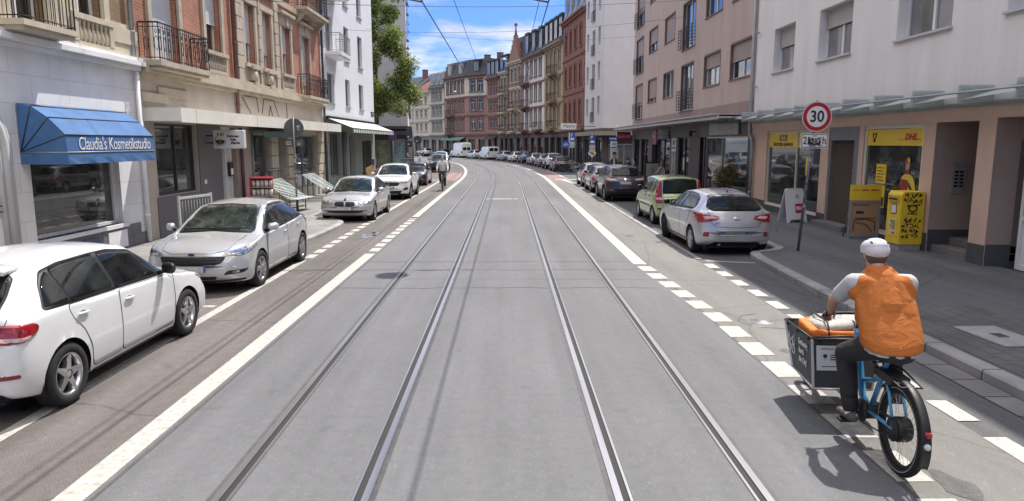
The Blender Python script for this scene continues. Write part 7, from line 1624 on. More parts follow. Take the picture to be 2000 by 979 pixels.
for k in range(3): mb.tube([(-.03 + .02 * k, .02, .36), (-.06, .1, .30 - .05 * k), (-.05, .3, .33)], .004, 4)
mb.build('crank', DARK_METAL, cb)
bx = MB(); y0, y1, zt0, zb0 = 1.07, 1.86, .725, .26
def ringbox(y, z, w): return [(-w, y, z), (w, y, z)]
wt, wb_ = .30, .255
T = [(-wt, y0, zt0), (wt, y0, zt0), (wt * .97, y1, zt0 - .02), (-wt * .97, y1, zt0 - .02)]; B_ = [(-wb_, y0 + .02, zb0), (wb_, y0 + .02, zb0), (wb_ * .9, y1 - .12, zb0), (-wb_ * .9, y1 - .12, zb0)]
bx.add(T + B_, [(0, 1, 5, 4), (1, 2, 6, 5), (2, 3, 7, 6), (3, 0, 4, 7), (4, 5, 6, 7)]); box = bx.build('cargo_box', PANEL, cb); box.modifiers.new('Solidify', 'SOLIDIFY').thickness = .014
eb = MB()
for i in range(4): eb.tube([T[i], B_[i]], .013, 8, 0, smooth=False); eb.tube([T[i], T[(i + 1) % 4]], .012, 8, 1); eb.tube([B_[i], B_[(i + 1) % 4]], .012, 8, 0)
for i in range(4):
    for f_ in (.12, .5, .88): p = Vector(T[i]).lerp(Vector(T[(i + 1) % 4]), f_); eb.cbox(p - Vector((0, 0, .015)), (.03, .03, .03), 1)
eb.build('edge_profile', [ALU, BLACK], box)
# lettering on the left panel
pl = Vector(T[3]); pr_ = Vector(T[0]); dn_ = (Vector(B_[0]) - pr_); ax = (pr_ - pl).normalized(); nz = ax.cross(-dn_).normalized()
if nz.x > 0: nz = -nz
upv = nz.cross(ax).normalized(); upv = upv if upv.z > 0 else -upv
Ml = Matrix((ax, upv, nz)).transposed(); e = Ml.to_euler(); c0 = pl.lerp(pr_, .5) - upv * .02 + nz * .010
for k, line in enumerate(('Geräumig', 'durch', 'die City!')): text('lettering', line, .078, WHITE_INK, box, tuple(c0 + ax * .02 - upv * (.085 + .085 * k)), e, .82, 0, .001, 'LEFT', 1., .0015)
mb = MB(); cL = c0 - ax * .20 - upv * .16
def onp(x, y): return tuple(cL + ax * x + upv * y + nz * .001)
for cx_, r_ in ((-.055, .045), (.06, .045)): mb.tube([onp(cx_ + r_ * math.cos(t), -.05 + r_ * math.sin(t)) for t in np.linspace(0, 2 * math.pi, 19)[:-1]], .005, 5, closed=True)
mb.tube([onp(-.055, -.05), onp(-.02, .03), onp(.04, .03), onp(.06, -.05)], .005, 5); mb.tube([onp(.04, .03), onp(.05, .07)], .005, 5)
mb.poly([onp(-.06, .02), onp(-.075, .06), onp(-.06, .10), onp(-.035, .06), onp(-.04, .03)]); mb.tube([onp(.1, -.1), onp(.1, .1)], .0025, 4); mb.build('bike_emblem', WHITE_INK, box)
mb = MB(); q0 = Vector(T[0]); q1 = Vector(T[1]); dd_ = (Vector(B_[0]) - q0); 
P = lambda s, t: tuple(q0 + (q1 - q0) * s + dd_ * t + Vector((0, -.010, 0)))
mb.quad(P(.05, .12), P(.05, .62), P(.46, .62), P(.46, .12)); stc = mb.build('sticker', mat('sticker_pale', (.62, .63, .65), .4), box)
P2 = lambda s, t, e_=.002: tuple(Vector(P(s, t)) - Vector((0, e_, 0))); mb = MB()
mb.poly([P2(.14, .34), P2(.16, .28), P2(.175, .31), P2(.19, .28), P2(.21, .34), P2(.18, .37), P2(.175, .43), P2(.17, .37)])
for k in range(3): mb.quad(P2(.25, .30 + .045 * k), P2(.25, .32 + .045 * k), P2(.43 - .04 * k, .32 + .045 * k), P2(.43 - .04 * k, .30 + .045 * k))
mb.quad(P2(.12, .53), P2(.12, .545), P2(.38, .545), P2(.38, .53)); mb.quad(P2(.12, .18), P2(.12, .195), P2(.3, .195), P2(.3, .18)); mb.build('eagle_mark', INK, stc)
mb = MB(); mb.tube([(-.28, 1.09, .735), (-.05, 1.085, .75), (.2, 1.085, .75)], .008, 6); mb.build('lid_strap', BLACK, box)
ORANGE = cloth('orange_canvas', (.72, .20, .035), .35, 14); 
bag = thing('delivery_bag', 'orange insulated delivery bag with pale lid lying in the box of the cargo bike', 'bag', (2.92 + .0802 * 1.4, 4.92 + 1.42, .345), CBR)
rg = []
for z, w, d_ in ((0, .22, .22), (.1, .235, .235), (.3, .25, .25), (.40, .255, .255), (.43, .25, .25)):
    rg.append([(w * math.copysign(abs(math.cos(a)) ** .35, math.cos(a)), d_ * math.copysign(abs(math.sin(a)) ** .35, math.sin(a)) + .01 * math.sin(7 * a + z * 9), z + .008 * math.sin(5 * a)) for a in np.linspace(0, 2 * math.pi, 49)[:-1]])
mb = MB(); mb.loft(rg); mb.build('bag_body', ORANGE, bag)
rg = []
for z, k in ((.425, 1.03), (.455, 1.035), (.48, .95), (.492, .7), (.495, .2)): rg.append([(.215 * k * math.copysign(abs(math.cos(a)) ** .4, math.cos(a)) + .035, .2 * k * math.copysign(abs(math.sin(a)) ** .4, math.sin(a)) - .01, z + .012 * math.sin(4 * a) + .02 * math.cos(a)) for a in np.linspace(0, 2 * math.pi, 41)[:-1]])
mb = MB(); mb.loft(rg); mb.build('lid', cloth('pale_lid', (.44, .43, .40), .4, 12), bag)
mb = MB()
for x in (-.12, .12): mb.tube([(x, -.262, .05), (x, -.268, .4), (x, -.2, .50), (x, .2, .50)], .009, 5)
mb.build('strap', BLACK, bag)
# rider: leaning on the bars, seen from behind
VEST = cloth('orange_vest_cloth', (.44, .13, .022), .5, 5.); TEE = stripes('striped_tee', (.30, .32, .35), (.62, .62, .62), 42); TROU = cloth('black_trousers', (.022, .021, .024), .6, 8)
rd = thing('person', 'rider in an orange vest, striped shirt and pale helmet pedalling the cargo bike', 'person', CB, CBR)
H = Vector((0, .66, 1.545)); Nk = Vector((0, .55, 1.415)); f = Vector((0, .98, -.2)).normalized(); up = Vector((0, .2, .98)); sd = Vector((1, 0, 0)); Mh = Matrix((sd, f, up)).transposed()
sh = [Vector((-.205, .515, 1.345)), Vector((.205, .515, 1.345))]; el = [Vector((-.285, .68, 1.17)), Vector((.285, .68, 1.17))]; wr = [Vector((-.265, .80, 1.045)), Vector((.265, .80, 1.045))]
Pv = Vector((0, .26, .93)); hp = [Vector((-.10, .29, .90)), Vector((.10, .29, .90))]; kn = [Vector((-.155, .70, .72)), Vector((.15, .68, .90))]; an = [Vector((-.135, .565, .255)), Vector((.14, .40, .50))]; toe = [Vector((-.15, .73, .20)), Vector((.15, .56, .455))]
body = [('ell', H + up * .02, (.076, .094, .107), Mh), ('ell', H - up * .055 + f * .022, (.055, .066, .062), Mh), ('cap', Nk - up * .03, H - up * .05 - f * .01, .062, .054), ('cap', H + f * .088, H + f * .105 - up * .03, .010, .016), ('ell', H + f * .082 - up * .062, (.026, .016, .010), Mh)]
for s in (1, -1): body.append(('ell', H + sd * s * .077 - f * .005, (.012, .02, .032), Mh))
body += [('cap', Nk - Vector((0, -.02, .05)), Vector((0, .40, 1.1)), .05, .06), ('cap', Vector((0, .40, 1.1)), Pv + Vector((0, .04, 0)), .06, .09)]
for k in (0, 1):
    body += [('cap', Nk - up * .06, sh[k], .045, .05), ('cap', sh[k], el[k], .054, .045), ('cap', el[k], wr[k], .046, .031)]
    body += hand(wr[k], (0.05 * (1 if k == 0 else -1), .85, -.5), (1, 0, 0) if k == 0 else (-1, 0, 0)); body += [('cap', Pv, hp[k], .1, .09), ('cap', hp[k], kn[k], .085, .06), ('cap', kn[k], an[k], .056, .036), ('cap', an[k], toe[k], .034, .028)]
organic('body', body, .0065, SKIN, rd, 2)
for k in (0, 1):
    s = -1 if k == 0 else 1
    organic('sleeve', [('cap', sh[k] + Vector((-.05 * s, 0, .0)), sh[k], .08, .078), ('cap', sh[k], sh[k] + (el[k] - sh[k]) * .66, .078, .068)], .009, TEE, rd, 3)
organic('shirt_hem', [('loft', [((0, .24, .872), .205, .15, R(12)), ((0, .245, .91), .207, .15, R(12)), ((0, .25, .97), .2, .145, R(12))])], .012, TEE, rd, 2)
organic('vest', [('loft', [((0, .25, .905), .224, .168, R(14)), ((0, .258, .94), .230, .170, R(15)), ((0, .27, .985), .235, .172, R(18)), ((0, .32, 1.08), .232, .165, R(20)), ((0, .40, 1.21), .232, .16, R(24)), ((0, .465, 1.31), .218, .15, R(30)), ((0, .505, 1.385), .17, .125, R(40)), ((0, .54, 1.445), .095, .09, R(40))]), ('cap', (-.15, .475, 1.345), (-.2, .47, 1.27), .075, .06), ('cap', (.15, .475, 1.345), (.2, .47, 1.27), .075, .06), ('cap', (-.06, .54, 1.43), (.06, .54, 1.43), .05, .05), ('cap', (0, .52, 1.36), (0, .41, 1.15), .115, .15), ('cap', (-.09, .49, 1.32), (-.1, .38, 1.1), .105, .13), ('cap', (.09, .49, 1.32), (.1, .38, 1.1), .105, .13)], .009, VEST, rd, 5)
tr = [('loft', [((0, .25, .82), .16, .14, R(5)), ((0, .25, .89), .195, .155, R(10)), ((0, .26, .95), .2, .15, R(12))])]
for k in (0, 1): tr += [('cap', Pv - Vector((0, 0, .02)), hp[k], .125, .11), ('cap', hp[k], kn[k], .112, .085), ('cap', kn[k], an[k] + (kn[k] - an[k]) * .1, .085, .064), ('cap', kn[k] + (an[k] - kn[k]) * .2 + Vector((0, -.03, 0)), an[k] + (kn[k] - an[k]) * .35 + Vector((0, -.03, 0)), .075, .06)]
organic('trousers', tr, .01, TROU, rd, 4)
for k in (0, 1):
    hl = an[k] + (an[k] - toe[k]).normalized() * .055 + Vector((0, 0, -.045)); organic('sock', [('cap', an[k] - Vector((0, 0, .02)), an[k] + (kn[k] - an[k]) * .16, .044, .044)], .008, PAINT_WHITE, rd, 1)
    organic('shoe', [('cap', hl, toe[k], .04, .037), ('cap', an[k] - Vector((0, 0, .03)), hl, .044, .042), ('ell', (hl + toe[k]) / 2, (.046, .06, .035))], .008, cloth('grey_shoe', (.09, .09, .09), .3), rd, 2)
hm = mat('pale_helmet', (.62, .62, .66), .35, coat=.5)
organic('helmet', [('ell', H + up * .065 - f * .005, (.104, .128, .078), Mh), ('ell', H + up * .035 - f * .05, (.096, .085, .07), Mh), ('cap', H + up * .045 + f * .11 - sd * .05, H + up * .045 + f * .11 + sd * .05, .018, .018)], .007, hm, rd, 2)
mb = MB()
for x in (-.06, 0, .06): mb.tube([H + up * (.138 - abs(x) * .3) + sd * x - f * .10 - up * .025, H + up * (.141 - abs(x) * .3) + sd * x - f * .02, H + up * (.132 - abs(x) * .3) + sd * x + f * .07], .007, 6)
mb.build('helmet_vent', BLACK, rd)
for s in (1, -1): mb = MB(); mb.sphere(H + f * .088 + sd * s * .03 + up * .012, .0085, 6); mb.sphere(H + f * .0945 + sd * s * .03 + up * .012, .0045, 5, 1); mb.build('eye', [PAINT_WHITE, BLACK], rd)
organic('hair', [('ell', H - f * .035 - up * .0, (.083, .07, .088), Mh)], .008, mat('grey_brown_hair', (.10, .075, .06), .8, var=.4, scale=60), rd, 2)
mb = MB(); mb.lathe([(.036, -.012), (.038, 0), (.036, .012)], tuple(wr[0]), 'y', 16); mb.build('wristband', BLACK, rd)
# ------------------------------------------------------------------ parked cars where the photo has them
N_, Sd = math.pi / 2, -math.pi / 2        # facing away along the street / facing the camera
golf = white_hatch('white hatchback with five point star wheels, nearest car in front of the blue awning', (-4.93, 7.6, 0), N_ - R(.4))
silver_front_hatch('silver hatchback with wide dark grille, parked behind the white hatchback facing the camera', (-5.08, 13.2, 0), Sd + R(.5))
silver_kidney('silver car with twin rounded grilles, parked facing the camera by the wire racks', (-4.99, 23.5, 0), Sd)
white_suv('white sport utility car with dark roof rails beside the striped shop', (-5.06, 32.1, 0), Sd)
mini = dark_mini('small dark navy car with round headlights, parked next to the approaching cyclist', (-5.36, 41.6, 0), Sd)
silver_rear_hatch('silver hatchback seen from behind with red wrap-around lamps, nearest car on the right', (4.94, 16.95, 0), N_ + R(.8))
green_box_car('pale green boxy small car with tall red tail lamps on the right', (5.12, 22.3, 0), N_ + R(.6))
ds = dark_suv('dark purple sport utility car with pale lamps ahead of the green car', (4.93, 31.0, 0), N_)
gs_ = old_saloon('grey car mostly hidden ahead of the dark purple utility car', (4.92, 35.95, 0), N_, GREYCAR)
og = old_saloon('old faded silver green hatchback at the front of the right parking row', (4.95, 40.55, 0), N_, GREYGREEN)
# further off along the bend: copies in other colours
def repaint(root, m, old):
    for c, p in tree_of(root):
        if c.type == 'MESH' and old in list(c.data.materials):
            c.data = c.data.copy()
            for i, q in enumerate(c.data.materials):
                if q == old: c.data.materials[i] = m
def place_dup(src, o, s, away, label, paint=None, old=None):
    p = at(o, s); h = path(s)[2]
    r = dup(src.root, (p.x, p.y, 0), (N_ if away else Sd) + h, label, CARGRP)
    if paint: repaint(r, paint, old)
    return r
place_dup(ds, -5.25, 60, False, 'black utility car facing the camera just beyond the left side street', BLACKCAR, AUBERG)
place_dup(gs_, -5.2, 68, False, 'white car behind the black utility car on the left', WHITE_CAR, GREYCAR)
place_dup(ds, -5.2, 76, False, 'pale blue grey utility car in the left row at the bend', mat('pale_blue_paint', (.35, .42, .47), .3, .3), AUBERG)
place_dup(og, -5.2, 84, False, 'dark car in the left row where the street bends', BLACKCAR, GREYGREEN)
place_dup(gs_, 5.1, 60.5, True, 'black car standing first beyond the right side street', BLACKCAR, GREYCAR)
place_dup(ds, 5.15, 66, True, 'silver utility car second beyond the right side street', SILVER, AUBERG)
place_dup(og, 5.15, 71.5, True, 'grey car third beyond the right side street', GREYCAR, GREYGREEN)
place_dup(gs_, 5.15, 77, True, 'silver car fourth beyond the right side street', SILVER_COOL, GREYCAR)
place_dup(ds, 5.15, 82.5, True, 'dark blue utility car fifth beyond the right side street', BLUECAR, AUBERG)
place_dup(og, 5.15, 88, True, 'white car sixth beyond the right side street', WHITE_CAR, GREYGREEN)
place_dup(gs_, 5.15, 93.5, True, 'pale grey car close to the white vans at the bend', mat('pale_grey_paint', (.42, .43, .44), .4, .35), GREYCAR)
p = at(5.2, 101); van('lower white delivery van parked at the bend, right of the tall one', (p.x, p.y, 0), N_ + path(101)[2], False)
p = at(5.2, 113); van('tall white delivery van parked at the bend below the red corner block', (p.x, p.y, 0), N_ + path(113)[2], True)
place_dup(gs_, 5.2, 107, True, 'white car standing between the two white vans', WHITE_CAR, GREYCAR)
place_dup(og, 5.2, 120, True, 'black car left of the tall white van at the bend', BLACKCAR, GREYGREEN)
place_dup(ds, 5.2, 127, True, 'silver utility car furthest along the bend', SILVER, AUBERG)
r_ = dup(gs_.root, (-11.3, 50.0, 0), math.pi, 'black car parked in the left side street before the dark shop', CARGRP); repaint(r_, BLACKCAR, GREYCAR)

# ------------------------------------------------------------------ signs and posts
SIGN_WHITE = mat('sign_white', (.72, .72, .73), .4); SIGN_RED = mat('sign_red', (.40, .012, .03), .4); SIGN_BLUE = mat('sign_blue', (.02, .09, .36), .4); SIGN_YELLOW = mat('sign_yellow', (.72, .50, .06), .4); SIGN_BACK = mat('sign_back_grey', (.12, .13, .14), .55, .4, var=.15, scale=6)
POST = mat('steel_post', (.17, .175, .185), .5, .4, var=.2, scale=8)
def disc(mb, c, r, y0, y1, m=0, n=40): mb.lathe([(0, y0), (r, y0), (r, y1), (0, y1)], c, 'y', n, m, smooth=False); return mb
def plate_(mb, x0, x1, z0, z1, y, m=0, t=.006): mb.prism(roundpoly([(x0, z0), (x1, z0), (x1, z1), (x0, z1)], .03), y - t, y, m); return mb
sp = thing('speed_sign', 'speed limit 30 sign with a stickered time plate on a leaning grey post', 'traffic sign', (6.28, 14.94, .108), 0)
mb = MB(); mb.tube([(0, 0, -.1), (.235, .04, 3.2)], .03, 12); mb.lathe([(.05, 0), (.045, .02), (.032, .022)], (0, 0, 0), 'z', 12); mb.build('post', POST, sp)
rnd = random.Random(8); mb = MB()
for k in range(26):
    z = rnd.uniform(.95, 2.25); a = rnd.uniform(-2.6, -.5); x = .0724 * z; mb.lathe([(.0315, z), (.0315, z + rnd.uniform(.04, .1))], (x, .012 * z, 0), 'z', 5, k % 4, True, a, a + rnd.uniform(.7, 1.5))
mb.build('sticker', [SIGN_WHITE, INK, mat('sticker_grey_blue', (.2, .25, .32), .6), mat('sticker_light', (.5, .48, .47), .6)], sp)
mb = MB(); disc(mb, (.212, 0, 2.87), .315, -.045, -.035, 0); mb.build('sign_disc', SIGN_BACK, sp)
mb = MB(); disc(mb, (.212, 0, 2.87), .312, -.048, -.045, 0); disc(mb, (.212, 0, 2.87), .295, -.050, -.048, 1); disc(mb, (.212, 0, 2.87), .215, -.052, -.050, 0); fc = mb.build('sign_face', [SIGN_WHITE, SIGN_RED], sp)
text('lettering', '30', .33, INK, fc, (.212, -.054, 2.865), sx=.92, bold=.006)
mb = MB(); plate_(mb, -.095, .475, 2.215, 2.525, -.04, 0); plate_(mb, -.082, .462, 2.228, 2.512, -.046, 1, .002); plate_(mb, -.068, .448, 2.242, 2.498, -.048, 0, .002); fc = mb.build('time_plate', [SIGN_WHITE, INK], sp)
text('lettering', '2', .22, INK, fc, (-.01, -.0505, 2.37), sx=.8, bold=.003); text('lettering', 'h', .22, INK, fc, (.395, -.0505, 2.37), sx=.8, bold=.003)
mb = MB(); mb.prism([(.05, 2.29), (.32, 2.28), (.33, 2.445), (.19, 2.42), (.05, 2.455)], -.053, -.0505, 0)
for k in range(22): x = rnd.uniform(.07, .3); z = rnd.uniform(2.31, 2.41); mb.prism([(x, z), (x + rnd.uniform(.01, .03), z), (x + .01, z + rnd.uniform(.02, .05))], -.0545 - .0001 * k, -.053, 1 + k % 2)
mb.prism([(.08, 2.25), (.22, 2.25), (.22, 2.285), (.08, 2.285)], -.0525, -.0505, 3); mb.prism([(.26, 2.255), (.37, 2.255), (.37, 2.28), (.26, 2.28)], -.0525, -.0505, 2); mb.prism([(.14, 2.46), (.24, 2.46), (.24, 2.485), (.14, 2.485)], -.0525, -.0505, 2); mb.build('sticker', [INK, SIGN_WHITE, mat('sticker_mid', (.3, .3, .32), .6), mat('sticker_teal', (.1, .2, .28), .6)], fc)
sl = thing('sign_post', 'round traffic sign and plates seen from behind on a stickered post by the wire racks', 'traffic sign', (-7.3, 24.4, .098), 0)
mb = MB(); mb.tube([(0, 0, -.1), (0, 0, 3.2)], .032, 12); mb.build('post', POST, sl); mb = MB(); disc(mb, (0, 0, 2.82), .34, .035, .045); mb.cbox((0, .03, 2.95), (.3, .02, .03)); mb.cbox((0, .03, 2.7), (.3, .02, .03)); mb.build('sign_disc', SIGN_BACK, sl)
mb = MB(); plate_(mb, -.31, .31, 2.2, 2.45, .04); mb.cbox((0, .03, 2.33), (.5, .02, .03)); mb.build('plate', SIGN_BACK, sl); mb = MB(); mb.box(-.28, -.1, .0325, .0335, 2.26, 2.38); mb.box(.1, .22, .0325, .0335, 2.26, 2.36); mb.box(.1, .2, .0335, .0345, 2.85, 2.92); mb.box(.12, .19, .0335, .0345, 2.77, 2.81)
for k in range(12): z = rnd.uniform(.9, 1.9); a = rnd.uniform(-2.5, -.6); mb.lathe([(.0335, z), (.0335, z + .07)], (0, 0, 0), 'z', 4, 0, True, a, a + 1)
mb.build('sticker', mat('sticker_light', (.5, .48, .47)), sl)
for s in (-.16, .16): mb = MB(); mb.tube([(s, .06, 1.2), (s, .06, 2.2)], .015, 8); 
ns = thing('no_stopping_sign', 'round red and blue no parking sign on a thin post before the grey corner house', 'traffic sign', (-8.75, 54.6, 0), 0)
mb = MB(); mb.tube([(0, 0, 0), (0, 0, 3.1)], .03, 10); mb.build('post', METAL_GREY, ns); mb = MB(); disc(mb, (0, 0, 2.85), .3, -.04, -.03, 0); disc(mb, (0, 0, 2.85), .235, -.044, -.04, 1); mb.cbox((0, -.047, 2.85), (.5, .004, .06), 0, Matrix.Rotation(R(45), 3, 'Y')); mb.build('sign_face', [SIGN_RED, SIGN_BLUE], ns)
tf = thing('traffic_light', 'dark traffic signal box with round sign, both seen from behind at the left crossing', 'traffic light', (-6.0, 45.4, .1), 0)
mb = MB(); mb.tube([(0, 0, 0), (0, 0, 3.4)], .05, 10); mb.cbox((0, .03, 2.45), (.9, .04, .04)); mb.build('post', POST, tf)
mb = MB(); mb.box(-.42, -.05, .05, .25, 2.6, 3.25); mb.box(-.40, -.07, .05, .22, 2.05, 2.42); bevel(mb.build('signal_box', mat('dark_green_box', (.03, .045, .045), .5), tf), .02); mb = MB(); disc(mb, (.3, .05, 2.5), .26, 0, .02); mb.build('sign_disc', mat('dark_sign_back', (.04, .05, .055), .5), tf)
mb = MB(); mb.box(-.35, -.25, .045, .05, 2.66, 2.72); mb.box(-.35, -.25, .045, .05, 2.2, 2.26); mb.box(.2, .28, -.005, 0, 2.38, 2.44); mb.build('sticker', SIGN_WHITE, tf)
ut = thing('utility_cabinet', 'grey street cabinet with round emblem beside the left signal post', 'cabinet', (-6.4, 46.0, .1), 0); mb = MB(); mb.box(-.3, .3, -.2, .2, 0, 1.25); mb.box(-.32, .32, -.22, .22, 1.25, 1.3); bevel(mb.build('housing', mat('cabinet_grey', (.16, .16, .165), .6, var=.1), ut), .01); mb = MB(); disc(mb, (0, 0, 1.0), .12, -.21, -.2); mb.build('emblem', SIGN_WHITE, ut)
def parking_sign(x, y, label, zs=0, diamond=False, size=1.):
    t = thing('parking_sign', label, 'traffic sign', (x, y, .1), 0, 'signs at the right crossing'); mb = MB(); mb.tube([(0, 0, 0), (0, 0, 3.3 + zs)], .032, 10); mb.build('post', METAL_GREY, t)
    mb = MB(); plate_(mb, -.24, .24, 2.55 + zs, 3.25 + zs, -.04); o = mb.build('sign_face', SIGN_BLUE, t); text('lettering', 'P', .34, SIGN_WHITE, o, (-.05, -.05, 3.06 + zs), bold=.008)
    mb = MB(); mb.prism(roundpoly([(-.17, 2.64 + zs), (.17, 2.64 + zs), (.17, 2.72 + zs), (.1, 2.84 + zs), (-.1, 2.84 + zs), (-.17, 2.72 + zs)], .03), -.05, -.046); mb.build('car_symbol', SIGN_WHITE, o)
    mb = MB(); plate_(mb, -.22, .22, 2.2 + zs, 2.5 + zs, -.04); plate_(mb, -.22, .22, 1.98 + zs, 2.17 + zs, -.04); mb.build('plate', mat('plate_pale_green', (.45, .49, .46), .5), t)
    if diamond: mb = MB(); mb.prism([(-.34, 1.5), (0, 1.16), (.34, 1.5), (0, 1.84)], -.045, -.04, 0); mb.prism([(-.2, 1.5), (0, 1.3), (.2, 1.5), (0, 1.7)], -.05, -.046, 1); mb.cbox((-.03, -.053, 1.52), (.3, .004, .07), 2, Matrix.Rotation(R(20), 3, 'Y')); mb.cbox((.1, -.055, 1.46), (.1, .004, .1), 2, Matrix.Rotation(R(45), 3, 'Y')); mb.build('priority_diamond', [SIGN_WHITE, SIGN_YELLOW, INK], t)
    return t
parking_sign(6.62, 55.0, 'blue parking sign above a yellow diamond on the nearest post of the right crossing', -.35, True); parking_sign(5.75, 62.5, 'blue parking sign further off, beside the round cycle sign', -.1)
t = thing('cycle_sign', 'round blue sign with a white bicycle on a grey post at the right crossing', 'traffic sign', (5.15, 62.0, .1), 0); mb = MB(); mb.tube([(.3, 0, 0), (.3, 0, 3.2)], .035, 10); mb.tube([(.3, 0, 2.2), (0, 0, 2.2)], .02, 8); mb.build('post', METAL_GREY, t); mb = MB(); disc(mb, (0, 0, 2.15), .34, -.04, -.03); o = mb.build('sign_face', SIGN_BLUE, t)
mb = MB()
for x in (-.13, .13): mb.tube([(x + .085 * math.cos(a), -.045, 2.1 + .085 * math.sin(a)) for a in np.linspace(0, 6.28, 15)[:-1]], .016, 5, closed=True)
mb.tube([(-.13, -.045, 2.1), (-.05, -.045, 2.24), (.08, -.045, 2.24), (.13, -.045, 2.1)], .014, 5); mb.tube([(-.13, -.045, 2.1), (.0, -.045, 2.1), (.08, -.045, 2.24)], .014, 5); mb.build('bike_symbol', SIGN_WHITE, o)
t = thing('one_way_sign', 'blue one way arrow sign with bicycle plate at the right crossing', 'traffic sign', (7.75, 51.0, .1), 0); mb = MB(); mb.tube([(.15, 0, 0), (.15, 0, 3.6)], .045, 10); mb.tube([(-.28, 0, 0), (-.28, 0, 2.6)], .025, 8); mb.build('post', METAL_GREY, t)
mb = MB(); plate_(mb, -.42, .22, 2.45, 2.75, -.05); o = mb.build('sign_face', SIGN_BLUE, t); mb = MB(); mb.prism([(-.36, 2.56), (.02, 2.56), (.02, 2.50), (.17, 2.6), (.02, 2.70), (.02, 2.64), (-.36, 2.64)], -.06, -.056); mb.build('arrow', SIGN_WHITE, o)
mb = MB(); plate_(mb, -.3, .18, 2.02, 2.42, -.05); o = mb.build('plate', SIGN_WHITE, t); mb = MB()
for x in (-.14, .03): mb.tube([(x + .055 * math.cos(a), -.058, 2.2 + .055 * math.sin(a)) for a in np.linspace(0, 6.28, 13)[:-1]], .01, 5, closed=True)
mb.tube([(-.14, -.058, 2.2), (-.08, -.058, 2.3), (0, -.058, 2.3), (.03, -.058, 2.2)], .01, 5); mb.build('bike_symbol', INK, o)
po = thing('election_poster', 'election poster of a dark haired man in suit on the one way sign post', 'poster', (7.72, 50.9, .1), 0)
mb = MB(); mb.box(-.3, .28, -.02, .0, .62, 1.95); mb.build('board', mat('poster_backing', (.55, .53, .52), .6), po)
mb = MB(); mb.prism(roundpoly([(-.28, .64), (.26, .64), (.26, 1.05), (.12, 1.22), (-.1, 1.22), (-.28, 1.05)], .06), -.024, -.021, 0); mb.prism([(-.06, .64), (.06, .64), (.05, 1.2), (-.05, 1.2)], -.027, -.024, 1); mb.prism(roundpoly([(-.1, 1.28), (-.05, 1.18), (.07, 1.18), (.12, 1.28), (.12, 1.55), (-.1, 1.55)], .05), -.03, -.027, 2); mb.prism(roundpoly([(-.12, 1.48), (.0, 1.52), (.14, 1.46), (.15, 1.62), (.02, 1.68), (-.11, 1.64)], .05), -.033, -.03, 3); mb.build('printed_figure', [mat('printed_suit', (.05, .055, .07), .6), SIGN_WHITE, mat('printed_skin', (.45, .26, .19)), INK], po)
for (x, y, z, w_, h_, txt, col, ink, lab, nm, s_) in ((8.5, 51.62, 2.85, .98, .7, 'Görtz', mat('crimson_sign', (.36, .03, .07)), WHITE_INK, 'crimson lit bakery sign hanging at the end corner of the pinkish house', 'hanging_sign', .36), (5.75, 66.2, 3.9, 1.45, .55, 'Metro', SIGN_WHITE, INK, 'white box sign with dark lettering hanging on the far white corner house', 'hanging_sign', .42)):
    t = thing(nm, lab, 'sign', (x, y, z), 0); bevel(MB().box(-w_ / 2, w_ / 2, -.08, .08, -h_ / 2, h_ / 2).build('board', col, t), .015); text('lettering', txt, s_, ink, t, (0, -.085, .02), sx=1, shear=.2); mb = MB(); mb.tube([(w_ / 2, 0, 0), (w_ / 2 + (9.1 - x if x > 7 else 2.3), 0, 0)], .025, 6); mb.build('bracket', DARK_METAL, t)
# market sign box
ms = thing('market_sign', 'white box sign with sunset emblem jutting out under the cream canopy', 'sign', (-7.9, 20.3, 2.53), 0)
bevel(MB().box(-.44, .44, -.09, .09, -.26, .26).build('box', mat('sign_box_white', (.62, .61, .63), .4), ms), .025); mb = MB(); mb.tube([(-.44, 0, .1), (-.7, 0, .1), (-.7, 0, -.1), (-.44, 0, -.1)], .02, 6); mb.build('bracket', DARK_METAL, ms)
for k, (tx, dx) in enumerate((('Rahman', .13), ('Asia', .13), ('Markt', .19))): text('lettering', tx, .095, INK, ms, (dx, -.093, .09 - .095 * k), sx=1.1, bold=.004)
mb = MB(); cx = -.24; mb.prism([(cx + .135 * math.cos(a), -.02 + .135 * math.sin(a)) for a in np.linspace(math.pi, 2 * math.pi, 15)], -.094, -.091, 0); mb.prism([(cx + .06 * math.cos(a), -.018 + .06 * math.sin(a)) for a in np.linspace(0, math.pi, 11)], -.0955, -.091, 1)
mb.tube([(cx + .13 * math.cos(a), -.093, -.02 + .13 * math.sin(a)) for a in np.linspace(R(110), R(185), 8)], .008, 5, 0); mb.tube([(cx + .17 * math.cos(a), -.093, -.02 + .17 * math.sin(a)) for a in np.linspace(R(185), R(265), 10)], .006, 5, 0); mb.tube([(cx + .17 * math.cos(a), -.093, -.02 + .17 * math.sin(a)) for a in np.linspace(R(290), R(345), 8)], .006, 5, 0)
mb.prism([(cx + .02, .09), (cx + .12, .11), (cx + .13, .16), (cx + .05, .19), (cx - .02, .15)], -.094, -.091, 2); mb.prism([(cx - .06, .1), (cx - .03, .12), (cx - .05, .19), (cx - .08, .16)], -.094, -.091, 0)
for k in range(3): mb.prism([(cx - .07 + .03 * k, -.08 - .02 * k), (cx + .06 + .01 * k, -.065 - .02 * k), (cx + .06, -.075 - .02 * k), (cx - .05, -.095 - .02 * k)], -.0955, -.094, 3)
mb.build('emblem', [mat('emblem_dark_green', (.03, .05, .02), .6), SIGN_YELLOW, mat('emblem_olive', (.28, .27, .06), .6), mat('emblem_green', (.16, .24, .12), .6)], ms)

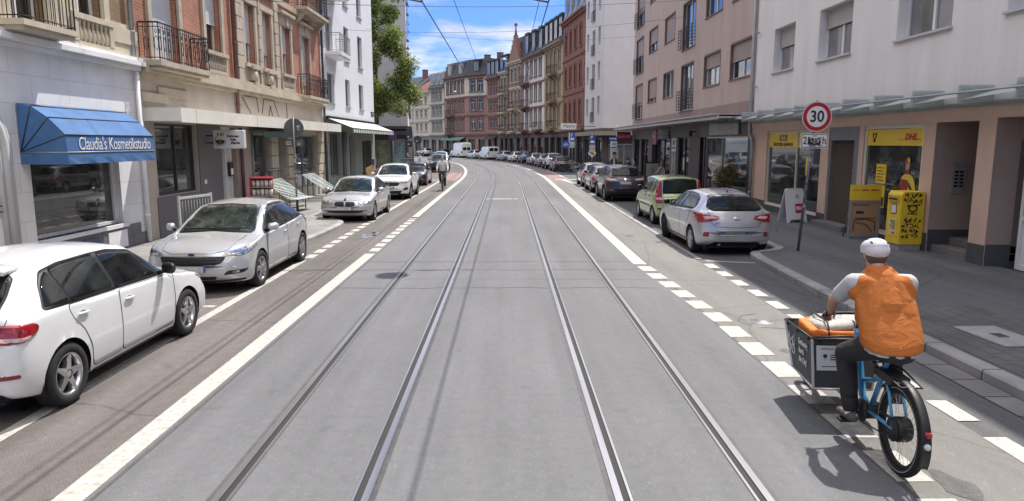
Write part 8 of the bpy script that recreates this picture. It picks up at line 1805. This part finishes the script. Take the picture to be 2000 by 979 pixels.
# ------------------------------------------------------------------ pavement furniture, right
ab = thing('pavement_board', 'white A-shaped pavement board with red square, beside the first shop window', 'advertising board', (8.5, 20.75, .108), R(14))
for s in (1, -1):
    a = R(14) * s; mb = MB(); Mx = Matrix.Rotation(-a, 3, 'X'); 
    def q(x, z, y=0): v = Mx @ Vector((x, y, z)); return Vector((v.x, v.y - s * .24, v.z))
    o0 = len(mb.v); mb.prism([(-.34, .0), (-.26, .0), (-.2, .09), (.2, .09), (.26, 0), (.34, 0), (.31, .98), (.28, 1.02), (-.28, 1.02), (-.31, .98)], -.012, .012); mb.v = [tuple(q(x, z, y)) for x, y, z in mb.v]; o = mb.build('panel', mat('board_white', (.62, .63, .65), .5), ab)
    mb = MB(); mb.prism([(-.02, .28), (.24, .28), (.24, .56), (-.02, .56)], -.017, -.013, 0); mb.prism([(.02, .72), (.14, .72), (.14, .84), (.02, .84)], -.017, -.013, 1); mb.v = [tuple(q(x, z, y * s)) for x, y, z in mb.v]; o2 = mb.build('sign_field', [SIGN_RED, mat('mid_grey_print', (.35, .35, .37), .6)], o)
    if s > 0: p_ = q(.11, .42, -.021); text('lettering', 'Bild', .15, WHITE_INK, o2, tuple(p_), (math.pi / 2 - a, 0, 0), .95, 0, .001, bold=.004)
ya = thing('pavement_board', 'yellow topped pavement board with brown parcel print, left of the letterbox', 'advertising board', (8.72, 17.0, .108), R(-6))
mb = MB(); mb.box(-.36, .36, -.02, .02, .95, 1.32); tp = mb.build('top_panel', POST_YELLOW, ya); mb = MB(); mb.box(-.1, .06, -.026, -.02, 1.18, 1.21); mb.box(.12, .3, -.026, -.02, 1.18, 1.21); mb.box(-.3, -.15, -.026, -.02, 1.19, 1.2); mb.build('print', INK_RED, tp)
mb = MB(); mb.box(-.36, -.31, -.03, .03, 0, .95); mb.box(.31, .36, -.03, .03, 0, .95); mb.box(-.31, .31, -.03, .03, .9, .95); mb.box(-.31, .31, -.03, .03, .06, .12); mb.tube([(-.3, .03, .9), (-.3, .45, 0)], .02, 6); mb.tube([(.3, .03, .9), (.3, .45, 0)], .02, 6); mb.build('frame', METAL_GREY, ya)
mb = MB(); mb.box(-.31, .31, -.015, .015, .12, .9, 0); mb.box(-.27, .1, -.019, -.015, .82, .84, 1); mb.box(-.2, -.02, -.019, -.015, .62, .68, 1); mb.box(-.22, .27, -.019, -.015, .5, .52, 1); mb.tube([(-.24, -.018, .2), (-.24, -.018, .46), (.05, -.018, .5), (.26, -.018, .42), (.26, -.018, .2)], .012, 4, 1); mb.tube([(-.2, -.018, .4), (.05, -.018, .36), (.2, -.018, .18)], .01, 4, 1); mb.build('poster', [mat('parcel_brown', (.36, .22, .12), .7), INK], ya)
lbx = thing('letterbox', 'tall yellow letterbox covered in black graffiti by the house entrance', 'letterbox', (8.82, 15.42, .108), 0)
w_, d_ = .3, .26
mb = MB(); mb.prism([(-d_ / 1 + .0, .12), (d_, .12), (d_, 1.28), (-d_ + .05, 1.28), (-d_, 1.2)], -w_ * .92, w_ * .92); bd = mb.build('cabinet', POST_YELLOW, lbx); bevel(bd, .012); MB().box(-.24, .24, -.26, .26, 0, .12).build('foot', mat('concrete_foot', (.3, .3, .29), .8, var=.15), lbx)
bd.rotation_euler = (0, 0, 0)
fx_ = -d_ - .002
mb = MB(); mb.box(fx_ - .03, fx_, -.2, .2, 1.06, 1.18, 1); mb.box(fx_ - .035, fx_ - .03, -.17, .17, 1.09, 1.13, 2); mb.box(fx_ - .004, fx_, -.12, .1, .78, 1.0, 2); mb.box(fx_ - .006, fx_ - .004, -.1, .08, .8, .98, 3); mb.box(fx_ - .004, fx_, -.16, .16, .3, .68, 4)
for k in range(6): mb.box(fx_ - .006, fx_ - .004, -.12, .1 - .03 * (k % 3), .62 - .035 * k, .635 - .035 * k, 2)
mb.box(fx_ - .006, fx_ - .004, -.1, .0, .34, .38, 5); mb.build('slot_and_notice', [POST_YELLOW, mat('deep_yellow', (.6, .4, .03), .5), INK, SIGN_WHITE, mat('pale_yellow_notice', (.72, .58, .22), .6), INK_RED], lbx)
mb = MB(); cy_ = .0; yy = -w_ * .92 - .003
mb.tube([(.0 + .09 * math.cos(a), yy, .92 + .065 * math.sin(a)) for a in np.linspace(0, 6.28, 21)[:-1]], .016, 5, closed=True); mb.tube([(-.09, yy, .95), (-.13, yy, .98), (.15, yy, .995)], .012, 5); mb.prism([(-.07, .82), (.07, .82), (.02, .79), (-.02, .79)], yy - .004, yy + .002); mb.tube([(-.1, yy, .83), (-.07, yy, .80), (-.1, yy, .78)], .008, 4); mb.tube([(.1, yy, .83), (.07, yy, .80), (.1, yy, .78)], .008, 4); mb.build('horn_emblem', INK, lbx)
gr = MB(); rnd = random.Random(21)                       # marker scrawls: loops and zigzags over the side
for (z0, sc, n_) in ((1.2, .055, 5), (1.08, .06, 5), (.66, .06, 6), (.54, .055, 5), (.42, .06, 5), (.30, .05, 4)):
    x = -.2
    for k in range(n_):
        pts = [(x + rnd.uniform(-.02, sc * 1.5), yy, z0 + rnd.uniform(-sc, sc) * 1.2) for _ in range(rnd.randint(4, 7))]; pts = chaikin(pts, 1, False); gr.tube(pts, .0085, 4); x += .40 / n_
gr.build('graffiti', INK, lbx)
bu = thing('potted_shrub', 'round olive green shrub in a dark pot under the shop sign', 'plant', (8.55, 27.6, .108), 0)
mb = MB(); mb.lathe([(.16, 0), (.24, .42), (.27, .44), (.27, .5), (.2, .5)], (0, 0, 0), 'z', 20); mb.build('pot', mat('dark_pot', (.06, .05, .045), .6), bu)
def leafball(c, rad, n, size, mats, rnd, shape=(1, 1, 1), hollow=.55, clumps=0):
    mb = MB(); C = []
    for k in range(clumps): v = Vector((rnd.gauss(0, 1), rnd.gauss(0, 1), rnd.gauss(0, 1))).normalized() * rnd.uniform(.55, .95); C.append(v)
    for k in range(n):
        if C: v = C[k % clumps] + Vector((rnd.gauss(0, .13), rnd.gauss(0, .13), rnd.gauss(0, .11)))
        else: v = Vector((rnd.gauss(0, 1), rnd.gauss(0, 1), rnd.gauss(0, 1))).normalized() * rnd.uniform(hollow, 1.05)
        p = Vector(c) + Vector((v.x * rad * shape[0], v.y * rad * shape[1], v.z * rad * shape[2])); s = size * rnd.uniform(.6, 1.3)
        nrm = (v.normalized() * .6 + Vector((rnd.gauss(0, .6), rnd.gauss(0, .6), rnd.gauss(.3, .6)))).normalized(); a = nrm.orthogonal().normalized(); a = (Matrix.Rotation(rnd.uniform(0, 6.28), 3, nrm) @ a); b = nrm.cross(a)
        mb.add([p - a * s, p - a * s * .1 + b * s * .42, p + a * s, p - a * s * .1 - b * s * .42], [(0, 1, 2, 3)], rnd.randrange(len(mats)))
    return mb
def leafmat(name, c):
    if name in MATS: return MATS[name]
    m, nt, b = nmat(name); b.inputs['Base Color'].default_value = rgb(c); b.inputs['Roughness'].default_value = .55
    tr = nt.nodes.new('ShaderNodeBsdfTranslucent'); tr.inputs[0].default_value = rgb((c[0] * 1.6, c[1] * 1.7, c[2] * .8)); mx = nt.nodes.new('ShaderNodeMixShader'); mx.inputs[0].default_value = .35
    nt.links.new(b.outputs[0], mx.inputs[1]); nt.links.new(tr.outputs[0], mx.inputs[2]); nt.links.new(mx.outputs[0], nt.nodes['Material Output'].inputs[0]); MATS[name] = m; return m
rnd = random.Random(5)
OL = [leafmat('olive_leaf', (.11, .10, .04)), leafmat('dark_olive_leaf', (.06, .065, .03)), leafmat('yellow_olive_leaf', (.17, .14, .05))]
leafball((0, 0, .98), .48, 1500, .05, OL, rnd, (1, 1, .95), .5).build('foliage', OL, bu); mb = MB(); mb.tube([(0, 0, .4), (0, 0, .9)], .03, 6); mb.build('stem', mat('bark', (.12, .09, .06), .9, var=.3, scale=12), bu)
mbd = thing('menu_board', 'black framed menu board standing before the bakery door', 'menu board', (8.1, 39.2, .108), R(8)); mb = MB(); mb.box(-.45, .45, -.03, .03, .12, 1.25); mb.tube([(-.3, 0, 1.25), (-.25, 0, 1.32), (.25, 0, 1.32), (.3, 0, 1.25)], .015, 6); mb.box(-.45, -.4, -.2, .2, 0, .12); mb.box(.4, .45, -.2, .2, 0, .12); mb.build('frame', DARK_METAL, mbd); mb = MB(); mb.box(-.38, .38, -.036, -.03, .45, 1.18); mb.build('panel', mat('pale_green_panel', (.34, .38, .27), .5, var=.1), mbd)
mb = MB(); mb.tube([(-.05, -.04, .85), (0, -.04, .95), (.06, -.04, .9), (0, -.04, .78), (0, -.04, .66)], .012, 5); mb.build('sketch', INK, mbd)

# ------------------------------------------------------------------ pavement furniture, left
def rack(loc, rz, label):
    t = thing('display_rack', label, 'display rack', loc, rz, 'wire display racks before the market'); W, D = 1.55, .95
    mb = MB()
    for x in (-W / 2 + .1, 0, W / 2 - .1):
        mb.tube([(x, -D / 2, 0), (x, -D / 2, .45)], .018, 6); mb.tube([(x, D / 2, 0), (x, D / 2, 1.35)], .018, 6); mb.tube([(x, -D / 2, .12), (x, D / 2, .12)], .014, 6)
    for y, z in ((-D / 2, .12), (D / 2, .12), (D / 2, 1.35), (D / 2, 1.1), (-D / 2, .45)): mb.tube([(-W / 2, y, z), (W / 2, y, z)], .016, 6)
    for x in (-W / 2, W / 2): mb.tube([(x, D / 2, 1.35), (x, D * .1, 1.15)], .012, 5)
    mb.build('frame', mat('green_black_frame', (.03, .045, .045), .5), t)
    mb = MB(); P = lambda x, s: (x, -D / 2 + s * D * .95, .44 + s * .62)
    for x in (-W / 2, -.02, .02, W / 2): mb.tube([P(x, 0), P(x, 1)], .016, 6)
    for k in range(15): s = k / 14; mb.cbox(Vector(P(0, s)), (W, .03, .014), 0, Matrix.Rotation(math.atan2(.62, D * .95), 3, 'X'))
    mb.box(-W / 2, W / 2, -D / 2 - .03, -D / 2, .40, .48); mb.box(-W / 2, W / 2, -D / 2 - .35, -D / 2 - .02, .43, .45); mb.build('slatted_tray', mat('white_green_slats', (.42, .47, .45), .5, var=.12, scale=6), t)
    mb = MB()
    for k in range(18): x = -W / 2 + W * k / 17; mb.tube([(x, D / 2, 1.1), (x, D / 2, 1.35)], .005, 4)
    mb.build('back_mesh', DARK_METAL, t); return t
rack((-7.75, 24.5, .098), R(84), 'slatted wire display rack standing nearer, right of the red crate stand'); rack((-7.7, 28.9, .098), R(88), 'slatted wire display rack behind the round sign post')
rs = thing('crate_stand', 'red and white stand of stacked tins left of the wire racks', 'stand', (-7.85, 22.6, .098), R(12)); mb = MB(); mb.box(-.32, .32, .18, .22, 0, 1.2); mb.box(-.35, -.31, -.25, .22, 0, 1.2); mb.box(-.35, .34, -.25, .22, 1.2, 1.25); mb.build('panel', mat('red_panel', (.42, .03, .04), .5), rs)
mb = MB(); rnd = random.Random(2)
for r_ in range(4):
    mb.box(-.31, .33, -.24, .18, .08 + r_ * .28, .1 + r_ * .28)
    for k in range(5): mb.lathe([(0, .1 + r_ * .28), (.06, .1 + r_ * .28), (.06, .31 + r_ * .28), (0, .31 + r_ * .28)], (-.24 + k * .13, -.15, 0), 'z', 10, 1 + (k + r_) % 2)
mb.build('tins', [METAL_GREY, mat('tin_white', (.62, .6, .57), .5), mat('tin_cream', (.5, .42, .33), .5)], rs)
gt = thing('barrier_gate', 'pale metal barred gate standing before the dark market window', 'gate', (-8.1, 17.35, .098), R(80))
mb = MB(); 
for x in (0, 1.35): mb.cbox((x, 0, .52), (.05, .05, 1.04))
mb.cbox((.675, 0, .98), (1.3, .05, .06)); mb.cbox((.675, 0, .2), (1.3, .05, .05)); mb.build('frame', mat('pale_gate_metal', (.55, .56, .53), .5, .2, var=.1), gt); mb = MB()
for k in range(10): mb.tube([(.13 + k * .12, 0, .2), (.13 + k * .12, 0, .96)], .016, 6)
mb.build('bars', mat('gate_bar_grey', (.2, .21, .2), .5, .3), gt)
cbd = thing('cardboard_sheet', 'tan cardboard sheet leaning on the bicycles by the striped shop', 'cardboard', (-6.75, 34.9, .5), R(70)); MB().cbox((0, 0, .35), (.62, .02, .85), 0, Matrix.Rotation(R(-14), 3, 'Y')).build('sheet', mat('cardboard', (.42, .26, .13), .85, var=.12, scale=5), cbd)
bicycle('black bicycle with wicker basket parked before the striped shop', (-7.5, 36.3, .098), R(-120), mat('black_bike_frame', (.02, .02, .022), .4), basket=True, lean=R(6)); bicycle('silver grey bicycle parked behind the cardboard sheet', (-7.3, 37.4, .098), R(-125), mat('grey_bike_frame', (.3, .31, .33), .4, .5), lean=R(-5))
for k, (x, y, lab) in enumerate(((-6.75, 47.6, 'white framed bicycle in the cluster at the left crossing'), (-7.4, 48.6, 'black bicycle at the back of the cluster at the left crossing'))): bicycle(lab, (x, y, .0), R(-70 + 30 * k), mat(('white_bike_frame', 'black_bike_frame')[k], (.6, .6, .6), .4))
bicycle('dark bicycle parked at the right crossing before the black car', (5.6, 57.6, 0), R(80), mat('black_bike_frame', (.02, .02, .022))); bicycle('pale bicycle with light basket parked nearest the right crossing', (6.1, 56.4, 0), R(70), mat('white_bike_frame', (.6, .6, .6)), basket=True)

# ------------------------------------------------------------------ other people
def sit_pose(lean=.08):
    return dict(head=(0, .02 + lean, 1.27), neck=(0, lean, 1.1), chest=(0, .03 + lean * .5, .9), pelvis=(0, 0, .55), face=(0, 1, -.1), sh=[(-.18, lean, 1.04), (.18, lean, 1.04)], el=[(-.25, .12 + lean, .8), (.25, .12 + lean, .8)], wr=[(-.12, .34 + lean, .76), (.12, .34 + lean, .76)], hip=[(-.1, .04, .53), (.1, .04, .53)], kn=[(-.13, .48, .54), (.13, .48, .54)], an=[(-.13, .44, .12), (.13, .5, .12)], toe=[(-.14, .62, .06), (.14, .68, .06)])
def stand_pose():
    return dict(head=(0, .03, 1.6), neck=(0, 0, 1.44), chest=(0, .01, 1.22), pelvis=(0, 0, .95), sh=[(-.19, 0, 1.38), (.19, 0, 1.38)], el=[(-.24, .02, 1.1), (.24, -.02, 1.1)], wr=[(-.24, .12, .86), (.24, .08, .86)], hip=[(-.1, 0, .92), (.1, 0, .92)], kn=[(-.11, .05, .5), (.11, .0, .5)], an=[(-.11, -.02, .1), (.11, -.08, .1)], toe=[(-.12, .15, .04), (.12, .08, .04)])
DARKCL = cloth('dark_jacket', (.03, .032, .04), .5); BLUECL = cloth('grey_blue_shirt', (.20, .24, .33), .5); LILACCL = cloth('lilac_top', (.38, .29, .36), .5); JEANS = cloth('dark_jeans', (.03, .035, .06), .5); WHITECL = cloth('white_shirt', (.62, .61, .62), .5); SHOE = cloth('black_shoe', (.02, .02, .02), .2); HAIRD = mat('dark_hair', (.025, .018, .014), .7, var=.3, scale=40); HAIRB = mat('brown_hair', (.10, .05, .03), .7, var=.3, scale=40)
def chair(loc, rz, label):
    t = thing('cafe_chair', label, 'chair', loc, rz, 'chairs before the bakery'); mb = MB(); mb.box(-.21, .21, -.2, .22, .43, .46); mb.build('seat', mat('wicker_seat', (.2, .14, .09), .8), t); mb = MB(); mb.box(-.2, .2, -.22, -.19, .6, .88); mb.build('backrest', mat('wicker_seat', (.2, .14, .09)), t)
    for x in (-.19, .19):
        for y in (-.2, .2): mb = MB(); mb.tube([(x, y, 0), (x, y, .43 if y > 0 else .9)], .014, 6); mb.build('leg', METAL_GREY, t)
    return t
seats = [((7.75, 45.7), R(-70), 'guest in a dark jacket seated at the cafe table, facing the street side', DARKCL, HAIRD, 'short'), ((8.0, 43.9), R(75), 'guest in a grey blue shirt seated with their back to the green car', BLUECL, HAIRD, 'short'), ((8.15, 36.6), R(40), 'person in a lilac top with brown hair seated behind the pale green car', LILACCL, HAIRB, 'long')]
for (x, y), rz, lab, tc_, hc, hh in seats:
    person(lab, (x, y, .108 - .02), rz, sit_pose(), dict(skin=SKIN2, top=tc_, trousers=JEANS, shoe=SHOE, hair=hc), hair=hh, voxel=.016)
    chair((x, y, .108), rz, 'wicker cafe chair under the ' + lab.split(' seated')[0])
tb = thing('cafe_table', 'small round cafe table between two seated guests', 'table', (8.05, 44.85, .108)); mb = MB(); mb.lathe([(0, .72), (.33, .72), (.33, .74), (0, .74)], (0, 0, 0), 'z', 24); mb.build('tabletop', METAL_GREY, tb); mb = MB(); mb.tube([(0, 0, .03), (0, 0, .72)], .025, 8); mb.lathe([(0, .0), (.22, .0), (.2, .02), (.03, .04)], (0, 0, 0), 'z', 20); mb.build('leg', DARK_METAL, tb)
for x, y, rz, lab, c_ in ((-6.9, 49.6, 2.6, 'pedestrian in dark clothes with black bag at the left crossing', DARKCL), (-6.2, 50.6, 2.0, 'pedestrian in a pale top standing behind the bicycles at the left crossing', WHITECL), (7.0, 58.5, 1.2, 'pedestrian in dark clothes waiting by the far parking sign', DARKCL)):
    person(lab, (x, y, 0), rz, stand_pose(), dict(skin=SKIN2, top=c_, trousers=JEANS, shoe=SHOE, hair=HAIRD), voxel=.018)
fb = bicycle('black bicycle ridden towards the camera on the left cycle lane', (-3.32, 36.6, 0), math.pi + R(3), mat('black_bike_frame', (.02, .02, .022)), wb=1.05); del fb['group']
person('cyclist in a white shirt and dark trousers riding towards the camera', (-3.32, 36.6, 0), math.pi + R(3), dict(head=(0, .42, 1.66), neck=(0, .36, 1.5), chest=(0, .32, 1.28), pelvis=(0, .25, .98), sh=[(-.19, .38, 1.43), (.19, .38, 1.43)], el=[(-.27, .5, 1.2), (.27, .5, 1.2)], wr=[(-.27, .68, 1.06), (.27, .68, 1.06)], hip=[(-.1, .28, .94), (.1, .28, .94)], kn=[(-.12, .62, .66), (.13, .66, .82)], an=[(-.12, .48, .2), (.12, .4, .44)], toe=[(-.13, .64, .15), (.13, .56, .4)]), dict(skin=SKIN2, top=WHITECL, trousers=cloth('dark_trousers', (.03, .03, .035), .5), shoe=SHOE, hair=HAIRB), voxel=.012)

# ------------------------------------------------------------------ street tree at the left side street
tr_ = thing('street_tree', 'broad leafy green tree in the left side street before the grey gable', 'tree', (-11.2, 52.3, 0), 0)
BARK = mat('bark', (.12, .09, .06)); mb = MB(); rnd = random.Random(12)
mb.tube([(0, 0, 0), (.05, 0, 2.), (0, .1, 4.5), (.2, 0, 8), (.1, 0, 12), (0, 0, 15)], [.26, .22, .19, .15, .1, .04], 10)
LB = []
for k in range(16):
    z = 4.2 + k * .62; a = k * 2.4; L = rnd.uniform(1.6, 2.9) * (1 - .35 * k / 16); e = Vector((math.cos(a) * L, math.sin(a) * L, z + L * .45)); mb.tube([(0, 0, z), Vector((math.cos(a) * L * .5, math.sin(a) * L * .5, z + L * .3)), e], [.08, .05, .02], 6); LB.append(e)
for e in ((3.4, .2, 7.2), (3.9, -.1, 6.5), (3.1, 0, 9.6), (2.5, -.3, 5.2), (2.6, .3, 11.2)): mb.tube([(0, 0, e[2] - 2), Vector((e[0] * .5, e[1], e[2] - .8)), e], [.09, .06, .02], 6); LB.append(Vector(e))
mb.build('trunk', BARK, tr_)
LV = [leafmat('linden_leaf', (.13, .185, .045)), leafmat('linden_leaf_light', (.22, .28, .08)), leafmat('linden_leaf_dark', (.055, .085, .03)), leafmat('linden_leaf_yellow', (.26, .27, .10))]
big = MB()
clumps = []
for k in range(84):
    e = LB[k % len(LB)] + Vector((rnd.gauss(0, .5), rnd.gauss(0, .5), rnd.gauss(0, .5))); clumps.append((e, rnd.uniform(.55, 1.0)))
for (c, r0) in (((3.3, 0, 6.9), 1.0), ((3.75, .1, 7.6), .7), ((2.6, 0, 9.3), .9), ((2.9, 0, 10.2), .7), ((2.1, 0, 5.1), .65), ((1.6, 0, 4.5), .55), ((1.0, 0, 13.6), 1.2), ((.6, 0, 15), 1.2), ((1.8, .3, 12.2), .9), ((2.4, -.3, 6.0), .8), ((3.9, 0, 6.3), .6), ((1.2, -.4, 8.2), 1.0), ((1.0, 0, 6.4), .9), ((1.4, 0, 10.8), .9)): clumps.append((Vector(c), r0))
for c, r0 in clumps:
    q = leafball(c, r0, int(900 * r0), .10, LV, rnd, (1, 1, .8), .25); big.v_off = len(big.v); o = len(big.v); big.v += q.v; big.f += [[i + o for i in f] for f in q.f]; big.mi += q.mi; big.sm += q.sm
big.build('crown', LV, tr_)

# ------------------------------------------------------------------ overhead tram wires, span wires and hanging lamps
WIRE = mat('dark_wire', (.03, .032, .035), .6)
def wire(name, label, pts, r, cat='wire', group=None):
    o = MB().tube(pts, r, 5).build(name, WIRE); tag(o, label, cat, group); return o
def along(o, z, a, b, zig=.0): return [at(o + (zig if k % 2 else -zig), s, z) for k, s in enumerate(np.arange(a, b, 8.))]
wire('contact_wire', 'tram contact wire above the left track', along(-1.86, 5.5, -12, 130), .014); wire('contact_wire', 'tram contact wire above the right track', along(.92, 5.5, -12, 130), .014)
wire('support_wire', 'carrier wire slung higher above the left track', along(-1.62, 6.75, -12, 130), .011); wire('support_wire', 'carrier wire slung higher above the right track', along(1.0, 6.75, -12, 130), .011)
def sagline(a, b, sag, n=14): a, b = Vector(a), Vector(b); return [a.lerp(b, i / n) - Vector((0, 0, sag * 4 * (i / n) * (1 - i / n))) for i in range(n + 1)]
spans = [((-8.6, 16.2, 8.2), (9.1, 16.2, 8.3), .9, 'span wire across the street near the white house'), ((-8.6, 21.3, 6.6), (9.1, 24.5, 7.4), .35, 'span wire crossing in front of the brick house'), ((-8.6, 44.5, 9.3), (9.1, 48.5, 9.5), .5, 'span wire between the white houses'), ((-8.6, 39, 8.4), (9.1, 36, 8.6), .4, 'span wire over the middle of the street'), ((-8.0, 60, 9.8), (8.3, 64, 10.3), .6, 'span wire over the crossing carrying the lamp'), ((-8.2, 66, 8.0), (7.9, 68, 8.4), .35, 'span wire beyond the crossing')]
for a, b, sg_, lab in spans: wire('span_wire', lab, sagline(a, b, sg_), .008)
for x, lab in ((-1.86, 'insulated pull-off arm of the left contact wire'), (.92, 'insulated pull-off arm of the right contact wire')):
    t = thing('pull_off_arm', lab, 'wire bracket', (x, 16.2, 5.5)); mb = MB(); mb.tube([(-1.0, 0, .2), (0, 0, .02)], .022, 8); mb.tube([(-1.0, 0, .2), (-1.0, 0, 2.0)], .008, 5); mb.build('arm', POST, t); mb = MB()
    for k in range(4): mb.lathe([(.02, -.9 + k * .06), (.045, -.88 + k * .06), (.02, -.85 + k * .06)], (0, 0, .19 - k * .01), 'x', 10)
    mb.build('insulator', DARK_METAL, t); mb = MB(); mb.tube([(0, 0, .02), (.02, 0, 1.25)], .006, 5); mb.build('dropper', WIRE, t)
def lamp_(x, y, z, label, up):
    t = thing('hanging_lamp', label, 'street lamp', (x, y, z), 0, 'lamps hung over the street'); mb = MB(); mb.lathe([(.05, .22), (.09, .16), (.16, .12), (.30, .0), (.31, -.03), (.28, -.03), (.1, .06), (0, .07)], (0, 0, 0), 'z', 24); mb.build('lamp_shade', mat('lamp_grey', (.17, .19, .2), .5, .3), t); mb = MB(); mb.sphere((0, 0, .0), .1, 8, 0, (1, 1, .7)); mb.build('bulb', mat('pale_bulb', (.6, .6, .58), .2), t); mb = MB(); mb.tube([(0, 0, .2), (0, 0, up)], .012, 6); mb.build('hanger', WIRE, t)
lamp_(-.2, 16.2, 6.75, 'grey dish lamp hung nearest, over the tram tracks', .62); lamp_(-.27, 62, 9.42, 'grey dish lamp hung over the crossing against the clouds', .08)
for s, o_, z in ((96, -1.0, 9.0), (112, -1.5, 8.8), (124, -2, 8.6)):
    p = at(o_, s); lamp_(p.x, p.y, z, {96: 'small dish lamp hung at the start of the bend', 112: 'small dish lamp hung in the middle of the bend', 124: 'small dish lamp hung far round the bend'}[s], .1); a, b = at(-8.6, s), at(9, s); wire('span_wire', {96: 'span wire with lamp where the bend starts', 112: 'span wire with lamp in the middle of the bend', 124: 'span wire with lamp far round the bend'}[s], sagline((a.x, a.y, z + .6), (b.x, b.y, z + .6), .5), .012)
CLOUD_OFS = (0., 0., 0.); CLOUD_A = .45; CLOUD_COL = (5.2, 4.95, 4.65, 1); CLOUD_FILL = 3.1; SKY_TINT = (.26, .40, .72, 1)
SKY_STRENGTH = .15; SUN_STRENGTH = 3.9; EXPOSURE = .64
# ------------------------------------------------------------------ sky, sun, camera
w = bpy.data.worlds.new('World'); scene.world = w; w.use_nodes = True
nt = w.node_tree; N = nt.nodes.new; Lk = nt.links.new
for n in list(nt.nodes): nt.nodes.remove(n)
SUN_EL, SUN_AZ = R(60), R(30)         # azimuth measured from +Y (along the street) towards +X
sky = N('ShaderNodeTexSky'); sky.sky_type = 'NISHITA'; sky.sun_disc = False; sky.sun_elevation = SUN_EL; sky.sun_rotation = SUN_AZ
sky.air_density = 1.0; sky.dust_density = .6; sky.ozone_density = 2.
tc = N('ShaderNodeTexCoord'); sp = N('ShaderNodeSeparateXYZ'); Lk(tc.outputs['Generated'], sp.inputs[0])
def M(op, a, b=None):
    q = N('ShaderNodeMath'); q.operation = op
    for i, v in enumerate((a, b)):
        if v is None: continue
        if isinstance(v, (int, float)): q.inputs[i].default_value = v
        else: Lk(v, q.inputs[i])
    return q.outputs[0]
zz = M('ADD', M('MAXIMUM', sp.outputs[2], 0.), .22)
cb = N('ShaderNodeCombineXYZ'); Lk(M('DIVIDE', sp.outputs[0], zz), cb.inputs[0]); Lk(M('DIVIDE', sp.outputs[1], zz), cb.inputs[1])
mp = N('ShaderNodeMapping'); mp.inputs['Location'].default_value = CLOUD_OFS; Lk(cb.outputs[0], mp.inputs[0])
def noise(s, d, r, src, dist=0.):
    n = N('ShaderNodeTexNoise'); n.inputs['Scale'].default_value = s; n.inputs['Detail'].default_value = d; n.inputs['Roughness'].default_value = r; n.inputs['Distortion'].default_value = dist
    Lk(src, n.inputs['Vector']); return n.outputs['Fac']
n1 = noise(.9, 9, .56, mp.outputs[0], .2)
cr = N('ShaderNodeMapRange'); cr.interpolation_type = 'SMOOTHSTEP'; cr.inputs[1].default_value = CLOUD_A; cr.inputs[2].default_value = CLOUD_A + .12; Lk(n1, cr.inputs[0])
n2 = noise(2.2, 6, .6, mp.outputs[0])
sh = N('ShaderNodeMapRange'); sh.inputs[1].default_value = .35; sh.inputs[2].default_value = .7; sh.inputs[3].default_value = .75; sh.inputs[4].default_value = 1.15; Lk(n2, sh.inputs[0])
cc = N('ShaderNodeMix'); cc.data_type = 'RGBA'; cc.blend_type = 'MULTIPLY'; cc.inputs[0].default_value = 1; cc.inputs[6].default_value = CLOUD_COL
hi = N('ShaderNodeMapRange'); hi.interpolation_type = 'SMOOTHSTEP'; hi.inputs[1].default_value = .3; hi.inputs[2].default_value = .75; hi.inputs[3].default_value = 1.; hi.inputs[4].default_value = CLOUD_FILL; Lk(sp.outputs[2], hi.inputs[0])  # unseen clouds overhead made brighter to add fill light in the shade
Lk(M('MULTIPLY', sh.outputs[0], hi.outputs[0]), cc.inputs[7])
tn = N('ShaderNodeMix'); tn.data_type = 'RGBA'; tn.blend_type = 'MULTIPLY'; tn.inputs[0].default_value = 1; tn.inputs[7].default_value = SKY_TINT; Lk(sky.outputs[0], tn.inputs[6])
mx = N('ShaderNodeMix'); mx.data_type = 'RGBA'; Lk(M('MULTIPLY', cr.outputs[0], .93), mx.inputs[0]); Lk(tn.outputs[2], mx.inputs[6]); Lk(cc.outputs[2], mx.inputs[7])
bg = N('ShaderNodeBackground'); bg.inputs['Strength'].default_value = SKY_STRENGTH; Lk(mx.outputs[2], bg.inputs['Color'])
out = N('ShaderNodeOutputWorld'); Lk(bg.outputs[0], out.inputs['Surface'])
sl = bpy.data.lights.new('Sun', 'SUN'); sl.energy = SUN_STRENGTH; sl.angle = R(.53); sl.color = (1, .95, .88)
so = bpy.data.objects.new('Sun', sl); COL.objects.link(so)
d = Vector((math.sin(SUN_AZ) * math.cos(SUN_EL), math.cos(SUN_AZ) * math.cos(SUN_EL), math.sin(SUN_EL)))
so.rotation_euler = d.to_track_quat('Z', 'Y').to_euler(); so.location = (30, 40, 60)
cam = bpy.data.cameras.new('Camera'); co = bpy.data.objects.new('Camera', cam); COL.objects.link(co)
cam.sensor_fit = 'HORIZONTAL'; cam.sensor_width = 36; cam.lens = 36 * 1370 / 2000; cam.clip_end = 3000; cam.clip_start = .05
co.location = (0, 0, 2.45); co.rotation_euler = (R(90 - 8.776), 0, R(-.413)); scene.camera = co
scene.view_settings.view_transform = 'Standard'; scene.view_settings.look = 'None'; scene.view_settings.gamma = 1; scene.view_settings.use_curve_mapping = False
scene.view_settings.exposure = EXPOSURE
scene.render.engine = 'CYCLES'; scene.cycles.max_bounces = 6; scene.cycles.diffuse_bounces = 3; scene.cycles.glossy_bounces = 3; scene.cycles.transparent_max_bounces = 6
scene.cycles.caustics_reflective = False; scene.cycles.caustics_refractive = False; scene.cycles.use_denoising = True
